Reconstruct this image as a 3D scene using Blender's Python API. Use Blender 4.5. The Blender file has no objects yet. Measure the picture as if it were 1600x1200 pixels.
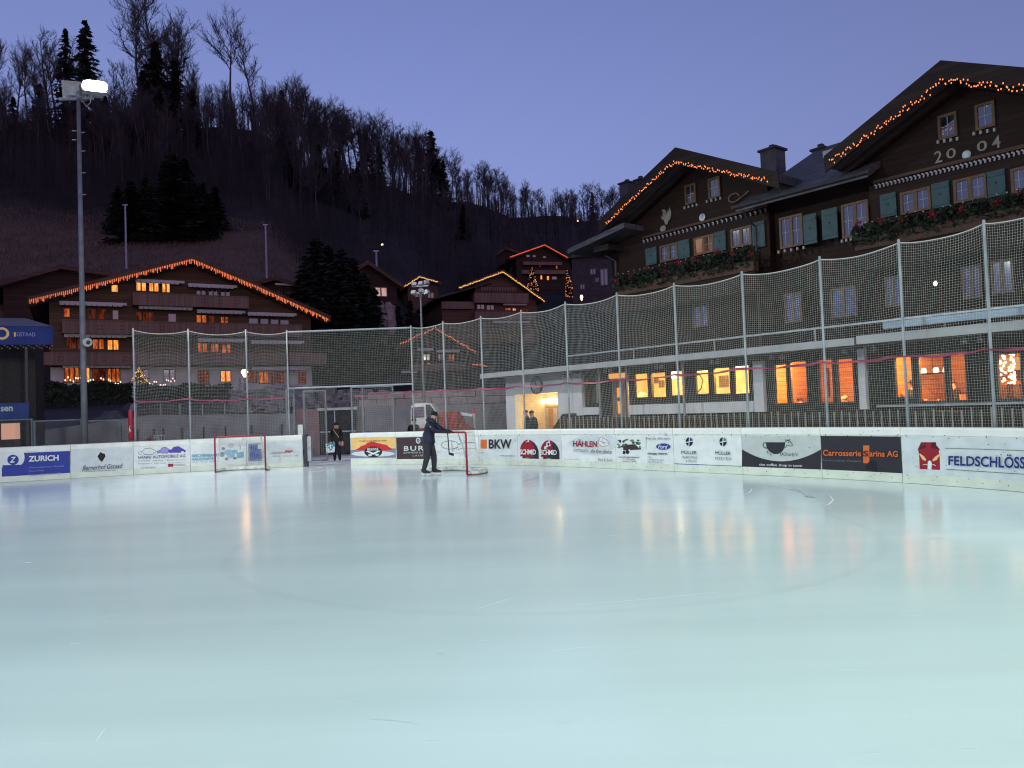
import bpy, bmesh, math, random
import numpy as np
from mathutils import Vector, Matrix, Euler
R_ = math.radians
SC = bpy.context.scene
COL = SC.collection
rng = random.Random(7)
nrng = np.random.default_rng(11)

# ------------------------------------------------------------------ camera
FPX = 1202.0                                   # focal length in photo pixels (photo is 1600 wide)
CAMH = 1.85
cam = bpy.data.cameras.new('camera'); cam.sensor_width = 36; cam.lens = 36 * FPX / 1600
cam.clip_start = 0.1; cam.clip_end = 3000
cam_ob = bpy.data.objects.new('camera', cam); COL.objects.link(cam_ob); SC.camera = cam_ob
CROT = Matrix.Rotation(R_(90 + 1.8), 3, 'X') @ Matrix.Rotation(R_(-2.08), 3, 'Z')
cam_ob.matrix_world = Matrix.Translation((0, 0, CAMH)) @ CROT.to_4x4()
CAMP = Vector((0, 0, CAMH))

def ray(px, py): return CROT @ Vector(((px - 800) / FPX, -(py - 600) / FPX, -1))
def W(px, py, d):
    v = ray(px, py); return CAMP + v * (d / v.y)
def G(px, py, z=0.0):
    v = ray(px, py); return CAMP + v * ((z - CAMH) / v.z)
def horizon(px): return 637.9 - 0.0363 * (px - 800)

# ------------------------------------------------------------------ world, lamps, exposure
EV = 3.0; LS = 0.125                           # exposure, and its inverse for lamp strengths
SC.view_settings.view_transform = 'Standard'; SC.view_settings.look = 'None'
SC.view_settings.exposure = EV; SC.view_settings.gamma = 1
wd = bpy.data.worlds.new('World'); SC.world = wd; wd.use_nodes = True
nt = wd.node_tree; bg = nt.nodes['Background']
sky = nt.nodes.new('ShaderNodeTexSky'); sky.sky_type = 'NISHITA'; sky.sun_disc = False
sky.sun_elevation = R_(2.5); sky.sun_rotation = R_(165); sky.ozone_density = 3
tint = nt.nodes.new('ShaderNodeMix'); tint.data_type = 'RGBA'; tint.blend_type = 'MULTIPLY'
tint.inputs['Factor'].default_value = 1; tint.inputs['B'].default_value = (1.62, .84, .97, 1)
# the lowest band of the twilight sky is hidden by the valley sides: read it no lower than 17 degrees
tcw = nt.nodes.new('ShaderNodeTexCoord'); sxyz = nt.nodes.new('ShaderNodeSeparateXYZ'); cxyz = nt.nodes.new('ShaderNodeCombineXYZ'); mxz = nt.nodes.new('ShaderNodeMath')
mxz.operation = 'SMOOTH_MAX'; mxz.inputs[1].default_value = .30; mxz.inputs[2].default_value = .3
nt.links.new(tcw.outputs['Generated'], sxyz.inputs[0]); nt.links.new(sxyz.outputs[0], cxyz.inputs[0]); nt.links.new(sxyz.outputs[1], cxyz.inputs[1])
nt.links.new(sxyz.outputs[2], mxz.inputs[0]); nt.links.new(mxz.outputs[0], cxyz.inputs[2]); nt.links.new(cxyz.outputs[0], sky.inputs[0])
nt.links.new(sky.outputs[0], tint.inputs['A']); nt.links.new(tint.outputs['Result'], bg.inputs['Color'])
bg.inputs['Strength'].default_value = 0.052

def lamp(name, kind, loc, power, color, size=0.3, target=None, spot=None, blend=.6, parent=None, sy=None):
    l = bpy.data.lights.new(name, kind); l.energy = power; l.color = color
    if kind == 'AREA':
        l.size = size
        if sy: l.shape = 'RECTANGLE'; l.size_y = sy
    else: l.shadow_soft_size = size
    if spot: l.spot_size = R_(spot); l.spot_blend = blend
    o = bpy.data.objects.new(name, l); COL.objects.link(o); o.location = loc
    if target is not None:
        o.rotation_euler = (Vector(target) - Vector(loc)).to_track_quat('-Z', 'Y').to_euler()
    if parent: o.parent = parent
    return o
FLOOD = (.79, 1.0, .73)
lamp('rink_floodlight', 'SPOT', (12, -12, 12), 1900, FLOOD, .5, (0, 7, 0), 80, .9)
lamp('rink_floodlight', 'SPOT', (-14, -14, 13), 1300, (.86, 1.0, .86), .5, (-4, 7, 0), 88, .85)
lamp('rink_floodlight', 'SPOT', (13.5, 4, 12), 480, FLOOD, .5, (0, 14, 0), 96, .8)  # unseen lamp added at right to lift the middle of the ice
lamp('rink_floodlight', 'SPOT', (-24, 7, 12), 1200, (.84, 1.0, .95), .5, (-5, 15, 0), 92, .8)  # unseen lamp added at left to brighten the ice on that side
SC.cycles.filter_width = 1.15
SC.cycles.use_denoising = True
SC.cycles.max_bounces = 6; SC.cycles.transparent_max_bounces = 24
SC.cycles.sample_clamp_indirect = 1.5; SC.cycles.caustics_reflective = False; SC.cycles.caustics_refractive = False

# ------------------------------------------------------------------ materials
def lin(r, g, b):
    f = lambda c: c / 12.92 if c <= .04045 else ((c + .055) / 1.055) ** 2.4
    return (f(r / 255), f(g / 255), f(b / 255))
MATS = {}
def mat(name, c1, c2=None, rough=.6, scale=3.0, stretch=(1, 1, 1), bump=0.0, detail=4, spec=.3, metal=0, coords='Object', lo=.35, hi=.65):
    """a Principled surface whose base colour wanders between c1 and c2 with procedural noise"""
    if name in MATS: return MATS[name]
    m = bpy.data.materials.new(name); m.use_nodes = True; n = m.node_tree; b = n.nodes['Principled BSDF']
    b.inputs['Roughness'].default_value = rough; b.inputs['Metallic'].default_value = metal
    b.inputs['Specular IOR Level'].default_value = spec
    c2 = c2 or tuple(x * .8 for x in c1)
    tc = n.nodes.new('ShaderNodeTexCoord'); mp = n.nodes.new('ShaderNodeMapping'); mp.inputs['Scale'].default_value = stretch
    no = n.nodes.new('ShaderNodeTexNoise'); no.inputs['Scale'].default_value = scale; no.inputs['Detail'].default_value = detail
    cr = n.nodes.new('ShaderNodeValToRGB'); cr.color_ramp.elements[0].position = lo; cr.color_ramp.elements[1].position = hi
    cr.color_ramp.elements[0].color = (*c1, 1); cr.color_ramp.elements[1].color = (*c2, 1)
    n.links.new(tc.outputs[coords], mp.inputs[0]); n.links.new(mp.outputs[0], no.inputs['Vector'])
    n.links.new(no.outputs[0], cr.inputs[0]); n.links.new(cr.outputs[0], b.inputs['Base Color'])
    if bump:
        bp = n.nodes.new('ShaderNodeBump'); bp.inputs['Strength'].default_value = bump; bp.inputs['Distance'].default_value = .02
        n.links.new(no.outputs[0], bp.inputs['Height']); n.links.new(bp.outputs[0], b.inputs['Normal'])
    MATS[name] = m; return m
def wood(name, c1, c2, plank=.22, axis='Z', rough=.7):
    """boards laid along one axis: dark joints, a tone per board and grain"""
    if name in MATS: return MATS[name]
    m = bpy.data.materials.new(name); m.use_nodes = True; n = m.node_tree; b = n.nodes['Principled BSDF']
    b.inputs['Roughness'].default_value = rough; b.inputs['Specular IOR Level'].default_value = .2
    N = n.nodes.new; L = n.links.new
    tc = N('ShaderNodeTexCoord'); sp = N('ShaderNodeSeparateXYZ'); L(tc.outputs['Object'], sp.inputs[0])
    ax = sp.outputs[axis]
    if axis == 'X':
        ad = N('ShaderNodeMath'); ad.operation = 'ADD'; L(sp.outputs['X'], ad.inputs[0]); L(sp.outputs['Y'], ad.inputs[1]); ax = ad.outputs[0]
    dv = N('ShaderNodeMath'); dv.operation = 'DIVIDE'; dv.inputs[1].default_value = plank; L(ax, dv.inputs[0])
    fl = N('ShaderNodeMath'); fl.operation = 'FLOOR'; L(dv.outputs[0], fl.inputs[0])
    fr = N('ShaderNodeMath'); fr.operation = 'FRACT'; L(dv.outputs[0], fr.inputs[0])
    wn = N('ShaderNodeTexWhiteNoise'); wn.noise_dimensions = '1D'; L(fl.outputs[0], wn.inputs['W'])
    mp = N('ShaderNodeMapping'); mp.inputs['Scale'].default_value = (1, 1, 14) if axis == 'Z' else (14, 14, 1); L(tc.outputs['Object'], mp.inputs[0])
    no = N('ShaderNodeTexNoise'); no.inputs['Scale'].default_value = 2.2; no.inputs['Detail'].default_value = 5; L(mp.outputs[0], no.inputs['Vector'])
    mx = N('ShaderNodeMath'); mx.operation = 'MULTIPLY_ADD'; mx.inputs[1].default_value = .5; L(wn.outputs[0], mx.inputs[0])
    hf = N('ShaderNodeMath'); hf.operation = 'MULTIPLY'; hf.inputs[1].default_value = .55; L(no.outputs[0], hf.inputs[0]); L(hf.outputs[0], mx.inputs[2])
    cm = N('ShaderNodeMix'); cm.data_type = 'RGBA'; cm.inputs['A'].default_value = (*c1, 1); cm.inputs['B'].default_value = (*c2, 1)
    L(mx.outputs[0], cm.inputs['Factor'])
    gt = N('ShaderNodeMath'); gt.operation = 'LESS_THAN'; gt.inputs[1].default_value = .07; L(fr.outputs[0], gt.inputs[0])
    dk = N('ShaderNodeMix'); dk.data_type = 'RGBA'; dk.inputs['B'].default_value = tuple(x * .35 for x in c1) + (1,)
    L(gt.outputs[0], dk.inputs['Factor']); L(cm.outputs['Result'], dk.inputs['A']); L(dk.outputs['Result'], b.inputs['Base Color'])
    MATS[name] = m; return m
def emit(name, color, strength, sampled=False):
    if name in MATS: return MATS[name]
    m = bpy.data.materials.new(name); m.use_nodes = True; n = m.node_tree
    n.nodes.remove(n.nodes['Principled BSDF']); e = n.nodes.new('ShaderNodeEmission')
    e.inputs[0].default_value = (*color, 1); e.inputs[1].default_value = strength * LS
    n.links.new(e.outputs[0], n.nodes['Material Output'].inputs[0])
    if not sampled: m.cycles.emission_sampling = 'NONE'
    MATS[name] = m; return m
def curtain_glow(name, ca, cb, strength, fold=9.0):
    """a lit window seen through drawn curtains: emission whose tone follows the folds"""
    if name in MATS: return MATS[name]
    m = bpy.data.materials.new(name); m.use_nodes = True; n = m.node_tree
    n.nodes.remove(n.nodes['Principled BSDF']); e = n.nodes.new('ShaderNodeEmission'); N = n.nodes.new; L = n.links.new
    tc = N('ShaderNodeTexCoord'); mp = N('ShaderNodeMapping'); mp.inputs['Scale'].default_value = (1, 1, .25); L(tc.outputs['Object'], mp.inputs[0])
    no = N('ShaderNodeTexNoise'); no.inputs['Scale'].default_value = fold; no.inputs['Detail'].default_value = 3; L(mp.outputs[0], no.inputs['Vector'])
    cr = N('ShaderNodeValToRGB'); cr.color_ramp.elements[0].position = .38; cr.color_ramp.elements[1].position = .62
    cr.color_ramp.elements[0].color = (*ca, 1); cr.color_ramp.elements[1].color = (*cb, 1); L(no.outputs[0], cr.inputs[0]); L(cr.outputs[0], e.inputs[0])
    e.inputs[1].default_value = strength * LS; L(e.outputs[0], n.nodes['Material Output'].inputs[0])
    m.cycles.emission_sampling = 'NONE'; MATS[name] = m; return m
def glass(name, refl=.9, tintc=(.9, .95, 1)):
    """see-through pane: clear straight on, mirror-like at a grazing angle"""
    if name in MATS: return MATS[name]
    m = bpy.data.materials.new(name); m.use_nodes = True; n = m.node_tree; n.nodes.remove(n.nodes['Principled BSDF']); N = n.nodes.new; L = n.links.new
    t = N('ShaderNodeBsdfTransparent'); t.inputs[0].default_value = (*tintc, 1); g = N('ShaderNodeBsdfGlossy'); g.inputs['Roughness'].default_value = .02
    f = N('ShaderNodeFresnel'); f.inputs[0].default_value = 1.5; mx = N('ShaderNodeMixShader')
    L(f.outputs[0], mx.inputs[0]); L(t.outputs[0], mx.inputs[1]); L(g.outputs[0], mx.inputs[2]); L(mx.outputs[0], n.nodes['Material Output'].inputs[0])
    MATS[name] = m; return m

# ------------------------------------------------------------------ mesh builder and scene tree
class MB:
    def __init__(s): s.v = []; s.f = []; s.m = []
    def add(s, vs, fs, m=0):
        o = len(s.v); s.v.extend([tuple(v) for v in vs]); s.f.extend([tuple(i + o for i in f) for f in fs]); s.m.extend([m] * len(fs)); return s
    def box(s, x0, x1, y0, y1, z0, z1, m=0):
        return s.add([(x0, y0, z0), (x1, y0, z0), (x1, y1, z0), (x0, y1, z0), (x0, y0, z1), (x1, y0, z1), (x1, y1, z1), (x0, y1, z1)],
                     [(0, 3, 2, 1), (4, 5, 6, 7), (0, 1, 5, 4), (1, 2, 6, 5), (2, 3, 7, 6), (3, 0, 4, 7)], m)
    def prism(s, poly, y0, y1, m=0):
        """poly is a list of (x, z); extruded along y"""
        n = len(poly)
        vs = [(x, y0, z) for x, z in poly] + [(x, y1, z) for x, z in poly]
        fs = [tuple(range(n)), tuple(range(2 * n - 1, n - 1, -1))] + [(i, i + n, (i + 1) % n + n, (i + 1) % n) for i in range(n)]
        return s.add(vs, fs, m)
    def slab(s, poly, z0, z1, m=0):
        """poly is a list of (x, y); extruded along z"""
        n = len(poly)
        vs = [(x, y, z0) for x, y in poly] + [(x, y, z1) for x, y in poly]
        fs = [tuple(range(n - 1, -1, -1)), tuple(range(n, 2 * n))] + [(i, (i + 1) % n, (i + 1) % n + n, i + n) for i in range(n)]
        return s.add(vs, fs, m)
    def tube(s, pts, r, n=8, m=0, cap=True):
        pts = [Vector(p) for p in pts]; k = len(pts)
        rs = r if isinstance(r, (list, tuple)) else [r] * k
        vs = []; fs = []
        a = None
        for i, p in enumerate(pts):
            t = (pts[min(i + 1, k - 1)] - pts[max(i - 1, 0)]).normalized()
            if a is None: a = t.orthogonal().normalized()
            else:
                a = a - t * a.dot(t); a = a.normalized() if a.length > 1e-6 else t.orthogonal().normalized()
            b = t.cross(a)
            for j in range(n):
                th = 2 * math.pi * j / n; vs.append(p + (a * math.cos(th) + b * math.sin(th)) * rs[i])
        for i in range(k - 1):
            for j in range(n):
                j2 = (j + 1) % n; fs.append((i * n + j, i * n + j2, (i + 1) * n + j2, (i + 1) * n + j))
        if cap: fs.append(tuple(range(n - 1, -1, -1))); fs.append(tuple(range((k - 1) * n, k * n)))
        return s.add(vs, fs, m)
    def bar(s, p, q, w, h=None, m=0):
        """square bar from p to q"""
        p = Vector(p); q = Vector(q); h = h or w; t = (q - p).normalized()
        up = Vector((0, 0, 1)) if abs(t.z) < .95 else Vector((0, 1, 0))
        a = t.cross(up).normalized() * (w / 2); b = a.cross(t).normalized() * (h / 2)
        vs = [p + a + b, p - a + b, p - a - b, p + a - b, q + a + b, q - a + b, q - a - b, q + a - b]
        return s.add(vs, [(3, 2, 1, 0), (4, 5, 6, 7), (0, 1, 5, 4), (1, 2, 6, 5), (2, 3, 7, 6), (3, 0, 4, 7)], m)
    def ball(s, c, r, nu=8, nv=6, m=0, sq=(1, 1, 1)):
        c = Vector(c); vs = []; fs = []
        for i in range(nv + 1):
            ph = math.pi * i / nv
            for j in range(nu):
                th = 2 * math.pi * j / nu
                vs.append((c.x + r * sq[0] * math.sin(ph) * math.cos(th), c.y + r * sq[1] * math.sin(ph) * math.sin(th), c.z + r * sq[2] * math.cos(ph)))
        for i in range(nv):
            for j in range(nu): fs.append((i * nu + j, (i + 1) * nu + j, (i + 1) * nu + (j + 1) % nu, i * nu + (j + 1) % nu))
        return s.add(vs, fs, m)
    def lathe(s, c, prof, n=12, m=0):
        """prof: list of (radius, z) round the vertical axis at c"""
        vs = [(c[0] + r * math.cos(2 * math.pi * j / n), c[1] + r * math.sin(2 * math.pi * j / n), c[2] + z) for r, z in prof for j in range(n)]
        fs = [(i * n + j, i * n + (j + 1) % n, (i + 1) * n + (j + 1) % n, (i + 1) * n + j) for i in range(len(prof) - 1) for j in range(n)]
        return s.add(vs, fs, m)
    def build(s, name, mats, parent=None, smooth=False, loc=None):
        me = bpy.data.meshes.new(name)
        me.from_pydata(s.v, [], s.f)
        for mm in (mats if isinstance(mats, (list, tuple)) else [mats]): me.materials.append(mm)
        me.polygons.foreach_set('material_index', s.m)
        if smooth: me.polygons.foreach_set('use_smooth', [True] * len(s.f))
        me.update()
        o = bpy.data.objects.new(name, me); COL.objects.link(o)
        if parent is not None: o.parent = parent
        if loc is not None: o.location = loc
        return o
def tag(o, label=None, cat=None, group=None, kind=None):
    if label: o['label'] = label
    if cat: o['category'] = cat
    if group: o['group'] = group
    if kind: o['kind'] = kind
    return o
def thing(name, label, cat, loc=(0, 0, 0), rz=0.0, group=None):
    o = bpy.data.objects.new(name, None); COL.objects.link(o); o.empty_display_size = .2
    o.location = loc; o.rotation_euler = (0, 0, rz)
    return tag(o, label, cat, group)
def copy_tree(o, parent=None):
    c = o.copy(); COL.objects.link(c)
    if parent is not None: c.parent = parent
    for ch in list(o.children): copy_tree(ch, c)
    return c
class Frame:
    """a vertical plane: local x runs to the right along it, y goes inward, z is up"""
    def __init__(s, o, ang):
        s.o = Vector((o[0], o[1], o[2] if len(o) > 2 else 0)); s.a = ang
        s.u = Vector((math.cos(ang), math.sin(ang), 0)); s.i = Vector((-math.sin(ang), math.cos(ang), 0))
    def hit(s, px, py, off=0.0):
        v = ray(px, py); p0 = s.o + s.i * off
        t = (p0 - CAMP).dot(s.i) / v.dot(s.i); p = CAMP + v * t - s.o
        return (p.dot(s.u), p.z)
    def quad(s, px0, px1, ya, yb, off=0.0):
        """pixel box (left, right, (top-left, bottom-left) heights, (top-right, bottom-right)) -> upright local rectangle"""
        a = s.hit(px0, ya[0], off); b = s.hit(px0, ya[1], off); c = s.hit(px1, yb[0], off); d = s.hit(px1, yb[1], off)
        return (a[0] + b[0]) / 2, (c[0] + d[0]) / 2, (b[1] + d[1]) / 2, (a[1] + c[1]) / 2
    def world(s, x, y, z): return s.o + s.u * x + s.i * y + Vector((0, 0, z))
    def at(s, p):
        q = Vector(p) - s.o; return (q.dot(s.u), q.dot(s.i), q.z)

def text2d(body, bold=0.0, shear=0.0, spacing=1.0):
    cu = bpy.data.curves.new('t', 'FONT'); cu.body = body; cu.offset = bold; cu.shear = shear; cu.space_character = spacing; cu.resolution_u = 3
    o = bpy.data.objects.new('t', cu); COL.objects.link(o)
    me = bpy.data.meshes.new_from_object(o.evaluated_get(bpy.context.evaluated_depsgraph_get()))
    vs = np.array([v.co[:2] for v in me.vertices]); fs = [tuple(p.vertices) for p in me.polygons]
    bpy.data.objects.remove(o); bpy.data.curves.remove(cu); bpy.data.meshes.remove(me)
    lo = vs.min(0); hi = vs.max(0)
    return (vs - lo) / np.maximum(hi - lo, 1e-6), fs

# palette
M_WHITE = mat('white_paint', (.72, .74, .72), (.6, .62, .6), .45, 2.0)
M_STEEL = mat('galvanised_steel', (.42, .44, .46), (.3, .32, .34), .4, 9.0, metal=.5)
M_DARK = mat('dark_metal', (.03, .03, .035), (.05, .05, .055), .5, 5)
M_BLACK = mat('black_rubber', (.012, .012, .014), (.02, .02, .022), .6, 8)
M_RED = mat('red_paint', (.32, .03, .035), (.24, .022, .028), .4, 6)
# ================================================================== the rink
def catmull(P, n=12):
    P = [np.array(p, float) for p in P]; out = []
    Q = [2 * P[0] - P[1]] + P + [2 * P[-1] - P[-2]]
    for i in range(1, len(Q) - 2):
        a, b, c, d = Q[i - 1], Q[i], Q[i + 1], Q[i + 2]
        for k in range(n):
            t = k / n
            out.append(.5 * ((2 * b) + (-a + c) * t + (2 * a - 5 * b + 4 * c - d) * t * t + (-a + 3 * b - 3 * c + d) * t ** 3))
    out.append(P[-1]); return np.array(out)
def plan(px, py, d): w = W(px, py, d); return (w.x, w.y)
HB = 1.16
left_pts = [(-33, 12), (-29.5, 19), (-23.5, 23.4)] + [plan(px, y, d) for px, y, d in ((0, 698, 25.5), (110, 695, 26.3), (208, 690, 27.0), (300, 686, 27.5), (390, 683, 27.8), (473, 680.5, 28.0))]
right_pts = [plan(px, y, d) for px, y, d in ((547, 677.5, 28.0), (620, 675, 27.2), (720, 672, 26.1), (809, 670.5, 25.0), (870, 670, 23.8), (960, 669.3, 22.2), (1050, 668.7, 20.65),
             (1160, 668, 19.1), (1283, 667.4, 17.6), (1408, 667, 16.1), (1600, 668, 13.95), (1740, 672, 12.4))] + [(9.9, 9.6), (10.2, 6.5), (9.6, 2.5)]
class Chain:
    def __init__(s, pts):
        s.p = catmull(pts)
        L0 = np.concatenate([[0], np.cumsum(np.hypot(*np.diff(s.p, axis=0).T))]); q = np.arange(0, L0[-1], .2); P = np.stack([np.interp(q, L0, s.p[:, 0]), np.interp(q, L0, s.p[:, 1])], 1)
        P = np.concatenate([P, s.p[-1:]]); k = 12; w = np.exp(-.5 * (np.arange(-k, k + 1) / 6.0) ** 2); w /= w.sum()      # ease out the kinks between the measured points
        E = np.concatenate([2 * P[:1] - P[k:0:-1], P, 2 * P[-1:] - P[-2:-k - 2:-1]]); s.p = np.stack([np.convolve(E[:, i], w, 'valid') for i in (0, 1)], 1); dp = np.diff(s.p, axis=0); s.l = np.concatenate([[0], np.cumsum(np.hypot(dp[:, 0], dp[:, 1]))])
        n = np.stack([dp[:, 1], -dp[:, 0]], 1); n /= np.linalg.norm(n, axis=1)[:, None]
        s.n = np.concatenate([n, n[-1:]]); s.n[1:-1] = (n[1:] + n[:-1]) / 2       # towards the rink for a left-to-right run
        s.n /= np.linalg.norm(s.n, axis=1)[:, None]
    def at(s, t, off=0.0):
        x = np.interp(t, s.l, s.p[:, 0]); y = np.interp(t, s.l, s.p[:, 1]); nx = np.interp(t, s.l, s.n[:, 0]); ny = np.interp(t, s.l, s.n[:, 1])
        return x + nx * off, y + ny * off
    def hit(s, px, py, off=0.0):
        """where the line of sight through a photo pixel meets the board face: arc length and height"""
        v = ray(px, py); P = s.p + s.n * off
        c = P[:, 0] * v.y - P[:, 1] * v.x
        for i in range(len(c) - 1):
            if c[i] * c[i + 1] <= 0 and P[i, 1] > 2:
                k = c[i] / (c[i] - c[i + 1] + 1e-12); q = P[i] + (P[i + 1] - P[i]) * k
                t = math.hypot(*q) / math.hypot(v.x, v.y)
                return s.l[i] + (s.l[i + 1] - s.l[i]) * k, CAMH + v.z * t
        raise ValueError((px, py))
    def pos(s, px, py, off=0.006):
        t, z = s.hit(px, py, 0); x, y = s.at(t, off); return Vector((x, y, z))
CL = Chain(left_pts); CR = Chain(right_pts)

# ---- ground below everything, and the ice sheet
M_ASPHALT = mat('asphalt', (.055, .055, .06), (.09, .088, .09), .85, 1.2, bump=.3)
M_SNOWY = mat('trodden_snow', (.55, .56, .6), (.32, .32, .36), .8, 1.6, bump=.4)

def ice_material():
    m = bpy.data.materials.new('ice'); m.use_nodes = True; n = m.node_tree; b = n.nodes['Principled BSDF']; N = n.nodes.new; L = n.links.new
    b.inputs['IOR'].default_value = 1.31; b.inputs['Specular IOR Level'].default_value = .5
    tc = N('ShaderNodeTexCoord')
    no = N('ShaderNodeTexNoise'); no.inputs['Scale'].default_value = .22; no.inputs['Detail'].default_value = 5; L(tc.outputs['Object'], no.inputs['Vector'])
    cr = N('ShaderNodeValToRGB'); cr.color_ramp.elements[0].position = .3; cr.color_ramp.elements[1].position = .7
    cr.color_ramp.elements[0].color = (.66, .77, .80, 1); cr.color_ramp.elements[1].color = (.74, .83, .85, 1); L(no.outputs[0], cr.inputs[0])
    # the face-off circle lies faint under the ice
    mp = N('ShaderNodeMapping'); mp.inputs['Location'].default_value = (-.45, -11.4, 0); L(tc.outputs['Object'], mp.inputs[0])
    n2 = N('ShaderNodeTexNoise'); n2.inputs['Scale'].default_value = 1.2; n2.inputs['Detail'].default_value = 3; L(tc.outputs['Object'], n2.inputs['Vector'])
    ln = N('ShaderNodeVectorMath'); ln.operation = 'LENGTH'; L(mp.outputs[0], ln.inputs[0])
    sb = N('ShaderNodeMath'); sb.operation = 'SUBTRACT'; sb.inputs[1].default_value = 4.45; L(ln.outputs['Value'], sb.inputs[0])
    ab = N('ShaderNodeMath'); ab.operation = 'ABSOLUTE'; L(sb.outputs[0], ab.inputs[0])
    mr = N('ShaderNodeMapRange'); mr.inputs['From Min'].default_value = .03; mr.inputs['From Max'].default_value = .11; mr.inputs['To Min'].default_value = .16; mr.inputs['To Max'].default_value = 0; L(ab.outputs[0], mr.inputs[0])
    ml = N('ShaderNodeMath'); ml.operation = 'MULTIPLY'; L(mr.outputs[0], ml.inputs[0]); L(n2.outputs[0], ml.inputs[1])
    rg = N('ShaderNodeMix'); rg.data_type = 'RGBA'; rg.inputs['B'].default_value = (.34, .36, .42, 1); L(ml.outputs[0], rg.inputs['Factor']); L(cr.outputs[0], rg.inputs['A'])
    # fine skate scuffs
    mp3 = N('ShaderNodeMapping'); mp3.inputs['Scale'].default_value = (.6, 5, 1); mp3.inputs['Rotation'].default_value = (0, 0, .35); L(tc.outputs['Object'], mp3.inputs[0])
    n3 = N('ShaderNodeTexNoise'); n3.inputs['Scale'].default_value = 2.2; n3.inputs['Detail'].default_value = 8; n3.inputs['Roughness'].default_value = .75; L(mp3.outputs[0], n3.inputs['Vector'])
    m3 = N('ShaderNodeMapRange'); m3.inputs['From Min'].default_value = .56; m3.inputs['From Max'].default_value = .75; m3.inputs['To Max'].default_value = .3; L(n3.outputs[0], m3.inputs[0])
    sc = N('ShaderNodeMix'); sc.data_type = 'RGBA'; sc.inputs['B'].default_value = (.86, .9, .92, 1); L(m3.outputs[0], sc.inputs['Factor']); L(rg.outputs['Result'], sc.inputs['A'])
    # broad passes of the resurfacer
    mp4 = N('ShaderNodeMapping'); mp4.inputs['Scale'].default_value = (.06, .75, 1); mp4.inputs['Rotation'].default_value = (0, 0, -.25); L(tc.outputs['Object'], mp4.inputs[0])
    n4 = N('ShaderNodeTexNoise'); n4.inputs['Scale'].default_value = 1.3; n4.inputs['Detail'].default_value = 3; L(mp4.outputs[0], n4.inputs['Vector'])
    m4 = N('ShaderNodeMapRange'); m4.inputs['From Min'].default_value = .3; m4.inputs['From Max'].default_value = .7; m4.inputs['To Min'].default_value = .93; m4.inputs['To Max'].default_value = 1.03; L(n4.outputs[0], m4.inputs[0])
    mu = N('ShaderNodeMix'); mu.data_type = 'RGBA'; mu.blend_type = 'MULTIPLY'; mu.inputs['Factor'].default_value = 1; L(sc.outputs['Result'], mu.inputs['A']); L(m4.outputs[0], mu.inputs['B'])
    L(mu.outputs['Result'], b.inputs['Base Color'])
    rr = N('ShaderNodeMapRange'); rr.inputs['To Min'].default_value = .115; rr.inputs['To Max'].default_value = .19; L(no.outputs[0], rr.inputs[0]); L(rr.outputs[0], b.inputs['Roughness'])
    bp = N('ShaderNodeBump'); bp.inputs['Strength'].default_value = .05; bp.inputs['Distance'].default_value = .01; L(n3.outputs[0], bp.inputs['Height']); L(bp.outputs[0], b.inputs['Normal'])
    return m
M_ICE = ice_material()
poly = [tuple(p) for p in CL.p] + [tuple(p) for p in CR.p] + [(6, -14), (0, -22), (-14, -24), (-27, -16), (-33, 0)]
b = MB(); b.add([(x, y, 0) for x, y in poly], [tuple(range(len(poly)))[::-1]])
tag(b.build('ice', M_ICE), kind='structure')

# ---- board panels: core, dasher cap, kick plate, banner, lettering, screws
M_BOARD = mat('board_plastic', (.74, .76, .72), (.64, .67, .64), .35, 1.4, spec=.4)
M_CAP = mat('cap_plastic', (.80, .81, .76), (.70, .72, .68), .35, 2.0, spec=.4)
M_KICK = mat('kick_plastic', (.68, .72, .62), (.58, .62, .54), .4, 2.5, spec=.4)
def col(name, r, g, b_, rough=.5): return mat('print_' + name, lin(r, g, b_), tuple(x * .88 for x in lin(r, g, b_)), rough, 4)
P_WHITE = col('white', 222, 226, 226); P_GREY = col('grey', 188, 194, 192); P_PALE = col('pale_grey', 205, 212, 214); P_BLUE = col('blue', 45, 62, 150); P_NAVY = col('navy', 28, 40, 120)
P_BLACK = col('black', 26, 26, 30); P_CHAR = col('charcoal', 44, 42, 50); P_BROWN = col('brown', 66, 48, 52); P_ORANGE = col('orange', 214, 104, 50)
P_RED = col('red', 150, 26, 44); P_DKRED = col('dark_red', 82, 26, 38); P_PURPLE = col('purple', 84, 72, 160); P_LILAC = col('lilac', 150, 146, 205); P_TEAL = col('teal', 92, 160, 190)
P_GREEN = col('green', 60, 140, 90); P_DKGREEN = col('dark_green', 62, 84, 52); P_SAND = col('sand', 232, 190, 120); P_STEEL = col('slate', 120, 130, 150); P_SKY = col('light_blue', 128, 180, 205)
P_CRIMSON = col('crimson', 196, 44, 48); P_MID = col('mid_grey', 110, 116, 124)
ART_MATS = [P_WHITE, P_GREY, P_PALE, P_BLUE, P_NAVY, P_BLACK, P_CHAR, P_BROWN, P_ORANGE, P_RED, P_DKRED, P_PURPLE, P_LILAC, P_TEAL, P_GREEN, P_DKGREEN, P_SAND, P_STEEL, P_SKY, P_CRIMSON, P_MID]
AI = {m.name[6:]: i for i, m in enumerate(ART_MATS)}
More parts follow.
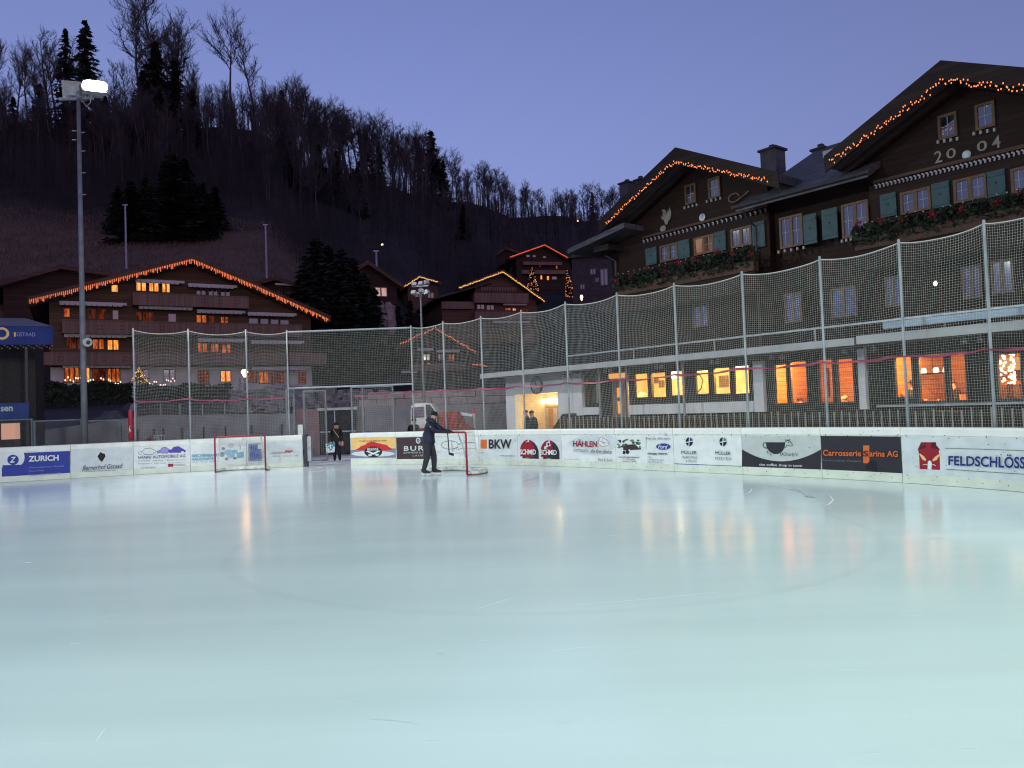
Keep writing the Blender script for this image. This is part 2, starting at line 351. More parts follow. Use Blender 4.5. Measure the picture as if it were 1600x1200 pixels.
class Art:
    """flat print on a board face, drawn in photo pixels and carried onto the curved board"""
    def __init__(s, chain, base=.005): s.c = chain; s.b = MB(); s.k = 0; s.base = base
    def poly(s, pts, color, lift=None):
        s.k += 1; off = lift if lift else s.base + s.k * .0011
        pts = [(float(x), float(y)) for x, y in pts]
        bm = bmesh.new(); vs = [bm.verts.new((x, y, 0)) for x, y in pts]; f = bm.faces.new(vs); bmesh.ops.triangulate(bm, faces=[f])
        idx = {v: i for i, v in enumerate(vs)}
        s.b.add([s.c.pos(x, y, off) for x, y in pts], [tuple(idx[v] for v in fc.verts) for fc in bm.faces], AI[color]); bm.free()
    def box(s, x0, x1, l, r, color):
        """l, r = (top, bottom) heights at the left and right edge; split so that it follows the curve"""
        s.k += 1; off = s.base + s.k * .0011; n = max(1, int((x1 - x0) / 16)); vs = []
        for i in range(n + 1):
            t = i / n; x = x0 + (x1 - x0) * t
            vs += [s.c.pos(x, l[0] + (r[0] - l[0]) * t, off), s.c.pos(x, l[1] + (r[1] - l[1]) * t, off)]
        s.b.add(vs, [(2 * i, 2 * i + 1, 2 * i + 3, 2 * i + 2) for i in range(n)], AI[color])
    def line(s, pts, w, color):
        s.k += 1; off = s.base + s.k * .0011
        P = [Vector((x, y)) for x, y in pts]
        vs = []
        for i, p in enumerate(P):
            t = (P[min(i + 1, len(P) - 1)] - P[max(0, i - 1)]).normalized(); q = Vector((-t.y, t.x)) * w / 2
            vs += [s.c.pos(*(p + q), off), s.c.pos(*(p - q), off)]
        s.b.add(vs, [(2 * i, 2 * i + 1, 2 * i + 3, 2 * i + 2) for i in range(len(P) - 1)], AI[color])
    def disc(s, x, y, rx, ry, color, a0=0, a1=360, n=20):
        pts = [(x + rx * math.cos(R_(a0 + (a1 - a0) * i / n)), y + ry * math.sin(R_(a0 + (a1 - a0) * i / n))) for i in range(n + (a1 - a0 < 360))]
        if a1 - a0 < 360: pts.append((x, y))
        s.poly(pts, color)
    def text(s, body, x0, x1, yl, yr, color, bold=.0, shear=0., spacing=1.):
        """yl, yr = (top, bottom) of the capitals at either end"""
        s.k += 1; off = s.base + s.k * .0011; uv, fs = text2d(body, bold, shear, spacing)
        vs = []
        for u, v in uv:
            x = x0 + (x1 - x0) * u; t = yl[0] + (yr[0] - yl[0]) * u; bt = yl[1] + (yr[1] - yl[1]) * u
            vs.append(s.c.pos(x, bt + (t - bt) * v, off))
        s.b.add(vs, fs, AI[color])
def panel(chain, s0, s1, label, banner=None, bgcol='white', art=None, letters=None, screws=True, depth=.11, seam=.012):
    """one advertising board of the rink wall, from arc length s0 to s1"""
    s0 += seam / 2; s1 -= seam / 2
    n = max(2, int((s1 - s0) / .1)); S = [s0 + (s1 - s0) * i / n for i in range(n + 1)]
    ox, oy = chain.at((s0 + s1) / 2, -.05)
    t = thing('rink_board', label, 'rink board', (ox, oy, 0), 0, 'advertising boards round the rink')
    def sweep(prof, name, m, closed=True):
        bb = MB(); k = len(prof); vs = []
        for q in S:
            for o_, z in prof:
                x, y = chain.at(q, o_); vs.append((x - ox, y - oy, z))
        fs = [(i * k + j, i * k + (j + 1) % k, (i + 1) * k + (j + 1) % k, (i + 1) * k + j) for i in range(n) for j in range(k)]
        fs += [tuple(range(k))[::-1], tuple(range(n * k, (n + 1) * k))]
        bb.add(vs, fs); return bb.build(name, m, t)
    sweep([(0, .012), (0, 1.02), (-depth, 1.02), (-depth, .012)], 'panel', M_BOARD)
    sweep([(.012, .985), (.02, .995), (.02, 1.115), (.004, 1.15), (-.03, HB), (-depth - .02, HB), (-depth - .03, 1.14), (-depth - .03, 1.0), (-.02, .985)], 'dasher_cap', M_CAP)
    sweep([(.003, .006), (.014, .006), (.014, .192), (.003, .2)], 'kick_plate', M_KICK)
    if banner:
        zb0, zb1 = banner
        sweep([(.0005, zb0), (.0032, zb0), (.0032, zb1), (.0005, zb1)], 'banner', ART_MATS[AI[bgcol]])
    for nm, a in (('emblem', art), ('lettering', letters)):
        if a and a.b.v:
            a.b.v = [(x - ox, y - oy, z) for x, y, z in a.b.v]; a.b.build(nm, ART_MATS, t)
    if screws:
        bb = MB()
        for zz, o_, st in ((.97, .0215, .55), (1.0, .0215, .83), (.03 + .07, .0155, .5), (.17, .0155, .62)):
            q = s0 + .12
            while q < s1 - .05:
                x, y = chain.at(q + nrng.uniform(-.02, .02), o_); x2, y2 = chain.at(q + .02, o_); d = Vector((x2 - x, y2 - y, 0)).normalized()
                c = Vector((x - ox, y - oy, zz)); r = .011
                bb.add([c + d * r * math.cos(k * math.pi / 3) + Vector((0, 0, r * math.sin(k * math.pi / 3))) for k in range(6)], [(0, 1, 2, 3, 4, 5)])
                q += st
        for _ in range(int((s1 - s0) * 9)):                     # puck scuffs
            q = s0 + (s1 - s0) * nrng.random(); zz = nrng.uniform(.1, 1.1); x, y = chain.at(q, .026); x2, y2 = chain.at(q + .05, .026)
            d = Vector((x2 - x, y2 - y, 0)).normalized(); c = Vector((x - ox, y - oy, zz)); r = nrng.uniform(.006, .014); a = nrng.uniform(-.8, .8)
            e = d * math.cos(a) + Vector((0, 0, math.sin(a))); f = d * -math.sin(a) + Vector((0, 0, math.cos(a)))
            bb.add([c + e * r * 1.5, c + f * r * .6, c - e * r * 1.5, c - f * r * .6], [(0, 1, 2, 3)])
        bb.build('screws', M_DARK, t)
    return t
sL = lambda px, y=700: CL.hit(px, y)[0]
sR = lambda px, y=700: CR.hit(px, y)[0]
BZ = (.2, .965)

# left run ------------------------------------------------------------
panel(CL, .0, sL(-60) - 6.0, 'plain white rink board curving away on the far left, nearest the camera', screws=False)
panel(CL, sL(-60) - 6.0, sL(-60), 'plain white rink board left of the board with the blue rectangle', screws=False)
e = Art(CL); t_ = Art(CL, .034)
e.box(4, 109.5, (709, 745.5), (704.5, 741.5), 'blue'); e.box(0, 33, (704, 727), (702.5, 726), 'white'); e.disc(31, 714.5, 7.5, 12, 'white')
e.disc(20.5, 718.5, 9, 8, 'blue'); e.box(3, 30, (730.5, 748.5), (729, 747), 'blue')
t_.text('Z', 15.5, 25.5, (714, 723), (713.5, 722.5), 'white', .03, .3)
t_.text('ZURICH', 45, 92, (712.5, 721.5), (710.5, 719.5), 'white', .03)
t_.text('Generalagentur Gstaad', 45, 100, (729.5, 732.5), (726.5, 729.5), 'lilac'); t_.text('Tony Müller', 45, 70, (735, 738), (733.7, 736.7), 'lilac'); t_.text('Telefon 033 748 72 80', 45, 95, (741, 744), (738, 741), 'lilac')
panel(CL, sL(-60), sL(110), 'white board with a blue rectangle and a round white emblem, far left', BZ, 'white', e, t_, False)
e = Art(CL); t_ = Art(CL, .034)
e.disc(159, 712, 7.5, 7.5, 'white'); e.poly([(152, 713), (155, 709), (157, 706), (160, 708), (164, 709), (165, 713), (161, 714), (162, 718), (159, 722), (155, 718)], 'black')
t_.text('Bernerhof Gstaad', 129, 192, (727.5, 735), (724, 731), 'charcoal', .0, .35); t_.text('4 STERNE FERIENHOTEL', 128, 182, (735.6, 737.4), (733.6, 735.4), 'mid_grey')
panel(CL, sL(110), sL(208), 'pale board with a black animal head over slanted script lettering', BZ, 'pale_grey', e, t_, False)
e = Art(CL); t_ = Art(CL, .034)
def car(a, x0, x1, y0, y1, colr, line):
    P = [(0, .75), (.03, .5), (.2, .42), (.33, .1), (.6, .0), (.8, .25), (1, .5), (1, .75), (.9, .75), (.88, .6), (.78, .6), (.74, .8), (.3, .8), (.27, .62), (.16, .62), (.13, .78)]
    pts = [(x0 + (x1 - x0) * x, y0 + (y1 - y0) * y) for x, y in P]
    if colr: a.poly(pts, colr)
    if line: a.line(pts + pts[:1], .8, line)
car(e, 216, 247, 700, 712.5, None, 'mid_grey'); car(e, 246, 268, 698.5, 710.5, 'lilac', 'purple'); car(e, 262, 290, 697, 710, 'purple', None)
t_.text('HÄNNI AUTOMOBILE AG', 216, 290, (711.5, 717), (708.5, 714.5), 'navy', .0, .1)
t_.text('Verkauf · Service · Reparaturen', 216, 290, (719, 721.5), (717, 719.5), 'mid_grey'); t_.text('Gsteigstrasse 9   3780 Gstaad   Tel. 033 744 32 32', 216, 290, (723.5, 725.5), (721.5, 723.5), 'mid_grey')
t_.text('CITROËN', 221, 243, (729.5, 732), (728.8, 731.3), 'mid_grey'); e.box(262.5, 271, (725, 729.5), (724.5, 729), 'red'); t_.text('DAIHATSU', 273, 290, (725.5, 727.7), (725, 727.2), 'red')
panel(CL, sL(208), sL(297), 'white board with three car silhouettes and an automobile dealer name', BZ, 'white', e, t_, False)
e = Art(CL); t_ = Art(CL, .034)
t_.text('REICHENBACH', 300, 342, (710, 714.5), (708.5, 713), 'teal', .02); t_.text('HAUSWIRTH', 300, 336, (715.5, 720), (714.3, 718.8), 'teal', .02); t_.text('Sanitär · Heizung · Spenglerei', 300, 342, (721.2, 723.2), (720, 722), 'mid_grey')
for x, y, rx, ry, c in ((361, 696.5, 5, 4, 'grey'), (349, 701, 3, 2.5, 'mid_grey'), (347, 710, 4, 4, 'mid_grey'), (358, 707, 8, 4.5, 'sky' if 0 else 'light_blue'), (366, 706, 6, 3, 'light_blue'), (361, 712, 6, 4, 'light_blue'), (375, 699, 1.3, 4, 'grey'), (354, 717, 3, 2.4, 'mid_grey'), (367, 716, 3, 2.2, 'mid_grey')): e.disc(x, y, rx, ry, c, n=10)
e.poly([(370, 708), (383, 705), (383, 714), (371, 716)], 'teal')
panel(CL, sL(297), sL(385), 'white board with teal lettering and a splashing figure, behind the far goal', BZ, 'white', e, t_, False)
e = Art(CL); t_ = Art(CL, .034)
e.box(388, 410, (693.5, 721), (692.5, 720.5), 'slate'); e.box(391, 409, (696, 718), (695, 717.5), 'blue'); e.box(403, 414, (694.5, 701.5), (694, 701), 'pale_grey')
e.line([(424, 708), (446, 707.5), (447, 704)], .9, 'red'); t_.text('isp', 445, 458, (703, 708), (702.5, 707.5), 'crimson', .03, .25); t_.text('elektro · telecom · edv', 426, 466, (711.5, 713.3), (711, 712.8), 'mid_grey')
panel(CL, sL(385), sL(473), 'pale grey board with a slate sheet and small red italic lettering, beside the gate', BZ, 'pale_grey', e, t_, False)

# right run -----------------------------------------------------------
e = Art(CR); t_ = Art(CR, .034)
e.box(548.5, 618.5, (684.5, 703), (683.2, 700.5), 'sand'); e.box(548.5, 618.5, (703, 716), (700.5, 715), 'slate'); e.disc(583, 709, 34, 4.5, 'pale_grey')
e.poly([(554, 703.5), (561, 700), (564, 697), (571, 695), (574, 692), (579, 690.5), (584, 690), (589, 692), (593, 695), (598, 697), (601, 694.5), (604, 695), (609, 699), (615, 702), (606, 704)], 'crimson')
e.disc(583.5, 706, 14, 8.6, 'black'); e.disc(583.5, 706, 12.4, 7.4, 'charcoal'); e.poly([(572, 705), (576, 704.5), (583.5, 707.5), (591, 704), (595, 704.5), (585, 710), (582, 710)], 'white')
e.disc(578.5, 711, 3, 1.6, 'pale_grey'); e.disc(589.5, 710.6, 3, 1.6, 'pale_grey')
t_.text('YOUR CLUB MEETS HERE', 561, 605, (688.2, 690.4), (687.2, 689.4), 'black'); t_.text('BELLEVUE', 575, 592, (700, 704), (699.6, 703.6), 'white', .02)
panel(CR, 0, sR(619.5), 'board with a red mountain and a black oval badge, right of the gate', BZ, 'pale_grey', e, t_, False)
e = Art(CR); t_ = Art(CR, .034)
e.disc(653.5, 688.5, 3.6, 4.6, 'pale_grey'); e.disc(653.5, 688.5, 2.2, 3, 'brown'); e.line([(652, 690.5), (653.5, 686.5), (655, 690.5)], .7, 'pale_grey')
t_.text('BURRI', 632, 678, (697, 704.5), (696, 703.5), 'pale_grey', .02, 0, 1.25); t_.text('ZIMMEREI & CHALETBAU', 631, 690, (706, 708.6), (704.8, 707.6), 'grey'); t_.text('LAUENEN', 646, 676, (710.5, 713), (710, 712.5), 'grey', 0, 0, 1.2)
panel(CR, sR(619.5), sR(676), 'dark brown board with widely spaced white capitals, behind the skater', BZ, 'brown', e, t_, False)
e = Art(CR); t_ = Art(CR, .034)
e.line([(703 + 13.5 * math.cos(R_(a)), 695.5 + 6.2 * math.sin(R_(a)) - (0.0 if a < 180 else .4)) for a in range(20, 372, 8)] + [(718, 694), (728, 691), (740, 691.5), (744, 693)], .8, 'charcoal')
e.line([(706, 689), (706.5, 698), (707, 705.5), (711, 700), (713, 703), (715.5, 697), (716.5, 702.5), (720, 701), (728, 701.5), (738, 701), (745, 702)], .9, 'charcoal'); t_.text('GOLF CLUB', 712, 727, (707, 709.5), (706.8, 709.3), 'mid_grey')
panel(CR, sR(676), sR(748), 'white board with a looping handwritten signature, behind the near goal', BZ, 'white', e, t_, False)
e = Art(CR); t_ = Art(CR, .034)
e.box(751, 761, (686.8, 701), (686.8, 701), 'orange'); t_.text('BKW', 764.5, 800, (686.5, 701), (686.3, 701.2), 'black', .02, .0, 1.0); t_.text('FMB', 752, 756.5, (706.6, 708.2), (706.6, 708.2), 'mid_grey'); e.disc(804.7, 688.5, 1.4, 2, 'mid_grey'); e.disc(804.7, 688.5, 1.0, 1.5, 'pale_grey')
t_.text('www.bkw-fmb.ch', 782, 805, (710.5, 712.6), (711, 713.1), 'navy')
panel(CR, sR(748), sR(809), 'white board with an orange square and three bold black letters', BZ, 'pale_grey', e, t_)
e = Art(CR); t_ = Art(CR, .034)
for dx, dy in ((0, 0), (32.5, .6)):
    P = [(813, 713), (813, 700), (814.5, 695), (818, 690), (822, 687.5), (825, 686.8), (830, 688), (835, 692), (839, 697.5), (841.5, 704), (842, 714), (813, 713)]
    e.poly([(x + dx, y + dy) for x, y in P[:-1]], 'red'); e.poly([(x + dx, y + dy) for x, y in ((833, 690), (836, 693), (839.5, 698), (841.8, 705), (842, 717), (816.5, 716), (816.5, 714), (839, 714.5), (838.5, 703), (836, 696))], 'charcoal')
    e.poly([(x + dx, y + dy) for x, y in ((818, 701), (818.5, 697), (821, 696), (822, 690), (824.5, 690), (825, 685), (826.5, 685), (827, 692), (829, 697), (833, 699), (834, 702))], 'pale_grey')
    e.disc(824.8 + dx, 693.5 + dy, 1.6, 2.4, 'dark_red'); t_.text('SCHMID', 813.5 + dx, 838.5 + dx, (702 + dy, 710 + dy), (702.2 + dy, 710.2 + dy), 'white', .02, 0, .9); t_.text('Transporte', 822 + dx, 829 + dx, (714.6 + dy, 716 + dy), (714.7 + dy, 716.1 + dy), 'white')
panel(CR, sR(809), sR(877.5), 'board with two identical dark red rounded shield signs side by side', BZ, 'pale_grey', e, t_)
e = Art(CR); t_ = Art(CR, .034)
e.disc(928, 669, 46, 43, 'pale_grey', 25, 150, n=20); e.poly([(935, 689), (938, 684), (941, 682.5), (944, 685), (948, 687), (951, 690), (953, 693), (950, 695.5), (945, 698), (940, 697.5), (936, 694)], 'white')
lf = [(935, 689), (938, 684), (941, 682.5), (944, 685), (948, 687), (951, 690), (953, 693), (950, 695.5), (945, 698), (940, 697.5), (936, 694), (935, 689)]
e.line(lf, .6, 'red'); e.line([(935, 688), (942, 691), (952, 692.6)], .5, 'red'); e.line([(941, 690.5), (942, 685)], .4, 'red'); e.line([(943, 691.3), (946, 696)], .4, 'red')
t_.text('HÄHLEN', 896.5, 934, (686.3, 697.5), (687.3, 698.5), 'red', .02, 0, .95); t_.text('GSTAAD', 897, 920, (701.2, 706), (702, 706.6), 'slate', 0, 0, 1.1); t_.text('the first choice', 924, 957, (701.5, 707.8), (702.6, 709), 'dark_red', 0, .35)
t_.text('www.haehlen-gstaad.ch', 883, 906, (716.2, 718), (716.6, 718.4), 'mid_grey'); t_.text('Bed & Bath', 936, 958, (715.6, 720), (716.6, 721), 'mid_grey', 0, 0, 1.1)
panel(CR, sR(877.5), sR(962), 'pale board with dark red capitals and a leaf outline', BZ, 'white', e, t_)
e = Art(CR); t_ = Art(CR, .034)
r2 = random.Random(3)
for _ in range(34):
    e.k = _ % 5; x = r2.uniform(966, 1001); y = r2.uniform(689, 703) ; k = 1 - abs(x - 984) / 22
    e.disc(x, min(y, 704) - 3 * k, r2.uniform(1.2, 3.2), r2.uniform(1, 2.4), r2.choice(['dark_green', 'dark_green', 'green', 'charcoal', 'mid_grey']), n=7)
e.poly([(974, 698), (978, 695), (991, 694), (997, 698), (999, 702), (980, 704), (974, 703)], 'brown'); e.disc(971.5, 705, 3, 4, 'white', n=10); e.disc(981, 706, 3, 3.4, 'black', n=10); e.disc(975.5, 707, 2.2, 3, 'charcoal', n=9); e.disc(984, 703.6, 1.6, 1.6, 'white', n=8)
t_.text('Hans-Christian Hauswirth', 968, 1000, (712.6, 714.8), (713.3, 715.6), 'charcoal', .02); t_.text('C. + M. Tschan', 975, 993, (716.3, 718.3), (716.7, 718.7), 'mid_grey', .02); t_.text('Tel. 079 311 47 46', 973.5, 995, (719.6, 721.6), (720.1, 722.1), 'charcoal', .02)
e.line([(1010, 682.5), (1010, 701)], .4, 'mid_grey'); e.disc(1037, 697.7, 11.6, 5.4, 'pale_grey', n=26); e.disc(1037, 697.7, 11.2, 5.0, 'blue', n=26)
t_.text('Ford', 1029.5, 1044.5, (694.6, 700.8), (694.8, 701), 'white', .01, .3); t_.text('Feel the difference', 1011, 1048, (683, 686.5), (683, 686.6), 'mid_grey')
t_.text('Garage Gehret', 1013, 1044, (707, 710.5), (707.4, 711), 'black', .04); t_.text('GmbH', 1013, 1019, (712.6, 714.8), (712.7, 714.9), 'mid_grey'); t_.text('3778 Schönried', 1013, 1038, (716.6, 719), (717.2, 719.6), 'mid_grey'); t_.text('033 744 30 40', 1013, 1036, (720.4, 722.8), (720.9, 723.3), 'mid_grey')
panel(CR, sR(962), sR(1052.5), 'white board with a small farmhouse drawing and a blue oval emblem', BZ, 'white', e, t_)
e = Art(CR); t_ = Art(CR, .034)
e.box(1054, 1105, (724, 726), (726, 728), 'blue'); e.box(1105, 1159.5, (726, 728), (728, 730.4), 'green')
for x, c in ((1077.3, 'blue'), (1130.2, 'green')):
    for a0, cc in ((0, 'black'), (90, 'black'), (180, 'black'), (270, c)): e.disc(x, 690.2, 5.6, 7, cc, a0, a0 + 90, n=8)
    e.line([(x - 5.8, 691.3), (x + 5.8, 689)], 1.3, 'white'); e.line([(x + .5, 683), (x - .6, 697.6)], 1.2, 'white')
    t_.text('MÜLLER', x - 11.5, x + 12.5, (703, 709) if c == 'blue' else (703.6, 710), (703.6, 709.8) if c == 'blue' else (704.6, 711), 'black', .0, 0, .9)
t_.text('MARKETING', 1067, 1090.5, (712.4, 716), (712.8, 716.6), 'mid_grey'); t_.text('& DRUCK', 1073, 1090.5, (718.3, 721.8), (718.7, 722.4), 'mid_grey'); t_.text('MEDIEN', 1119, 1143.8, (713.6, 718.4), (714.2, 719), 'mid_grey', 0, 0, 1.25)
panel(CR, sR(1052.5), sR(1159.5), 'white board with twin round crossed emblems over a blue and green stripe', BZ, 'white', e, t_)
e = Art(CR); t_ = Art(CR, .034)
arc = [(1159.5 + 123.5 * i / 18, 702 + 18.8 * (1 - ((i - 9) / 9) ** 2)) for i in range(19)]
for i in range(18):
    (xa, ya), (xb, yb) = arc[i], arc[i + 1]; ba = 730.6 + 3.6 * i / 18; bb_ = 730.6 + 3.6 * (i + 1) / 18
    e.k = 1; e.poly([(xa, ya), (xb, yb), (xb, bb_), (xa, ba)], 'charcoal')
e.k = 3
e.poly([(1197, 691), (1227.5, 691), (1226, 700), (1222, 706), (1216, 709.3), (1209, 709.3), (1202.5, 705.5), (1198, 699)], 'charcoal')
e.line([(1198, 691.8), (1193.5, 692), (1192.4, 695.5), (1194.5, 699.3), (1199, 700.5)], 1.3, 'charcoal')
hd = [(1227, 700), (1229.5, 696), (1232, 695.2), (1235, 697), (1238, 696.6), (1238.4, 694.5), (1236, 691), (1234, 688.5), (1230.5, 688.3), (1227.5, 690.5)]
e.line(hd, .9, 'black'); e.line([(1229, 688.6), (1226.8, 686.8)], .9, 'black'); e.line([(1233, 688), (1234, 685.8)], .9, 'black'); e.line([(1231, 688.3), (1230, 686)], .8, 'black'); e.disc(1232.6, 691.2, .8, .8, 'black', n=8)
for x, y in ((1199, 704), (1203.5, 707.5), (1220, 708), (1222.5, 706.5)): e.line([(x, y), (x + 1, y + 3.4), (x + 2.2, y + 4)], .9, 'black')
t_.text("Charly's", 1225.5, 1247, (706.5, 713.6), (707, 714), 'charcoal', 0, 0, 1.1); t_.text('the coffee shop in town', 1187.5, 1254.5, (723.6, 728.6), (725.4, 730.8), 'white', .0)
panel(CR, sR(1159.5), sR(1283), "grey and charcoal board with a cow shaped like a coffee cup", BZ, 'grey', e, t_)
e = Art(CR); t_ = Art(CR, .034)
e.box(1349, 1358.6, (696, 723.6), (696, 724), 'orange'); t_.text('Carrosserie', 1287, 1347, (702.5, 712), (703.6, 713), 'orange', .02, 0, 1.0); t_.text('S', 1350, 1358, (704, 713), (704, 713.2), 'charcoal', .02); t_.text('arina AG', 1360, 1404.5, (703.6, 713.2), (704.5, 714), 'orange', .02)
t_.text('Feutersoey-Gstaad', 1287, 1346, (717, 721), (718.4, 723.4), 'mid_grey', 0, 0, 1.05); e.poly([(1352, 733), (1355, 725), (1360, 719), (1366, 718.5), (1370, 724), (1371, 737)], 'black')
panel(CR, sR(1283), sR(1408.5), 'black board with orange lettering and an orange block', BZ, 'charcoal', e, t_)
e = Art(CR); t_ = Art(CR, .034)
E_ = lambda pts: [(1380 + x / 7.2727, 650 + y / 7.2727) for x, y in pts]
e.poly(E_([(432, 298), (449, 298), (449, 330), (468, 333), (468, 298), (487, 298), (489, 415), (500, 400), (515, 418), (522, 400), (534, 418), (545, 400), (548, 298), (566, 298), (566, 335), (584, 336), (584, 298), (601, 298), (604, 330), (645, 378), (634, 400), (645, 480), (648, 612), (416, 602), (412, 480), (405, 410), (395, 378), (432, 335)]), 'red')
e.poly(E_([(432, 300), (447, 300), (447, 332), (470, 335), (470, 300), (485, 300), (487, 365), (400, 378), (432, 338)]), 'dark_red'); e.poly(E_([(548, 300), (564, 300), (564, 337), (586, 338), (586, 300), (600, 300), (604, 335), (640, 378), (549, 365)]), 'dark_red')
e.poly(E_([(408, 430), (425, 428), (470, 462), (494, 500), (480, 510), (450, 495)]), 'sand'); e.poly(E_([(655, 432), (640, 430), (590, 465), (560, 500), (572, 514), (610, 500)]), 'sand'); e.poly(E_([(510, 520), (526, 505), (545, 510), (556, 535), (552, 608), (508, 604)]), 'white'); e.line(E_([(455, 556), (480, 547), (508, 556)]), .8, 'white'); e.line(E_([(556, 558), (578, 550), (600, 566)]), .8, 'white')
e.line([(1477, 700.3), (1540, 701.8), (1612, 704.6), (1700, 708)], .7, 'dark_green'); e.line([(1479, 733), (1540, 737), (1612, 741.5), (1700, 747)], .8, 'dark_green')
t_.text('FELDSCHLÖSSCHEN', 1483.5, 1655, (709, 726.5), (710, 735), 'navy', .02, 0, 1.0)
panel(CR, sR(1408.5), sR(1700, 720), 'large pale board with a red castle emblem and bold blue capitals', BZ, 'pale_grey', e, t_)
panel(CR, sR(1700, 720), CR.l[-1], 'plain white rink board curving out of the picture on the right', screws=False)

# dark post at the open gate in the boards
x, y = CL.at(CL.l[-1] + .0, -.05); gp = thing('gate_post', 'dark steel post closing the board end at the open rink gate', 'gate post', (x + .1, y, 0))
MB().box(-.06, .06, -.1, .1, 0, 1.16).build('post', M_DARK, gp); MB().box(.06, .2, -.07, .07, .2, 1.1).build('hinge_plate', M_STEEL, gp)

# ---- marks in the ice
M_SCRATCH = mat('ice_scratch', (.9, .93, .94), (.8, .85, .88), .5, 20)
M_GROOVE = mat('ice_groove', (.52, .60, .64), (.60, .68, .70), .4, 20)
def ground_line(pts, w, m):
    P = [G(x, y, .004) for x, y in pts]; vs = []
    for i, p in enumerate(P):
        t = (P[min(i + 1, len(P) - 1)] - P[max(0, i - 1)]).normalized(); k = .7 * w * (.25 + .75 * math.sin(math.pi * (i + .5) / len(P))); q = Vector((-t.y, t.x, 0)) * k / 2
        vs += [p + q, p - q]
    return vs, [(2 * i, 2 * i + 2, 2 * i + 3, 2 * i + 1) for i in range(len(P) - 1)], m
b = MB()
for pts, w, m in (([(1165, 755), (1210, 759.5), (1240, 764), (1262, 771), (1270, 777)], .05, 0), ([(1238, 764), (1255, 769), (1270, 777), (1258, 775)], .16, 1), ([(1175, 763), (1172, 769), (1163, 773)], .05, 0), ([(1296, 774), (1302, 781), (1295, 788), (1288, 790)], .05, 0),
                 ([(1320, 763), (1355, 767), (1385, 772), (1408, 778)], .03, 1), ([(745, 951), (775, 942), (800, 934)], .012, 0), ([(1048, 837), (1060, 834), (1070, 832)], .04, 0), ([(815, 753), (832, 748), (842, 743)], .06, 1), ([(826, 741), (834, 743), (840, 742)], .07, 0),
                 ([(698, 930), (709, 929)], .02, 1), ([(680, 1021), (694, 1021)], .014, 1), ([(1024, 971), (1036, 972.5)], .014, 1), ([(1170, 967), (1178, 971)], .014, 1), ([(34, 880), (50, 878.5)], .1, 0), ([(110, 1006), (128, 1006)], .02, 0), ([(485, 737.5), (510, 735), (540, 732.5)], .18, 0), ([(495, 731), (505, 730.5)], .3, 0),
                 ([(930, 835), (975, 838)], .03, 0), ([(540, 808), (640, 793)], .03, 1), ([(900, 945), (1000, 937), (1120, 925)], .010, 0), ([(150, 1158), (165, 1137)], .008, 0), ([(970, 800), (1000, 798)], .03, 0), ([(1430, 840), (1490, 842)], .02, 1)):
    if len(pts) == 2: pts = [pts[0], ((pts[0][0] + pts[1][0]) / 2, (pts[0][1] + pts[1][1]) / 2), pts[1]]
    b.add(*ground_line(pts, w, m))
r3 = random.Random(9)
for _ in range(70):
    x = r3.uniform(20, 1580); y = 780 + 400 * r3.random() ** 1.3; L_ = r3.uniform(8, 60) * (y - 640) / 300; a = r3.uniform(-.35, .25); c = r3.uniform(-.1, .1) * L_
    b.add(*ground_line([(x, y), (x + L_ / 2, y + a * L_ / 2 * .4 + c * .3), (x + L_, y + a * L_ * .4)], r3.uniform(.003, .008), 0 if r3.random() < .7 else 1))
tag(b.build('ice_marks', [M_SCRATCH, M_GROOVE]), kind='structure')
# ================================================================== safety nets behind the boards
M_NET = mat('net_twine', (.48, .48, .44), (.38, .38, .35), .8, 6)
M_POST = mat('net_post_paint', (.33, .36, .38), (.26, .29, .31), .45, 3)
M_ROPE = mat('net_rope', (.58, .58, .54), (.48, .48, .45), .8, 30)
def strands(mb, lines, r=.0023):
    """thin three-sided cords; lines is a list of (n,3) arrays"""
    for P in lines:
        P = np.asarray(P); k = len(P); t = np.gradient(P, axis=0); t /= np.linalg.norm(t, axis=1)[:, None] + 1e-9
        a = np.cross(t, np.array([.31, .52, .79])); a /= np.linalg.norm(a, axis=1)[:, None] + 1e-9; c = np.cross(t, a)
        ring = np.stack([P + r * (a * math.cos(q) + c * math.sin(q)) for q in (0, 2.094, 4.189)], 1).reshape(-1, 3)
        fs = [(i * 3 + j, i * 3 + (j + 1) % 3, i * 3 + 3 + (j + 1) % 3, i * 3 + 3 + j) for i in range(k - 1) for j in range(3)]
        mb.add(ring.tolist(), fs)
def net_bay(mb, A, B, za, zb, zbot, sag, cell=.052, wob=.006, seed=0):
    """netting between two posts at plan points A and B, its head rope sagging"""
    rg = np.random.default_rng(seed); A = np.array(A); B = np.array(B); Lg = np.hypot(*(B - A)); n = max(2, int(Lg / cell)); rows = int((min(za, zb) - zbot) / cell)
    nrm = np.array([(B - A)[1], -(B - A)[0]]) / Lg; ph = rg.uniform(0, 6, 4)
    def pt(u, w):
        top = za + (zb - za) * u - sag * 4 * u * (1 - u)
        z = zbot + (top - zbot) * w
        bel = .10 * math.sin(math.pi * u) * math.sin(math.pi * min(1, w * 1.05)) + .02 * math.sin(ph[0] + 9 * u + 5 * w)
        du = (.010 * math.sin(ph[1] + 11 * w + 3 * u) + .006 * math.sin(ph[2] + 23 * w)) * math.sin(math.pi * u)
        dz = .015 * math.sin(ph[3] + 7 * u * Lg / 2)* math.sin(math.pi * w)
        x, y = A + (B - A) * (u + du) + nrm * bel
        return (x, y, z + dz)
    L_ = []
    for i in range(1, n):
        L_.append([pt(i / n, w) for w in np.linspace(0, 1, 13)])
    for j in range(0, rows):
        L_.append([pt(u, (j + .5) / rows) for u in np.linspace(0, 1, 9)])
    strands(mb, L_)
    return [pt(u, 1) for u in np.linspace(0, 1, 15)]
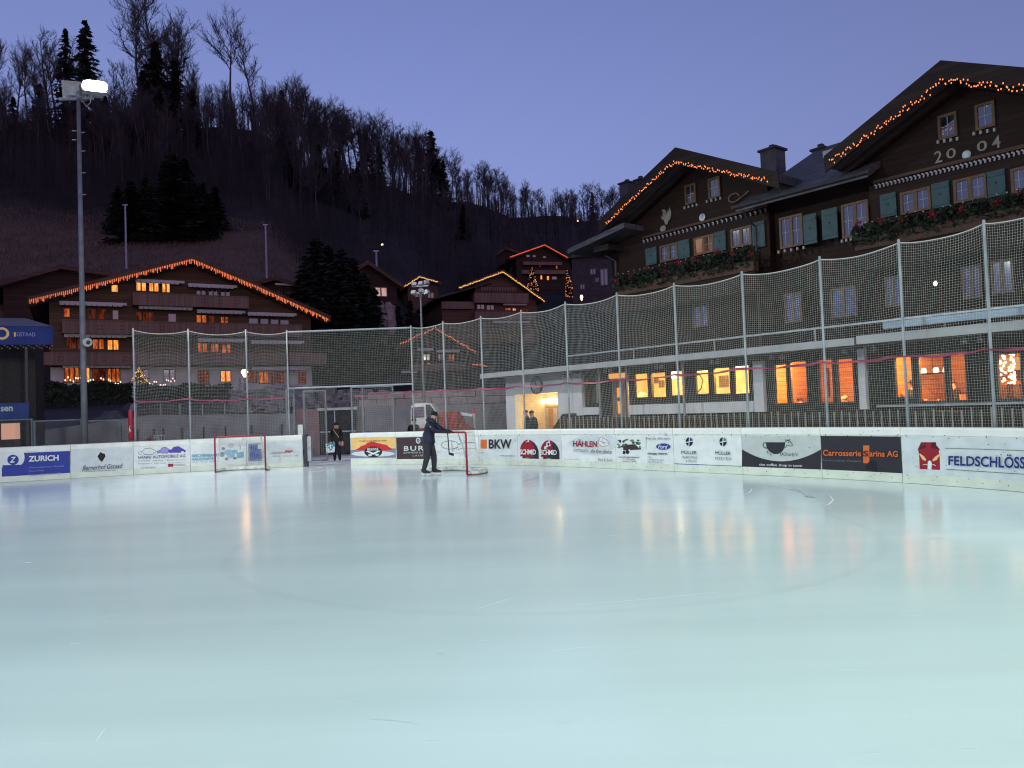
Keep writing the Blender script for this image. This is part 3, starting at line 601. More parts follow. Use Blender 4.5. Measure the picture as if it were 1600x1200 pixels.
def chain_ray(ch, px, py, off):
    t, z = ch.hit(px, py, off); x, y = ch.at(t, off); return x, y, z
def net_run(label, ch, tops, off, sag=.13, first=0, ends=()):
    x0, y0, z0 = chain_ray(ch, *tops[0], off); root = thing('safety_net', label, 'safety net', (x0, y0, 0))
    P = []
    for px, py in tops:
        x, y, z = chain_ray(ch, px, py, off); bx, by, _ = chain_ray(ch, px + .012 * 300 * (1 if px > 400 else 0), 668, off)
        P.append((x, y, z))
    for e in ends: P.append(e)
    P = [(x - x0, y - y0, z) for x, y, z in P]
    for x, y, z in P:
        q = MB(); q.tube([(x, y, 0), (x, y, z + .03)], .029, 10); q.lathe((x, y, z + .03), [(.029, 0), (.025, .02), (0, .03)], 10)
        q.box(x - .08, x + .08, y - .08, y + .08, 0, .02); q.build('post', M_POST, root, True)
    nm = MB(); rp = MB()
    for i in range(len(P) - 1):
        top = net_bay(nm, P[i][:2], P[i + 1][:2], P[i][2] - .02, P[i + 1][2] - .02, 1.05, sag * (math.dist(P[i][:2], P[i + 1][:2]) / 2.3), seed=i + first)
        rp.tube([P[i][:2] + (P[i][2] - .02,)] + top[1:-1] + [P[i + 1][:2] + (P[i + 1][2] - .02,)], .011, 5)
    nm.build('netting', M_NET, root); rp.build('head_rope', M_ROPE, root)
    return root
OFF = -.24
net_run('white safety net on thin posts at left, ending at the red padded post', CL, [(208, 515), (294, 516), (384, 517), (448, 518)], OFF, .16, 40)
net_run('long white safety net on tall posts sagging along the right boards', CR, [(642, 511), (692, 504), (751, 496), (814, 487), (883, 474), (963.5, 460), (1053, 445), (1159, 427), (1280.5, 404), (1404, 378), (1537, 348), (1690, 305)], OFF, .13, 0, [(9.95, 8.0, 5.1), (10.35, 5.6, 5.1)])
# straight net over the gate
ax_, ay_, az_ = chain_ray(CL, 448, 518, OFF); bx_, by_, bz_ = chain_ray(CR, 642, 511, OFF)
root = thing('safety_net', 'straight-topped safety net hung high over the rink gate', 'safety net', (ax_, ay_, 0))
A = (.04, 0.02); Bq = (bx_ - ax_ - .04, by_ - ay_ + .02)
zl = (W(448, 607, ay_).z, W(642, 600, by_).z)
nm = MB(); 
def gate_net():
    A_ = np.array(A); B_ = np.array(Bq); Lg = np.hypot(*(B_ - A_)); n = int(Lg / .06); L_ = []
    for i in range(1, n):
        u = i / n; x, y = A_ + (B_ - A_) * u; L_.append([(x + .01 * math.sin(5 * w + i * .1), y + .05 * math.sin(3.1 * w), zl[0] + (zl[1] - zl[0]) * u + (az_ + (bz_ - az_) * u - .03 - zl[0] - (zl[1] - zl[0]) * u) * w) for w in np.linspace(0, 1, 7)])
    for j in range(32):
        w = (j + .5) / 32; L_.append([(A_[0] + (B_[0] - A_[0]) * u, A_[1] + (B_[1] - A_[1]) * u + .05 * math.sin(3.1 * w), zl[0] + (zl[1] - zl[0]) * u + (az_ + (bz_ - az_) * u - .03 - zl[0] - (zl[1] - zl[0]) * u) * w) for u in np.linspace(0, 1, 12)])
    strands(nm, L_)
gate_net(); nm.build('netting', M_NET, root)
MB().tube([(0, 0, az_ - .02), (bx_ - ax_, by_ - ay_, bz_ - .02)], .03, 8).build('top_rail', M_POST, root)
MB().tube([(0, 0, zl[0]), (bx_ - ax_, by_ - ay_, zl[1])], .032, 8).build('bottom_rail', M_POST, root)
M_GATE = mat('gate_steel', (.20, .21, .23), (.15, .16, .18), .5, 4)
def frame_panel(label, pxs, ytop, ybot, d, mids=(), net=True, name='net_gate'):
    """steel framed net gate standing behind the boards"""
    p0 = W(pxs[0], ybot[0], d[0]); p1 = W(pxs[1], ybot[1], d[1]); q0 = W(pxs[0], ytop[0], d[0]).z; q1 = W(pxs[1], ytop[1], d[1]).z
    r = thing(name, label, 'gate', (p0.x, p0.y, 0)); dx, dy = p1.x - p0.x, p1.y - p0.y
    fr = MB(); z0 = .03
    fr.bar((0, 0, z0), (0, 0, q0), .06); fr.bar((dx, dy, z0), (dx, dy, q1), .06); fr.bar((.031, 0, q0 - .03), (dx - .031, dy, q1 - .03), .06); fr.bar((.031, 0, z0 + .03), (dx - .031, dy, z0 + .03), .06)
    for t, in mids: fr.bar((dx * t, dy * t, z0 + .061), (dx * t, dy * t, q0 + (q1 - q0) * t - .061), .055)
    fr.build('frame', M_GATE, r)
    if net:
        n_ = MB(); L_ = []; n = int(math.hypot(dx, dy) / .07); 
        for i in range(1, n): u = i / n; L_.append([(dx * u, dy * u, z0 + .06), (dx * u + .01, dy * u, (q0 + z0) / 2), (dx * u, dy * u, q0 + (q1 - q0) * u - .06)])
        for j in range(1, int((q0 - z0) / .07)): z = z0 + .07 * j; L_.append([(0, 0, z), (dx / 2, dy / 2, z - .01), (dx, dy, z)])
        strands(n_, L_, .0026); n_.build('netting', M_NET, r)
    return r
frame_panel('closed steel net panel on posts right of the gate opening', (551, 615.5), (603.5, 602), (676, 674), (28.6, 28.4), [(.27,)])
frame_panel('narrow steel net panel at the left side of the gate opening', (449.5, 461), (608, 608), (680, 680), (28.5, 28.7))
frame_panel('open steel gate leaf swung back into the gate opening', (477, 511.5), (610, 609), (716, 716), (30.6, 30.6), [(.03,)], True, 'swing_gate')
M_PAD = mat('red_vinyl', (.34, .015, .03), (.25, .01, .02), .4, 3)
x, y, z = chain_ray(CL, 205, 690, OFF - .02)
pd = thing('post_pad', 'red padded sleeve with a white mark strapped round the net post', 'post pad', (x, y, 0))
zt = W(205, 641, y).z; zb_ = 1.2
q = MB(); q.lathe((0, 0, zb_), [(0, 0), (.07, .0), (.085, .03), (.085, zt - zb_ - .05), (.07, zt - zb_), (0, zt - zb_)], 14); q.build('sleeve', M_PAD, pd, True)
q = MB()
for pts in ([(-.03, .25), (.02, .28), (.035, .36), (.0, .40), (.01, .46), (-.035, .44), (-.03, .36), (-.045, .30)], [(-.02, .48), (.02, .47), (.0, .52)]): 
    n = len(pts); q.add([(px_, -.088 + abs(px_) * .3, zb_ + pz) for px_, pz in pts], [tuple(range(n))])
q.build('emblem', P_WHITE, pd)

# ---- barrier tape strung along the nets
M_TAPE = mat('barrier_tape', (.30, .075, .115), (.24, .05, .09), .4, 3)
def tape(label, runs):
    b = MB(); o = None
    for ch, pts, off in runs:
        P = []
        for px, py in pts:
            if ch is None: w_ = W(px, py, off); P.append(w_)
            else: x, y, z = chain_ray(ch, px, py, off); P.append(Vector((x, y, z)))
        Q = []
        for i in range(len(P) - 1):
            for k in range(8): t = k / 8; p = P[i].lerp(P[i + 1], t); p.z -= .05 * 4 * t * (1 - t) + .012 * math.sin(i * 3 + k * 1.7); Q.append(p)
        Q.append(P[-1])
        if o is None: o = P[0].copy(); o.z = 0
        vs = []
        for i, p in enumerate(Q):
            w = .032 * (.75 + .25 * math.sin(i * .9)); tl = .02 * math.sin(i * .63)
            vs += [p - o + Vector((tl, 0, w)), p - o + Vector((-tl, .004, -w))]
        b.add(vs, [(2 * i, 2 * i + 1, 2 * i + 3, 2 * i + 2) for i in range(len(Q) - 1)])
    t = b.build('barrier_tape', M_TAPE, None, False, o); return tag(t, label, 'barrier tape')
tape('faded red barrier tape tied across the left safety net', [(CL, [(209, 627), (294, 623), (340, 625), (384, 623), (448, 620)], OFF + .14)])
tape('long red barrier tape tied along the right safety net from the gate', [(CR, [(553, 618), (585, 615), (642, 611.5), (692, 609.5), (751, 606.5), (814, 603), (883, 598.5), (963.5, 593.5), (1053, 586), (1159, 575.5), (1280.5, 566.5), (1404, 556.5), (1537, 546.5), (1690, 533)], OFF + .16)])

# ================================================================== goals
M_GNET = mat('goal_net_cord', (.66, .67, .64), (.55, .56, .54), .8, 20)
M_GPAD = mat('goal_base_pad', (.74, .76, .72), (.5, .52, .5), .6, 6)
def goal(label, L, Rr, depth=.95, h=1.22):
    """ice hockey goal whose mouth runs from ground point L to Rr; the cage lies on the far side"""
    L = Vector(L); Rr = Vector(Rr); m = (L + Rr) / 2; u = (Rr - L); w = u.length / 2; ang = math.atan2(u.y, u.x)
    r = thing('hockey_goal', label, 'hockey goal', (m.x, m.y, 0), ang)
    q = MB(); rad = .03
    q.tube([(-w, 0, .02), (-w, 0, h - .07), (-w + .02, 0, h - .02), (-w + .07, 0, h), (w - .07, 0, h), (w - .02, 0, h - .02), (w, 0, h - .07), (w, 0, .02)], rad, 10)
    q.build('goal_frame', M_RED, r, True)
    back = [(-w, 0), (-w - .06, depth * .35), (-w + .12, depth * .82), (-w + .42, depth), (w - .42, depth), (w - .12, depth * .82), (w + .06, depth * .35), (w, 0)]
    bs = catmull(back, 5)
    MB().tube([(x, y, .025) for x, y in bs], .025, 8).build('base_bar', M_RED, r, True)
    q = MB()                                                     # padded skirt over the base
    q.tube([(x * .985, y * .985, .07) for x, y in bs[2:-2]], [.062] * (len(bs) - 4), 8); q.build('base_pad', M_GPAD, r, True)
    mid = [(-w + .12, .0), (-w + .16, depth * .35), (-w + .35, depth * .52), (w - .35, depth * .52), (w - .16, depth * .35), (w - .12, .0)]; ms = catmull(mid, 7)
    MB().tube([(x, y, h - .01) for x, y in ms], .014, 6).build('top_bar', M_GPAD, r, True)
    MB().bar((0.0, depth * .97, .06), (0.0, depth * .52, h - .01), .03).build('centre_brace', M_GPAD, r)
    ln = MB(); n = len(ms); Lx = []
    bi = [bs[int(round(i * (len(bs) - 1) / (n - 1)))] for i in range(n)]
    def surf(t, v):                                              # t along the cage, v from base to top
        i = t * (n - 1); a = int(min(i, n - 2)); f = i - a
        p = np.array(bi[a]) * (1 - f) + np.array(bi[a + 1]) * f; s = np.array(ms[a]) * (1 - f) + np.array(ms[a + 1]) * f
        c = p * (1 - v) + s * v; sagv = 1 - .08 * math.sin(math.pi * v)
        return (c[0] * sagv, c[1] * sagv, .1 + (h - .12) * v)
    for i in range(64): Lx.append([surf(i / 63, v) for v in np.linspace(0, 1, 7)])
    for j in range(26): Lx.append([surf(t, j / 26) for t in np.linspace(0, 1, 34)])
    for i in range(30): t = i / 29; x = -w + .12 + (2 * w - .24) * t; Lx.append([(x, 0.0, h), (x, depth * (.35 + .17 * math.sin(math.pi * t) ** .4), h - .015)])
    for j in range(1, 9): y = depth * .5 * j / 9; Lx.append([(-w + .14, y, h - .01), (0, y, h - .04), (w - .14, y, h - .01)])
    strands(ln, Lx, .0028); ln.build('netting', M_GNET, r)
    return r
g2 = goal('red hockey goal being leaned on by the skater in dark clothes', W(663, 700, 23.3).xy.to_3d(), W(728.6, 700, 21.75).xy.to_3d())
g1 = goal('red hockey goal standing in front of the far left boards', W(336, 710, 26.55).xy.to_3d(), W(414.5, 710, 26.75).xy.to_3d(), .85)
q = MB(); f3, v3 = text2d('3', .02)[::-1]
q.add([(u * .05, 0, v * .08) for u, v in v3], [tuple(f) for f in f3]); o = q.build('number', P_BLACK, g2); 
o.location = (.915 + .08, .30, .06); o.rotation_euler = (0, 0, R_(60))
for gg in (g1, g2):
    pass

# ================================================================== people
M_SKIN = mat('skin', (.50, .30, .22), (.44, .25, .18), .5, 30)
M_JACKET = mat('navy_jacket', (.010, .014, .035), (.018, .022, .05), .65, 9, bump=.5)
M_TROUSER = mat('dark_trousers', (.022, .024, .03), (.034, .036, .045), .75, 7, bump=.5)
M_BEANIE = mat('black_knit', (.008, .008, .01), (.016, .016, .018), .9, 60, bump=.6)
M_HAIR = mat('brown_hair', (.03, .018, .01), (.05, .03, .018), .7, 40)
M_GLOVE = mat('black_glove', (.01, .01, .012), (.02, .02, .022), .6, 20)
def body(root, J, bones, groups, mats, name='body', sub=2, order=None):
    """one continuous skinned figure; groups maps a bone to a material slot"""
    names = list(J); idx = {n: i for i, n in enumerate(names)}
    me = bpy.data.meshes.new(name); me.from_pydata([J[n][0] for n in names], [(idx[a], idx[b]) for a, b in bones], [])
    o = bpy.data.objects.new(name, me); COL.objects.link(o)
    sk = o.modifiers.new('skin', 'SKIN'); sk.use_smooth_shade = True
    for i, n in enumerate(names):
        r = J[n][1]; me.skin_vertices[0].data[i].radius = (r, r) if not isinstance(r, tuple) else r
        me.skin_vertices[0].data[i].use_root = (n == names[0])
    sb = o.modifiers.new('sub', 'SUBSURF'); sb.levels = sub; sb.render_levels = sub
    m2 = bpy.data.meshes.new_from_object(o.evaluated_get(bpy.context.evaluated_depsgraph_get())); m2.name = name
    bpy.data.objects.remove(o)
    m2.materials.clear()
    for mm in mats: m2.materials.append(mm)
    seg = [(Vector(J[a][0]), Vector(J[b][0]), groups.get((a, b), 0)) for a, b in bones]
    for p in m2.polygons:
        c = p.center; best = (9, 0)
        for a, b, g in seg:
            d = b - a; t = max(0, min(1, (c - a).dot(d) / max(d.length_squared, 1e-9))); best = min(best, ((c - a - d * t).length, g))
        p.material_index = best[1]; p.use_smooth = True
    ob = bpy.data.objects.new(name, m2); COL.objects.link(ob); ob.parent = root; return ob
def figure(root, P, mats, fat=1.0, fingers=True, curl=None):
    """P: joint positions in the root's frame (x forward, y left, z up); mats: jacket, trousers, skin, gloves"""
    V = Vector; J = {}; g = {}; B = []
    hip, chest, neck, head = V(P['hip']), V(P['chest']), V(P['neck']), V(P['head'])
    J['hip'] = (hip, .135 * fat); J['waist'] = (hip.lerp(chest, .5), .13 * fat); J['chest'] = (chest, .145 * fat); J['neck'] = (neck, .062)
    up = (head - neck).normalized(); fw = V(P.get('face', (1, 0, 0))); fw = (fw - up * fw.dot(up)).normalized()
    J['skull'] = (neck.lerp(head, .55) + fw * .015, (.09, .098)); J['crown'] = (head, .08)
    J['jaw'] = (neck.lerp(head, .35) + fw * .055, .045)
    B += [('hip', 'waist'), ('waist', 'chest'), ('chest', 'neck'), ('neck', 'skull'), ('skull', 'crown'), ('skull', 'jaw')]
    g[('skull', 'crown')] = 2; g[('neck', 'skull')] = 2; g[('skull', 'jaw')] = 2
    for s in 'LR':
        sh, el, wr = V(P['shoulder' + s]), V(P['elbow' + s]), V(P['wrist' + s]); kn, an, toe, th = V(P['knee' + s]), V(P['ankle' + s]), V(P['toe' + s]), V(P['thigh' + s])
        J['sh' + s] = (sh, .082 * fat); J['el' + s] = (el, .06 * fat); J['wr' + s] = (wr, .042)
        d = V(P.get('hand' + s, tuple((wr - el).normalized() * .09)));  hd = wr + d; J['hd' + s] = (hd, .036)
        B += [('chest', 'sh' + s), ('sh' + s, 'el' + s), ('el' + s, 'wr' + s), ('wr' + s, 'hd' + s)]; g[('wr' + s, 'hd' + s)] = 3
        if fingers:
            dn = d.normalized(); side = dn.cross(V((0, 0, 1))); side = side.normalized() if side.length > .1 else V((0, 1, 0)); nrm = side.cross(dn); c = V(P.get('curl' + s, tuple(-nrm)))
            for k, (o_, l_) in enumerate(((-.03, .068), (-.01, .078), (.01, .074), (.03, .058))):
                a = hd + side * o_ + dn * .025; b1 = a + dn * l_ * .55 + c * l_ * .2; e = b1 + dn * l_ * .15 + c * l_ * .55
                J[f'fa{s}{k}'] = (a, .011); J[f'fb{s}{k}'] = (b1, .0095); J[f'fc{s}{k}'] = (e, .008)
                B += [('hd' + s, f'fa{s}{k}'), (f'fa{s}{k}', f'fb{s}{k}'), (f'fb{s}{k}', f'fc{s}{k}')]
                for q in B[-3:]: g[q] = 3
            tb = wr + d * .5 + side * (.045 if s == 'L' else -.045); J['ta' + s] = (tb, .013); J['tb' + s] = (tb + dn * .045 + c * .025, .010); B += [('hd' + s, 'ta' + s), ('ta' + s, 'tb' + s)]
            for q in B[-2:]: g[q] = 3
        J['th' + s] = (th, .108 * fat); J['kn' + s] = (kn, .078 * fat); J['an' + s] = (an, .06 * fat); J['toe' + s] = (toe, .04)
        B += [('hip', 'th' + s), ('th' + s, 'kn' + s), ('kn' + s, 'an' + s), ('an' + s, 'toe' + s)]
        for q in B[-4:]: g[q] = 1
    ob = body(root, J, B, g, mats)
    # face: nose, ears, eyes, mouth
    c = J['skull'][0]; lf = up.cross(fw)
    fq = MB(); fq.ball(c + fw * .088 + up * -.012, .016, 8, 6, 0, (1, .9, 1.4))
    for s in (-1, 1): fq.ball(c + lf * s * .08 + up * -.01, .024, 8, 6, 0, (.7, .5, 1.2))
    fq.build('nose_and_ears', M_SKIN, root, True)
    fe = MB()
    for s in (-1, 1): fe.ball(c + fw * .074 + lf * s * .032 + up * .018, .010, 6, 5)
    fe.ball(c + fw * .083 + up * -.045, .014, 8, 4, 0, (.6, 1.6, .4)); fe.build('eyes_and_mouth', mat('dark_eye', (.03, .015, .012), (.05, .02, .02), .4, 9), root, True)
    return J, up, fw
def hat(root, J, up, fw, m, name='beanie'):
    c = J['skull'][0]; q = MB(); vs = []; n = 16
    rot = Vector((0, 0, 1)).rotation_difference(up).to_matrix()
    for rr, zz in ((.098, .042), (.103, .048), (.103, .07), (.094, .105), (.068, .135), (.03, .15), (0.001, .153)):
        for j in range(n):
            a = 2 * math.pi * j / n; v = rot @ Vector((rr * math.cos(a), rr * .92 * math.sin(a), zz - .018 * 0)); vs.append(c + v - fw * .012)
    q.add(vs, [(i * n + j, i * n + (j + 1) % n, (i + 1) * n + (j + 1) % n, (i + 1) * n + j) for i in range(6) for j in range(n)]); q.build(name, m, root, True)
def skate(root, ank, toe, m_boot, yaw):
    """boot with a white sole and steel blade under it, at a foot of the figure"""
    r = bpy.data.objects.new('ice_skate', None); COL.objects.link(r); r.parent = root; r.location = (ank[0], ank[1], 0); r.rotation_euler = (0, 0, yaw)
    q = MB(); q.tube([(-.02, 0, ank[2] + .04), (-.02, 0, .16), (.03, 0, .125), (.12, 0, .115), (.2, 0, .11)], [.062, .055, .052, .048, .03], 10); q.build('boot', m_boot, r, True)
    q = MB(); q.box(-.075, .225, -.038, .038, .058, .082); q.prism([(-.05, .058), (-.04, .025), (.01, .025), (.02, .058)], -.012, .012); q.prism([(.1, .058), (.11, .025), (.19, .025), (.205, .058)], -.012, .012); q.build('sole', P_WHITE, r)
    q = MB(); q.prism([(-.085, .016), (-.07, .004), (.2, .004), (.225, .016), (.215, .026), (-.07, .026)], -.003, .003); q.build('blade', M_STEEL, r)

# the skater at the near goal
ps = G(672, 743.6); sk_ = thing('person', 'skater in navy jacket, grey trousers and black beanie leaning on the near goal', 'person', (ps.x, ps.y, 0), R_(-17))
inv = (Matrix.Translation(sk_.location) @ Matrix.Rotation(R_(-17), 4, 'Z')).inverted()
hand_w = W(705, 673.5, ps.y + .55); hl = inv @ Vector((hand_w.x, hand_w.y, 1.26))
P = dict(hip=(-.03, 0, 1.02), chest=(.06, 0, 1.40), neck=(.13, 0, 1.57), head=(.20, 0, 1.80), face=(1, -.1, -.12),
         shoulderR=(.08, -.19, 1.49), elbowR=(.30, -.24, 1.29), wristR=(.52, -.13, 1.262), handR=(.085, .02, -.012), curlR=(.1, 0, -1),
         shoulderL=(.08, .19, 1.49), elbowL=(.30, .24, 1.31), wristL=(.54, .15, 1.268), handL=(.085, -.02, -.012), curlL=(.1, 0, -1),
         thighR=(-.03, -.10, .92), kneeR=(-.02, -.11, .56), ankleR=(-.14, -.12, .17), toeR=(-.03, -.13, .115),
         thighL=(-.02, .10, .92), kneeL=(.09, .12, .56), ankleL=(.08, .13, .17), toeL=(.20, .13, .115))
J, up, fw = figure(sk_, P, [M_JACKET, M_TROUSER, M_SKIN, M_GLOVE], 1.2)
hat(sk_, J, up, fw, M_BEANIE)
M_BOOT = mat('skate_boot', (.015, .015, .018), (.03, .03, .034), .4, 8)
skate(sk_, P['ankleR'], P['toeR'], M_BOOT, R_(-8)); skate(sk_, P['ankleL'], P['toeL'], M_BOOT, R_(4))
q = MB()                                                        # hem, collar and hood of the jacket
q.lathe((-.01, 0, .93), [(.175, 0), (.185, .03), (.175, .12), (.16, .25), (.15, .3)], 16); q.v = [(x * 1.0, y * 1.15, z) for x, y, z in q.v]
q.lathe((.125, 0, 1.54), [(.13, -.02), (.105, .05), (.098, .10), (.09, .115), (.085, .10)], 14); q.ball((.02, 0, 1.60), .11, 10, 8, 0, (.8, 1.15, .75))
q.build('jacket', M_JACKET, sk_, True)
q = MB(); q.box(.17, .205, -.305, -.285, 1.40, 1.415); q.build('reflective_flash', P_WHITE, sk_)
hw = sk_.matrix_basis @ Vector((.60, -.12, 1.25))
st = thing('hockey_stick', 'thin dark hockey stick hanging down from the skater\'s hands', 'hockey stick', (hw.x + .03, hw.y - .06, 0), R_(-17))
MB().bar((0, 0, 1.30), (.04, -.02, .62), .022, .03).build('shaft', M_BLACK, st); MB().bar((.04, -.02, .64), (.17, .0, .60), .012, .07).build('blade', M_BLACK, st)

# the person waiting in the gate
ps = W(527, 716, 30.8); pg = thing('person', 'small person in dark clothes holding a patterned bag in the gate opening', 'person', (ps.x, ps.y, 0), R_(-80))
k = .87
def sc(P, k): return {a: (tuple(c * k for c in b) if isinstance(b, tuple) and not a.startswith(('face', 'curl')) else b) for a, b in P.items()}
STAND = dict(hip=(0, 0, .95), chest=(.02, 0, 1.30), neck=(.03, 0, 1.50), head=(.05, 0, 1.70), face=(1, 0, 0),
             shoulderR=(0, -.18, 1.39), elbowR=(-.03, -.25, 1.10), wristR=(.07, -.26, .86), handR=(.03, 0, -.085), curlR=(.6, .5, -.2), shoulderL=(0, .18, 1.39), elbowL=(-.02, .24, 1.10), wristL=(.08, .26, .87), handL=(.03, 0, -.085), curlL=(.6, -.5, -.2),
             thighR=(0, -.09, .88), kneeR=(.02, -.10, .50), ankleR=(0, -.11, .10), toeR=(.13, -.13, .045), thighL=(0, .09, .88), kneeL=(.02, .10, .50), ankleL=(0, .11, .10), toeL=(.13, .13, .045))
M_DKCLOTH = mat('dark_coat', (.014, .014, .018), (.024, .024, .03), .8, 10, bump=.4)
J, up, fw = figure(pg, sc(STAND, k), [M_DKCLOTH, M_DKCLOTH, M_SKIN, M_SKIN], .95); hat(pg, J, up, fw, M_BEANIE)
MB().bar((.165, -.12, 1.27), (.175, .10, .93), .035, .012).build('shoulder_strap', P_SAND, pg)
M_BAG = mat('patterned_bag', lin(225, 232, 236), lin(60, 140, 165), .6, 9, lo=.48, hi=.52, detail=1)
bg_ = thing('carrier_bag', 'white and teal patterned bag held by the person in the gate', 'bag', (ps.x, ps.y, 0), R_(-80))
q = MB(); q.prism([(-.16, -.02), (.15, 0), (.18, .34), (-.19, .36)], -.05, .05); q.v = [(z_y + .12, x - .24 , z + .36) for x, z_y, z in q.v]; q.build('bag_body', M_BAG, bg_)
q = MB(); q.tube([(.12, -.30, .70), (.12, -.26, .77), (.12, -.21, .77), (.12, -.17, .70)], .008, 6); q.build('bag_handle', P_WHITE, bg_)

def stander(label, px, d, z, rz, h=1.72, mats=None, cap=True, lean=0):
    p = W(px, 660, d); t = thing('person', label, 'person', (p.x, p.y, z), R_(rz)); k = h / 1.78
    J, up, fw = figure(t, sc(STAND, k), mats or [M_DKCLOTH, M_DKCLOTH, M_SKIN, M_SKIN], 1.12)
    if cap: hat(t, J, up, fw, M_BEANIE)
    else: hat(t, J, up, fw, M_HAIR, 'hair')
    return t
# ================================================================== terrain
def zz(px, py, d): return W(px, py, d).z
TC = []                                                          # columns: photo x -> knots (distance, height)
for px in (-700, -200, 0, 150, 300, 420):
    TC.append((px, [(1, -.06), (36.5, -.06), (38.2, 1.5), (46, 2.5), (58, 3.6), (80, 5.2), (94, zz(px, 432 if px < 350 else 445, 94)), (118, zz(px, 352, 118)), (166, zz(px, 208, 166)), (190, zz(px, 205, 190)), (300, 62), (700, 70)]))
TC.append((480, [(1, -.06), (36.5, -.06), (38.2, 1.5), (60, 3.2), (80, 6), (98, 15), (125, zz(480, 370, 125)), (195, zz(480, 262, 195)), (225, zz(480, 262, 225)), (330, 66), (700, 70)]))
TC.append((600, [(1, -.06), (36.5, -.06), (38.2, 1.4), (60, 3), (80, 6), (100, 12), (130, zz(600, 395, 130)), (232, zz(600, 290, 232)), (262, zz(600, 289, 262)), (360, 70), (700, 70)]))
TC.append((720, [(1, -.06), (36.5, -.06), (38.2, 1.2), (60, 3), (80, 5), (104, 11.5), (118, 14), (150, 24), (205, zz(720, 372, 205)), (300, zz(720, 316, 300)), (340, zz(720, 315, 340)), (420, 78), (700, 78)]))
TC.append((850, [(1, -.06), (37, -.06), (60, 1), (85, 5), (110, 12), (150, 25), (210, zz(850, 385, 210)), (390, zz(850, 338, 390)), (430, zz(850, 337, 430)), (520, 92), (800, 92)]))
TC.append((960, [(1, -.06), (45, -.06), (70, 3), (110, 13), (150, 25), (220, zz(960, 385, 220)), (440, zz(960, 346, 440)), (490, zz(960, 344, 490)), (560, 100), (800, 100)]))
TC.append((1150, [(1, -.06), (70, -.06), (120, 14), (230, 42), (480, zz(1150, 345, 480)), (800, 110)]))
TC.append((2600, [(1, -.06), (80, -.06), (140, 14), (230, 42), (480, 110), (800, 130)]))
def hgt(x, y):
    """ground height at a place in front of the camera"""
    px = 800 + x / max(y, .5) * FPX
    px = min(max(px, TC[0][0]), TC[-1][0])
    for i in range(len(TC) - 1):
        if TC[i][0] <= px <= TC[i + 1][0]: break
    f = (px - TC[i][0]) / (TC[i + 1][0] - TC[i][0]); f = f * f * (3 - 2 * f)
    za = np.interp(y, [k[0] for k in TC[i][1]], [k[1] for k in TC[i][1]]); zb = np.interp(y, [k[0] for k in TC[i + 1][1]], [k[1] for k in TC[i + 1][1]])
    z = za + (zb - za) * f
    if y > 90: z += min(1, (y - 90) / 40) * (math.sin(x * .21 + y * .05) * .5 + math.sin(x * .063 + y * .11) * .9)
    return float(z)
def terrain_material():
    m = bpy.data.materials.new('hillside_ground'); m.use_nodes = True; n = m.node_tree; b = n.nodes['Principled BSDF']; N = n.nodes.new; L = n.links.new
    b.inputs['Roughness'].default_value = .95; b.inputs['Specular IOR Level'].default_value = .1
    at = N('ShaderNodeAttribute'); at.attribute_name = 'zone'; tc = N('ShaderNodeTexCoord')
    no = N('ShaderNodeTexNoise'); no.inputs['Scale'].default_value = .25; no.inputs['Detail'].default_value = 9; no.inputs['Roughness'].default_value = .7; L(tc.outputs['Object'], no.inputs[0])
    def ramp(a, c):
        r = N('ShaderNodeValToRGB'); r.color_ramp.elements[0].position = .35; r.color_ramp.elements[1].position = .68; r.color_ramp.elements[0].color = (*a, 1); r.color_ramp.elements[1].color = (*c, 1); L(no.outputs[0], r.inputs[0]); return r
    ra = ramp((.025, .023, .024), (.045, .04, .04)); rb = ramp((.085, .066, .052), (.17, .125, .105)); rc = ramp((.05, .05, .053), (.085, .083, .088))
    sp = N('ShaderNodeSeparateColor'); L(at.outputs['Color'], sp.inputs[0])
    m1 = N('ShaderNodeMix'); m1.data_type = 'RGBA'; L(sp.outputs[0], m1.inputs['Factor']); L(ra.outputs[0], m1.inputs['A']); L(rb.outputs[0], m1.inputs['B'])
    m2 = N('ShaderNodeMix'); m2.data_type = 'RGBA'; L(sp.outputs[1], m2.inputs['Factor']); L(m1.outputs['Result'], m2.inputs['A']); L(rc.outputs[0], m2.inputs['B']); L(m2.outputs['Result'], b.inputs['Base Color'])
    bp = N('ShaderNodeBump'); bp.inputs['Strength'].default_value = .6; bp.inputs['Distance'].default_value = .4; L(no.outputs[0], bp.inputs['Height']); L(bp.outputs[0], b.inputs['Normal'])
    return m
PXS = list(range(-700, 2601, 30)); DS = list(np.concatenate([[1, 8, 16], np.arange(24, 48, 1.5), np.arange(48, 120, 3), np.arange(120, 260, 6), np.arange(260, 500, 14), [520, 560, 620, 700]]))
b = MB(); zone = []
for d in DS:
    for px in PXS:
        x = (px - 800) / FPX * d; b.v.append((x, d, hgt(x, d)))
        meadow = max(0, min(1, (d - 84) / 6)) * max(0, min(1, (122 - d) / 8)) * max(0, min(1, (520 - px) / 60))
        zone.append((meadow, 1.0 if d < 44 else max(0, (56 - d) / 12), 0, 1))
nx = len(PXS)
for i in range(len(DS) - 1):
    for j in range(nx - 1): b.f.append((i * nx + j, i * nx + j + 1, (i + 1) * nx + j + 1, (i + 1) * nx + j)); b.m.append(0)
o = len(b.v)
b.v += [(-900, -160, -.07), (900, -160, -.07), (900, 1.0, -.07), (-900, 1.0, -.07)]; b.f.append((o, o + 1, o + 2, o + 3)); b.m.append(0); zone += [(0, 1, 0, 1)] * 4
g_ = b.build('ground', terrain_material(), None, True); tag(g_, kind='structure')
ca = g_.data.color_attributes.new('zone', 'FLOAT_COLOR', 'POINT'); ca.data.foreach_set('color', [c for z in zone for c in z])
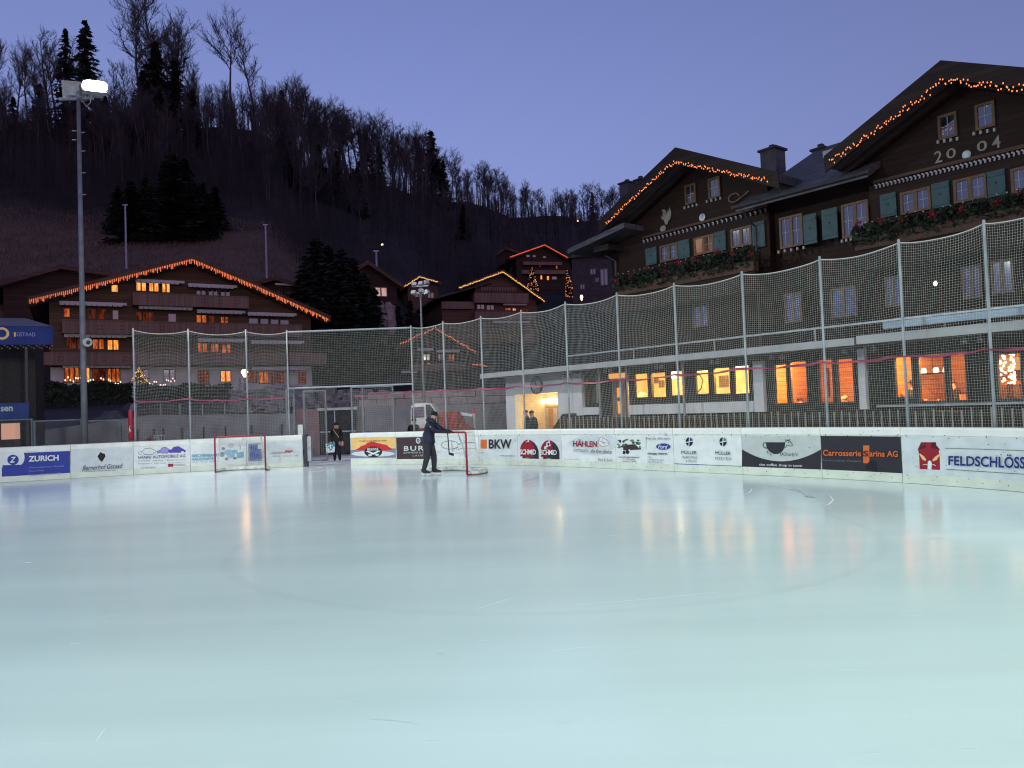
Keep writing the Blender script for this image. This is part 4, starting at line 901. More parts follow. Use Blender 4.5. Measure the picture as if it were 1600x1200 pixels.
# trodden snow and wet concrete inside the gate
b = MB(); pts = [(-9.6, 28.15), (-5.2, 28.1), (-3.4, 32.5), (-3, 36.2), (-11.5, 36.2), (-10.5, 31)]
b.add([(x, y, -.02) for x, y in pts], [tuple(range(6))]); tag(b.build('path', M_SNOWY), kind='structure')

# ================================================================== house parts
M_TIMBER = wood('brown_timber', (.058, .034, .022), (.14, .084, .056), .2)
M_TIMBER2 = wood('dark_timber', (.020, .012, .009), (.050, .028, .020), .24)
M_PARAPET = wood('balcony_boards', (.115, .072, .055), (.23, .155, .125), .16, 'X')
M_RENDER = mat('white_render', (.50, .49, .50), (.42, .41, .42), .9, 1.5, bump=.1)
M_ROOF = mat('slate_roof', (.035, .033, .036), (.075, .07, .076), .75, 1.4, (1, 5, 1), bump=.5)
M_ROOF2 = mat('brown_tile_roof', (.06, .05, .05), (.13, .115, .11), .8, 1.8, (6, 1, 1), bump=.6)
M_FASCIA = wood('verge_boards', (.05, .03, .022), (.12, .07, .048), .17)
M_AWN = mat('awning_cassette', (.46, .45, .46), (.38, .37, .38), .6, 6)
M_FRAME = mat('window_frame_wood', (.10, .06, .035), (.14, .085, .05), .6, 8)
M_DPANE = mat('dark_window_glass', (.012, .012, .018), (.03, .03, .04), .06, 1.2, spec=1.0)
G_BRIGHT = curtain_glow('lit_curtain_bright', (1, .20, .02), (1, .52, .14), 1.15)
G_MED = curtain_glow('lit_curtain', (.35, .04, .006), (1, .24, .05), .62)
G_DIM = curtain_glow('lit_curtain_dim', (.05, .008, .004), (.36, .06, .02), .45, 6)
G_PINK = curtain_glow('lit_curtain_pink', (.55, .30, .30), (.85, .55, .48), .75, 16)
M_DPANE.node_tree.nodes['Principled BSDF'].inputs['IOR'].default_value = 1.8
GLOW = dict(bright=G_BRIGHT, med=G_MED, dim=G_DIM, pink=G_PINK, dark=M_DPANE)
E_RED = emit('orange_red_bulb', (1, .22, .07), 1.25); E_YEL = emit('amber_bulb', (1, .50, .12), 1.25); E_WARM = emit('warm_white_bulb', (1, .62, .38), 2.6); E_LAMP = emit('lamp_glow', (1, .55, .2), 7); E_PINKW = emit('rose_white_bulb', (1, .55, .5), 2.2)
def window(par, q, style, y=0.0, bars=(2, 1), fr=.06, m=None, label=None, name='window', fm=None):
    """framed window proud of a wall at local depth y: frame part with its pane(s) as one sub-part"""
    x0, x1, z0, z1 = q; b = MB(); d0, d1 = y - .07, y - .004
    b.box(x0, x0 + fr, d0, d1, z0, z1); b.box(x1 - fr, x1, d0, d1, z0, z1); b.box(x0 + fr, x1 - fr, d0, d1, z0, z0 + fr); b.box(x0 + fr, x1 - fr, d0, d1, z1 - fr, z1)
    for i in range(1, bars[0]):
        x = x0 + (x1 - x0) * i / bars[0]; w = fr * .8; b.box(x - w, x + w, d0 + .005, d1, z0 + fr, z1 - fr)
    f = b.build(name, fm or M_FRAME, par)
    b = MB(); b.box(x0 + fr * .5, x1 - fr * .5, y - .03, y - .01, z0 + fr * .5, z1 - fr * .5); b.build('pane', m or GLOW[style], f)
    if label: f['label'] = label
    return f
def roof_gable(par, ap, L, Rr, y0, y1, t=.28, m=M_ROOF, fascia=M_FASCIA, rid=True):
    """ap, L, R are (x, z) of the roof's upper surface; from the front verge y0 back to y1"""
    b = MB(); tt = t
    for (x0, z0), (x1, z1) in ((L, ap), (ap, Rr)):
        b.prism([(x0, z0), (x1, z1), (x1, z1 - tt), (x0, z0 - tt)], y0 + .06, y1)
    r = b.build('roof', m, par)
    b = MB(); h = t + .2
    for (x0, z0), (x1, z1) in ((L, ap), (ap, Rr)):
        b.prism([(x0, z0 + .05), (x1, z1 + .05), (x1, z1 - h), (x0, z0 - h)], y0, y0 + .055)
        for q in (y0 + .9, ): b.prism([(x0 + .1 * (1 if x1 > x0 else -1), z0 - tt - .003), (x1, z1 - tt - .003), (x1, z1 - tt - .25), (x0 + .1, z0 - tt - .22)], q, q + .2)
    b.build('verge_board', fascia, par)
    return r
def string_lights(label, F, pts, off, m, step=.22, r=.03, drop=(.02, .18), group=None, loc=None, dash=False, sag=0.0):
    """fairy lights along a polyline of photo pixels lying in the plane of a gable"""
    P = [F.hit(x, y, off) for x, y in pts]; o = F.world(P[0][0], off, P[0][1])
    t = thing('string_lights', label, 'string lights', o, F.a, group)
    P = [Vector((x - P[0][0], 0, z - P[0][1])) for x, z in P]
    c = MB(); c.tube(P, .012, 4); c.build('cable', M_BLACK, t)
    b = MB(); rg = random.Random(int(pts[0][0] * 7 + pts[0][1]))
    for a, e in zip(P[:-1], P[1:]):
        n = max(1, int((e - a).length / step))
        for i in range(n):
            p = a.lerp(e, (i + .5) / n)
            d = rg.uniform(*drop); q = p + Vector((rg.uniform(-.03, .03), -.03, -d))
            if dash: b.bar(p + Vector((0, -.03, 0)), q, r, r)
            else: b.ball(q, r, 5, 4, 0, (1, 1, 1.5))
    ob = b.build('bulbs', m, t); ob['kind'] = 'stuff'
    return t

# ================================================================== the large chalet on the left
FA = Frame((-25.9, 62, 0), R_(30))
ca_ = thing('chalet', 'wide four-storey brown chalet with red lights along its gable, left behind the net', 'chalet', FA.o, FA.a)
OV = -1.7
ap = FA.hit(300, 400, OV); le = FA.hit(43, 465, OV); re = FA.hit(517, 494, OV)
zs = lambda x: ap[1] + (le[1] - ap[1]) * (x - ap[0]) / (le[0] - ap[0]) if x < ap[0] else ap[1] + (re[1] - ap[1]) * (x - ap[0]) / (re[0] - ap[0])
xl, xr = FA.hit(78, 560)[0], FA.hit(487, 560)[0]; zg = FA.hit(280, 573)[1]
MB().prism([(xl, zg), (xr, zg), (xr, zs(xr) - .35), (ap[0], ap[1] - .35), (xl, zs(xl) - .35)], 0, 15).build('wall', M_TIMBER, ca_)
MB().box(xl + .02, xr - .02, .02, 14.9, 1.0, zg).build('plinth_wall', M_RENDER, ca_)
roof_gable(ca_, ap, le, re, OV, 16.5, .3, M_ROOF2)
for (p0, p1, l, r) in ((208, 389, (457, 474), (465.5, 484)), (97, 472, (497, 517), (511, 529)), (66, 511, (545, 566), (558.5, 573))):
    x0, x1, z0, z1 = FA.quad(p0, p1, l, r, -1.4)
    q = MB(); q.box(x0, x1, -1.4, -1.33, z0, z1); q.box(x0, x0 + .07, -1.33, -.01, z0, z1); q.box(x1 - .07, x1, -1.33, -.01, z0, z1); q.box(x0 - .03, x1 + .03, -1.46, -1.28, z1 + .002, z1 + .06); q.box(x0, x1, -1.32, -.01, z0 + .02, z0 + .16)
    bal = q.build('balcony', M_PARAPET, ca_)
    q = MB(); rr = random.Random(int(p0)); x = x0 + 1
    while x < x1 - 1:
        for dx, dz in ((0, .3), (.22, .3), (0, .55), (.22, .55)): q.box(x + dx, x + dx + .07, -1.404, -1.39, z0 + dz, z0 + dz + .09)
        x += rr.choice((1.3, 1.5, 2.4))
    q.build('cut_outs', M_BLACK, bal)
for (p0, p1, ya, yb) in ((93, 198, 471, 477), (212, 288, 436, 443), (294, 370, 442.5, 450), (217, 301, 477, 483), (308, 383, 483, 490), (387, 463, 487, 494), (100, 206, 521, 526), (309, 383, 529, 533), (392, 475, 532, 536), (98, 206, 569, 572.5), (393, 477, 573.5, 576.5)):
    x0, z0 = FA.hit(p0, ya, -.9); x1, z1 = FA.hit(p1, yb, -.9); zm = (z0 + z1) / 2
    q = MB(); q.box(x0, x1, -1.0, -.82, zm - .1, zm + .1); q.box(x0, x1, -.82, -.0, zm + .03, zm + .08)
    n = int((x1 - x0) / .35)
    for i in range(n): q.box(x0 + i * .35, x0 + i * .35 + .3, -1.02, -1.0, zm - .2, zm - .02)
    q.build('awning', M_AWN, ca_)
WIN = [(173, 185, (444, 457), (444.5, 457.5), 'bright', 1), (212, 229, (440.5, 455), (441, 456), 'bright', 2), (232, 248.5, (441, 456), (442, 457), 'bright', 2), (252.5, 266, (442, 457.5), (442.5, 458), 'bright', 2),
       (306, 322, (449.5, 461), (450, 462), 'dark', 2), (325, 341, (450.5, 462.5), (451, 463), 'dark', 2), (344, 360, (451.5, 464), (452.5, 465), 'dark', 2),
       (99, 110, (481, 496), (481.5, 496.5), 'med', 1), (137, 150, (482, 498), (483, 499), 'dim', 2), (153, 166, (482, 499), (483, 500), 'dim', 1), (175, 186, (484, 500), (484, 500), 'dark', 1), (212, 222, (487, 501), (487, 501), 'dim', 1), (223, 240, (487, 502), (488, 503), 'dim', 2), (262, 276, (489, 505), (490, 506), 'dark', 1),
       (306, 323, (491, 505.5), (492, 506.5), 'med', 2), (326, 335, (493, 507), (493, 507.5), 'dim', 1), (344, 357, (494, 508), (495, 509), 'med', 2), (388, 404, (496, 510), (497, 511), 'dark', 1), (406, 420, (497, 511), (498, 512), 'dark', 1), (422, 436, (498, 512), (499, 513), 'dark', 1), (437, 452, (499, 513), (500, 514), 'dark', 1),
       (104, 119, (527, 545), (528, 546), 'dim', 2), (121, 133, (528, 546), (528.5, 546.5), 'dim', 1), (144, 163, (529, 546), (530, 547), 'med', 2), (167, 186, (530, 547), (531, 548), 'bright', 2), (308, 324, (535, 550.5), (536, 551.5), 'med', 2), (329, 342, (536, 551), (537, 552), 'med', 2), (346, 361, (537, 552), (538, 553), 'med', 2),
       (100, 124, (574, 598), (574, 598), 'med', 3), (126, 141, (574, 598), (574.5, 598.5), 'bright', 2), (144, 166, (575, 598), (575, 598), 'dim', 2), (167, 188, (575, 598), (575.5, 598.5), 'med', 3), (214, 233, (577, 592), (577, 592), 'dark', 2), (255, 274, (577, 596), (577, 596), 'dark', 2),
       (309, 327, (577, 601), (578, 602), 'dim', 2), (344, 361, (578.5, 597), (579, 597.5), 'bright', 2), (386, 402, (580, 598), (580.5, 598.5), 'dim', 2), (404, 420, (580, 599), (581, 600), 'med', 2), (422, 444, (581, 599), (582, 600), 'dim', 3), (466, 478, (580, 600), (580.5, 600.5), 'dim', 1)]
for p0, p1, l, r, st, nb in WIN: window(ca_, FA.quad(p0, p1, l, r), st, 0, (nb, 1))
string_lights('long orange-red icicle lights along the gable of the wide left chalet', FA, [(45, 468.5), (172, 437.5), (300, 404.5), (410, 451), (513, 498)], OV - .06, E_RED, .13, .042, (.12, .42), 'light strings on the chalet gables', dash=True)
string_lights('warm fairy lights draped over the hedge below the left chalet', FA, [(100, 596), (140, 597), (190, 598)], -6.2, E_WARM, .15, .045, (-.3, .15), 'fairy lights on the hedges')
string_lights('rosy fairy lights along the hedge behind the left net', FA, [(232, 597), (250, 600), (274, 594)], -6.2, E_PINKW, .13, .045, (-.25, .2), 'fairy lights on the hedges')
string_lights('small cluster of warm fairy lights at the left end of the left chalet', FA, [(70, 596), (78, 596)], -2.2, E_WARM, .3, .07, (-.2, .2), 'fairy lights on the hedges')

# ================================================================== chalets further up the valley
def small_chalet(F, label, ap_px, l_px, r_px, wl, wr, ybase, dep, ov=-1.0, m=M_TIMBER, name='chalet', roofm=M_ROOF, zb=None, extra=1.0, t=.22):
    t_ = thing(name, label, 'chalet', F.o, F.a)
    a = F.hit(*ap_px, ov); l = F.hit(*l_px, ov); r = F.hit(*r_px, ov)
    f = lambda x: a[1] + (l[1] - a[1]) * (x - a[0]) / (l[0] - a[0]) if x < a[0] else a[1] + (r[1] - a[1]) * (x - a[0]) / (r[0] - a[0])
    x0 = F.hit(wl, l_px[1])[0]; x1 = F.hit(wr, r_px[1])[0]; z0 = F.hit(ap_px[0], ybase)[1] if zb is None else zb
    MB().prism([(x0, z0), (x1, z0), (x1, f(x1) - t - .02), (a[0], a[1] - t - .02), (x0, f(x0) - t - .02)], 0, dep).build('wall', m, t_)
    roof_gable(t_, a, l, r, ov, dep + extra, t, roofm)
    return t_
def parapet(t, F, p0, p1, l, r, off, m=M_PARAPET):
    x0, x1, z0, z1 = F.quad(p0, p1, l, r, off); q = MB(); q.box(x0, x1, off, off + .07, z0, z1); q.box(x0, x1, off + .07, -.005, z0 + .02, z0 + .15); q.box(x0, x0 + .07, off + .07, -.005, z0 + .15, z1); q.box(x1 - .07, x1, off + .07, -.005, z0 + .15, z1); return q.build('balcony', m, t)
def awning(t, F, p0, p1, ya, yb, off=-.6):
    x0, z0 = F.hit(p0, ya, off); x1, z1 = F.hit(p1, yb, off); z = (z0 + z1) / 2; MB().box(x0, x1, off - .1, off + .1, z - .12, z + .12).build('awning', M_AWN, t)
# two joined chalets with amber lights
FB = Frame((-.3, 104, 0), R_(18))
cb = small_chalet(FB, 'brown chalet with amber lights on its gable and two stacked balconies, above the net', (786, 421), (716, 448), (852, 469), 742, 838, 535, 14, -1.3)
parapet(cb, FB, 741, 826, (453, 468), (463, 478), -1.1); parapet(cb, FB, 742, 834, (485, 497), (489, 501), -1.1)
awning(cb, FB, 743, 784, 467, 473); awning(cb, FB, 786, 823, 473, 478.5); awning(cb, FB, 770, 826, 500, 506)
q = MB(); x0, x1, z0, z1 = FB.quad(752, 808, (446, 452), (451, 457), -1.15)
for i in range(14): q.box(x0 + (x1 - x0) * i / 14, x0 + (x1 - x0) * (i + .55) / 14, -1.2, -1.15, z0, z1)
q.build('carved_frieze', M_PARAPET, cb)
for p in ((789, 798, (480.5, 485), (481, 485.5), 'med'), (800.5, 806, (481, 486), (481.5, 486.5), 'bright'), (745, 757, (475, 483), (476, 484), 'dark'), (760, 772, (476, 484), (477, 485), 'dark'), (812, 824, (482, 490), (483, 491), 'dim')): window(cb, FB.quad(*p[:4]), p[4])
string_lights('amber lights on the gable of the nearer balcony chalet above the net', FB, [(717, 449), (786, 424), (851, 470)], -1.36, E_YEL, .14, .06, (.02, .14), 'light strings on the chalet gables')
q = MB(); x0, z0 = FB.hit(690, 470, .3); x1, z1 = FB.hit(741, 450, .3); q.box(x0, x1 + .3, .3, 12, 8, FB.hit(700, 470)[1]); cbl = q.build('side_wall', M_TIMBER, cb)
q = MB(); q.prism([(x0 - 1.2, FB.hit(672, 466)[1]), (x1 + 2.2, FB.hit(745, 440)[1]), (x1 + 2.2, FB.hit(745, 440)[1] - .25), (x0 - 1.2, FB.hit(672, 466)[1] - .25)], -.9, 13); q.build('side_roof', M_ROOF, cb)
x0, x1, z0, z1 = FB.quad(690, 741, (473, 480), (470, 478), -.5); MB().box(x0, x1, -.5, -.43, z0 - .3, z1).build('balcony', M_PARAPET, cb)
FC_ = Frame((-14.6, 112, 0), R_(20))
cc = small_chalet(FC_, 'small dark chalet gable with a short amber light string, left of the balcony chalet', (655, 429), (626, 448), (690, 441), 637, 684, 530, 12, -1.0, t=.2)
for p in ((648, 660, (455, 464), (456, 465), 'dark'), (668, 678, (457, 466), (457, 466), 'dark')): window(cc, FC_.quad(*p[:4]), p[4])
string_lights('short amber light string on the small gable left of the balcony chalet', FC_, [(627, 450), (655, 432), (684, 439.5)], -1.06, E_YEL, .14, .06, (.02, .14), 'light strings on the chalet gables')
# the chalet behind the net with a red line of lights
FD = Frame((-7.6, 78, 0), R_(10))
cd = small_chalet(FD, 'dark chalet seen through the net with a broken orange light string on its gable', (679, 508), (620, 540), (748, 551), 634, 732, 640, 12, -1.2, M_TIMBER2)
awning(cd, FD, 652, 677, 544, 548); awning(cd, FD, 682, 719, 547, 550); awning(cd, FD, 627, 652, 580, 582)
parapet(cd, FD, 640, 728, (566, 577), (570, 581), -1.0)
for p in ((701, 710, (553, 564), (553.5, 564.5), 'med'), (660, 672, (553, 563), (553, 563), 'dark'), (684, 694, (553, 563), (553, 563), 'dark'), (712, 720, (585, 596), (585, 596), 'dark')): window(cd, FD.quad(*p[:4]), p[4])
string_lights('broken orange light string on the gable seen through the net', FD, [(624, 537), (679, 511), (743, 549)], -1.28, E_RED, .17, .045, (.02, .16), 'light strings on the chalet gables')
string_lights('short orange light row on the balcony edge behind the net', FD, [(737, 568), (762, 571)], -1.2, E_RED, .13, .04, (.0, .12), 'light rows on the balcony behind the net')
string_lights('tiny orange light cluster at the balcony corner behind the net', FD, [(666, 566), (673, 568)], -1.2, E_RED, .13, .04, (.0, .12), 'light rows on the balcony behind the net')
# far chalet with thin red outline and two lit trees
FE = Frame((7.0, 152, 0), R_(14))
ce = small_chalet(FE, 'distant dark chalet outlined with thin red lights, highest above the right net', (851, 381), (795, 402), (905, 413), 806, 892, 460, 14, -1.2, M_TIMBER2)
parapet(ce, FE, 818, 878, (407, 412), (411, 416), -1.0); parapet(ce, FE, 815, 884, (420, 426), (424, 430), -1.0)
for p in ((822, 828, (398, 402), (398, 402), 'dark'), (832, 837, (398.5, 402), (398.5, 402), 'dark'), (848, 853, (400, 403.5), (400, 403.5), 'dark'), (842, 845, (412, 417), (412, 417), 'med'), (868, 871.5, (415, 420), (415, 420), 'med'), (844, 847.5, (430, 437), (430, 437), 'bright'), (854, 858, (431, 438), (431, 438), 'bright'), (862, 870, (432, 437), (432, 437), 'dark')): window(ce, FE.quad(*p[:4]), p[4], 0, (1, 1))
string_lights('thin red light line on the highest distant chalet', FE, [(797, 401.5), (851, 382.5), (903, 411)], -1.26, emit('red_bulb', (1, .12, .07), 1.0), .13, .07, (.0, .05), 'light strings on the chalet gables')
FE2 = Frame((-1.2, 160, 0), R_(-8)); c2_ = small_chalet(FE2, 'dark unlit roof left of the highest distant chalet', (790, 386), (772, 399), (820, 397), 776, 818, 440, 12, -.8, M_TIMBER2)
# dark gable above a rock face, with one pinkish window
FG = Frame((-14.6, 84, 0), R_(24))
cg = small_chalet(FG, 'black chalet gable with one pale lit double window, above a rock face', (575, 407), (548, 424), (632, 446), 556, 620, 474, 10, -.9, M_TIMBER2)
window(cg, FG.quad(585, 605, (448, 463.5), (449, 464.5)), 'pink', 0, (2, 1), .09)
rk = MB(); rr = random.Random(4)
for i in range(60):
    x, z = FG.hit(rr.uniform(586, 612), rr.uniform(474, 520)); s = rr.uniform(.35, .8); rk.ball((x, rr.uniform(.2, .9), z), s, 6, 5, 0, (1, 1, rr.uniform(1, 1.8)))
M_ROCK = mat('pale_rock', (.20, .16, .15), (.36, .30, .29), .9, 1.3, bump=.8)
tag(rk.build('rock_face', M_ROCK, None, False, FG.o), 'pale pinkish rock face under the black chalet', 'rock face').rotation_euler = (0, 0, FG.a)
# roof rising behind the left end of the wide chalet, and one right of its ridge
FH = Frame((-48, 84, 0), R_(32)); ch_ = small_chalet(FH, 'dark chalet behind the left end of the wide chalet', (95, 414), (-20, 446), (190, 428), 5, 170, 520, 12, -1.2, M_TIMBER2, roofm=M_ROOF)
q = MB(); q.prism([(FH.hit(-20, 446, -1.2)[0], FH.hit(-20, 446, -1.2)[1] + .02), (FH.hit(95, 414, -1.2)[0], FH.hit(95, 414, -1.2)[1] + .02), (FH.hit(95, 414, -1.2)[0], FH.hit(95, 414, -1.2)[1] + .06), (FH.hit(-20, 446, -1.2)[0], FH.hit(-20, 446, -1.2)[1] + .06)], -1.0, 13); q.build('roof_snow', mat('thin_snow', (.17, .17, .2), (.06, .06, .07), .8, .9), ch_)
FI = Frame((-29, 88, 0), R_(30)); ci = small_chalet(FI, 'low dark house with a pale gutter, peeping out right of the wide chalet ridge', (430, 432), (396, 441), (474, 445), 402, 466, 520, 10, -.9, M_TIMBER2)
awning(ci, FI, 430, 465, 443.5, 446); 
for p in ((432, 440, (448, 458), (448, 458)), (446, 454, (449, 459), (449, 459))): window(ci, FI.quad(*p), 'dark')
# plain house under the wing roof of the near chalets
FJ = Frame((13.5, 118, 0), R_(-12)); cj = thing('house', 'grey-lilac house with pale window frames, half hidden by the near chalet', 'house', FJ.o, FJ.a)
x0, z1 = FJ.hit(893, 402); x1, _ = FJ.hit(990, 400); MB().box(x0, x1, 0, 9, 10, z1).build('wall', mat('lilac_render', (.04, .036, .042), (.06, .055, .063), .9, 2), cj)
MB().prism([(x0 - .6, z1 - .2), ((x0 + x1) / 2, z1 + 2.6), (x1 + .6, z1 - .2)], -.6, 9.6).build('roof', M_ROOF, cj)
for p in ((922, 931, (420, 429), (420, 429)), (938, 950, (420, 446), (420, 446)), (906, 914, (444, 452), (444, 452)), (930, 936, (434, 441), (434, 441))): window(cj, FJ.quad(*p), 'dark', 0, (2, 1), .12, None, None, 'window', mat('grey_window_frame', (.12, .12, .14), (.16, .16, .18), .6, 5))

# ================================================================== yard walls, fences and plants between the rink and the chalets
M_CONC = mat('grey_concrete', (.19, .185, .20), (.27, .265, .285), .85, .9, bump=.2)
M_STONE = mat('pink_stone', (.25, .20, .205), (.34, .28, .285), .9, 2.4, bump=.4)
def wall_run(name, label, cat, pts, z0, z1, th, m, parts=None):
    """upright wall along plan points (x, y); top may vary (list)"""
    o = pts[0]; t = thing(name, label, cat, (o[0], o[1], 0)); b = MB()
    z1s = z1 if isinstance(z1, (list, tuple)) else [z1] * len(pts)
    for i in range(len(pts) - 1):
        a = Vector((pts[i][0] - o[0], pts[i][1] - o[1], 0)); e = Vector((pts[i + 1][0] - o[0], pts[i + 1][1] - o[1], 0)); d = (e - a).normalized(); n = Vector((-d.y, d.x, 0)) * th
        vs = [a + Vector((0, 0, z0)), e + Vector((0, 0, z0)), e + n + Vector((0, 0, z0)), a + n + Vector((0, 0, z0)), a + Vector((0, 0, z1s[i])), e + Vector((0, 0, z1s[i + 1])), e + n + Vector((0, 0, z1s[i + 1])), a + n + Vector((0, 0, z1s[i]))]
        b.add(vs, [(0, 3, 2, 1), (4, 5, 6, 7), (0, 1, 5, 4), (1, 2, 6, 5), (2, 3, 7, 6), (3, 0, 4, 7)])
    b.build('wall_body', m, t); return t
def PL(px, d): w = W(px, 660, d); return (w.x, w.y)
w1 = wall_run('retaining_wall', 'grey concrete retaining wall behind the left boards and net', 'wall', [PL(-80, 35), PL(60, 35.6), PL(230, 36.2), PL(470, 36.2)], -.06, [1.5, 1.6, zz(230, 649, 36.2), zz(470, 646, 36.2)], .4, M_CONC)
q = MB()
for px in (110, 160, 215, 240, 255, 284, 318, 352, 393, 440): x, y = PL(px, 36.12); q.box(x - PL(-80, 35)[0] - .03, x - PL(-80, 35)[0] + .03, y - PL(-80, 35)[1] - .03, y - PL(-80, 35)[1] + .02, 0, 1.5)
q.build('joint', M_DARK, w1)
x, y = PL(233, 36.0); mk = thing('wall_sign', 'small faded wall marking with a red triangle on the grey retaining wall', 'sign', (x, y, 1.0))
MB().add([(-.16, 0, .05), (.1, 0, -.1), (.08, 0, .2)], [(0, 1, 2)]).build('triangle', P_RED, mk)
uv, fs = text2d('FBTI'); MB().add([(.2 + u * .5, 0, -.05 + v * .25) for u, v in uv], fs).build('lettering', P_WHITE, mk)
w2 = wall_run('retaining_wall', 'grey concrete wall topped by a course of pinkish stone, right of the gate', 'wall', [PL(553, 36.3), PL(700, 36.5), PL(812, 37.5)], -.06, [zz(553, 634, 36.3), zz(700, 632, 36.5), zz(812, 629, 37.5)], .5, M_CONC)
o = PL(553, 36.3); q = MB(); 
A = [PL(560, 36.2), PL(812, 37.4)]; zt = zz(690, 609, 36.6); zb_ = zz(690, 632, 36.6) + .002; dx, dy = A[1][0] - A[0][0], A[1][1] - A[0][1]; n = 9
for i in range(n):
    for j in range(2):
        f0 = (i + .5 * (j % 2)) / n; f1 = min(1, f0 + 1 / n - .004); h = (zt - zb_) / 2
        a = Vector((A[0][0] + dx * f0 - o[0], A[0][1] + dy * f0 - o[1], 0)); e = Vector((A[0][0] + dx * f1 - o[0], A[0][1] + dy * f1 - o[1], 0))
        m_ = (a + e) / 2 + Vector((0, .3, zb_ + h * (j + .5))); q.bar(Vector((a.x, a.y + .3, m_.z)), Vector((e.x, e.y + .3, m_.z)), .5, h - .02)
q.build('coping', M_STONE, w2)
gar = thing('garage_front', 'dark roller door set in the wall behind the gate person', 'garage door', (*PL(500, 36.0), 0)); o = PL(500, 36.0)
x1 = PL(556, 36)[0] - o[0]; zt = zz(525, 641, 36)
MB().box(0, x1, .0, .1, -.05, zt).build('door_leaf', M_DARK, gar); q = MB(); q.box(-.1, x1 + .1, -.12, -.002, zt, zt + .12); q.box(x1 * .4, x1 * .4 + .05, -.02, -.002, 0, zt); q.box(0, x1, -.025, -.003, zt * .5, zt * .5 + .06); q.build('frame', M_STEEL, gar)
MB().prism([(-.75, -.05), (-.05, -.05), (-.05, zt + .1), (-1.15, zt + .1)], .0, .3).build('side_wall', mat('reddish_render', (.24, .16, .16), (.3, .21, .21), .9, 2), gar)
x, y = PL(505, 33.8); nb = thing('notice_board', 'small white notice fixed to the swing gate', 'notice', (x - .1, 30.5, zz(507, 672, 30.5))); MB().box(-.1, .1, 0, .02, -.25, .25).build('sheet', P_WHITE, nb)
# stone rockery with small conifers
def rockery(label, px0, px1, ylo, yhi, d, seed):
    rr = random.Random(seed); b = MB(); o = W((px0 + px1) / 2, ylo, d)
    for i in range(150):
        px = rr.uniform(px0, px1); f = rr.random(); y = ylo + (yhi(px) - ylo) * f; w = W(px, y, d + f * 2.5); s = rr.uniform(.12, .34)
        c = w - Vector((o.x, o.y, 0)); n = 6; vs = []
        for k in range(8): vs.append((c.x + s * rr.uniform(.6, 1.3) * (1 if k & 1 else -1), c.y + s * rr.uniform(.5, 1) * (1 if k & 2 else -1), c.z + s * rr.uniform(.4, .9) * (1 if k & 4 else -1)))
        b.add(vs, [(0, 2, 3, 1), (4, 5, 7, 6), (0, 1, 5, 4), (1, 3, 7, 5), (3, 2, 6, 7), (2, 0, 4, 6)])
    return tag(b.build('rockery', mat('rockery_stone', (.11, .10, .11), (.26, .245, .265), .9, 2.2, bump=.5), None, False, (o.x, o.y, 0)), label, 'rockery')
rockery('heap of pale stones below the lantern behind the left net', 365, 480, 640, lambda p: 605 + abs(p - 440) * .12, 40, 1)
rockery('heap of pale stones above the dark garage door', 462, 612, 638, lambda p: 606 + (p - 470) * .08, 39, 2)
M_NEEDLE = mat('conifer_needles', (.016, .025, .018), (.034, .048, .032), .8, 5); M_BARK = mat('tree_bark', (.035, .028, .026), (.06, .05, .046), .9, 8)
def needle_cone(mb, h, r, n, seed, z0=.1, up=.25, leaf=.16):
    """leaf-sized sprays set along drooping boughs, thinning towards the tip"""
    rg = np.random.default_rng(seed)
    for _ in range(n):
        f = rg.random() ** .75; z = h * (z0 + (1 - z0) * f); R = r * (1 - f) ** .85 * (.75 + .35 * math.sin(f * 40 + seed)) + .02 * r; a = rg.uniform(0, 2 * math.pi); q = R * rg.random() ** .45
        c = Vector((q * math.cos(a), q * math.sin(a), z - q * .22)); s = leaf * (.5 + rg.random()); o = Vector((math.cos(a), math.sin(a), -.35 + up * rg.normal())).normalized() * s; t = Vector((-math.sin(a), math.cos(a), rg.normal() * .35)) * s * .42
        mb.add([c - o * .5 - t * .6, c - o * .3 + t, c + o + t * .3, c + o * .8 - t * .6], [(0, 1, 2, 3)])
def conifer(label, px, ybase, d, h, r, seed, n=500, group=None, name='conifer', bulbs=None, cat='tree', leaf=None):
    w = W(px, ybase, d); t = thing(name, label, cat, w, seed * .7, group)
    MB().tube([(0, 0, -.3), (0, 0, h * .95)], [h * .022, h * .004], 6).build('trunk', M_BARK, t)
    b = MB(); needle_cone(b, h, r, n, seed, .06, .25, leaf or h * .045); b.build('crown', M_NEEDLE, t)
    if bulbs:
        m, k, s = bulbs; q = MB(); rg = random.Random(seed)
        for _ in range(k):
            f = rg.random() ** 1.3; a = rg.uniform(0, 6.283); R = r * (1 - f) ** .85; q.ball((R * math.cos(a), R * math.sin(a), h * (.06 + .94 * f)), s, 5, 4)
        o_ = q.build('bulbs', m, t); o_['kind'] = 'stuff'
    return t
conifer('small outdoor Christmas tree with warm bulbs, just right of the red padded post', 218, 612, 55, 1.95 * .9, .8, 3, 500, None, 'christmas_tree', (emit('xmas_bulb', (1, .5, .15), 2.0), 130, .03), 'Christmas tree', .12)
conifer('slim lit Christmas tree left of the distant red-outlined chalet', 832.5, 456, 146, 4.7, 1.15, 5, 420, 'lit trees by the distant chalet', 'christmas_tree', (emit('xmas_bulb_red', (1, .30, .10), 1.9), 150, .05), 'Christmas tree', .35)
conifer('slim leaning lit Christmas tree right of the distant red-outlined chalet', 892, 470, 144, 5.8, 1.0, 6, 420, 'lit trees by the distant chalet', 'christmas_tree', (MATS['xmas_bulb_red'], 150, .05), 'Christmas tree', .35).rotation_euler = (0, R_(-5), 0)
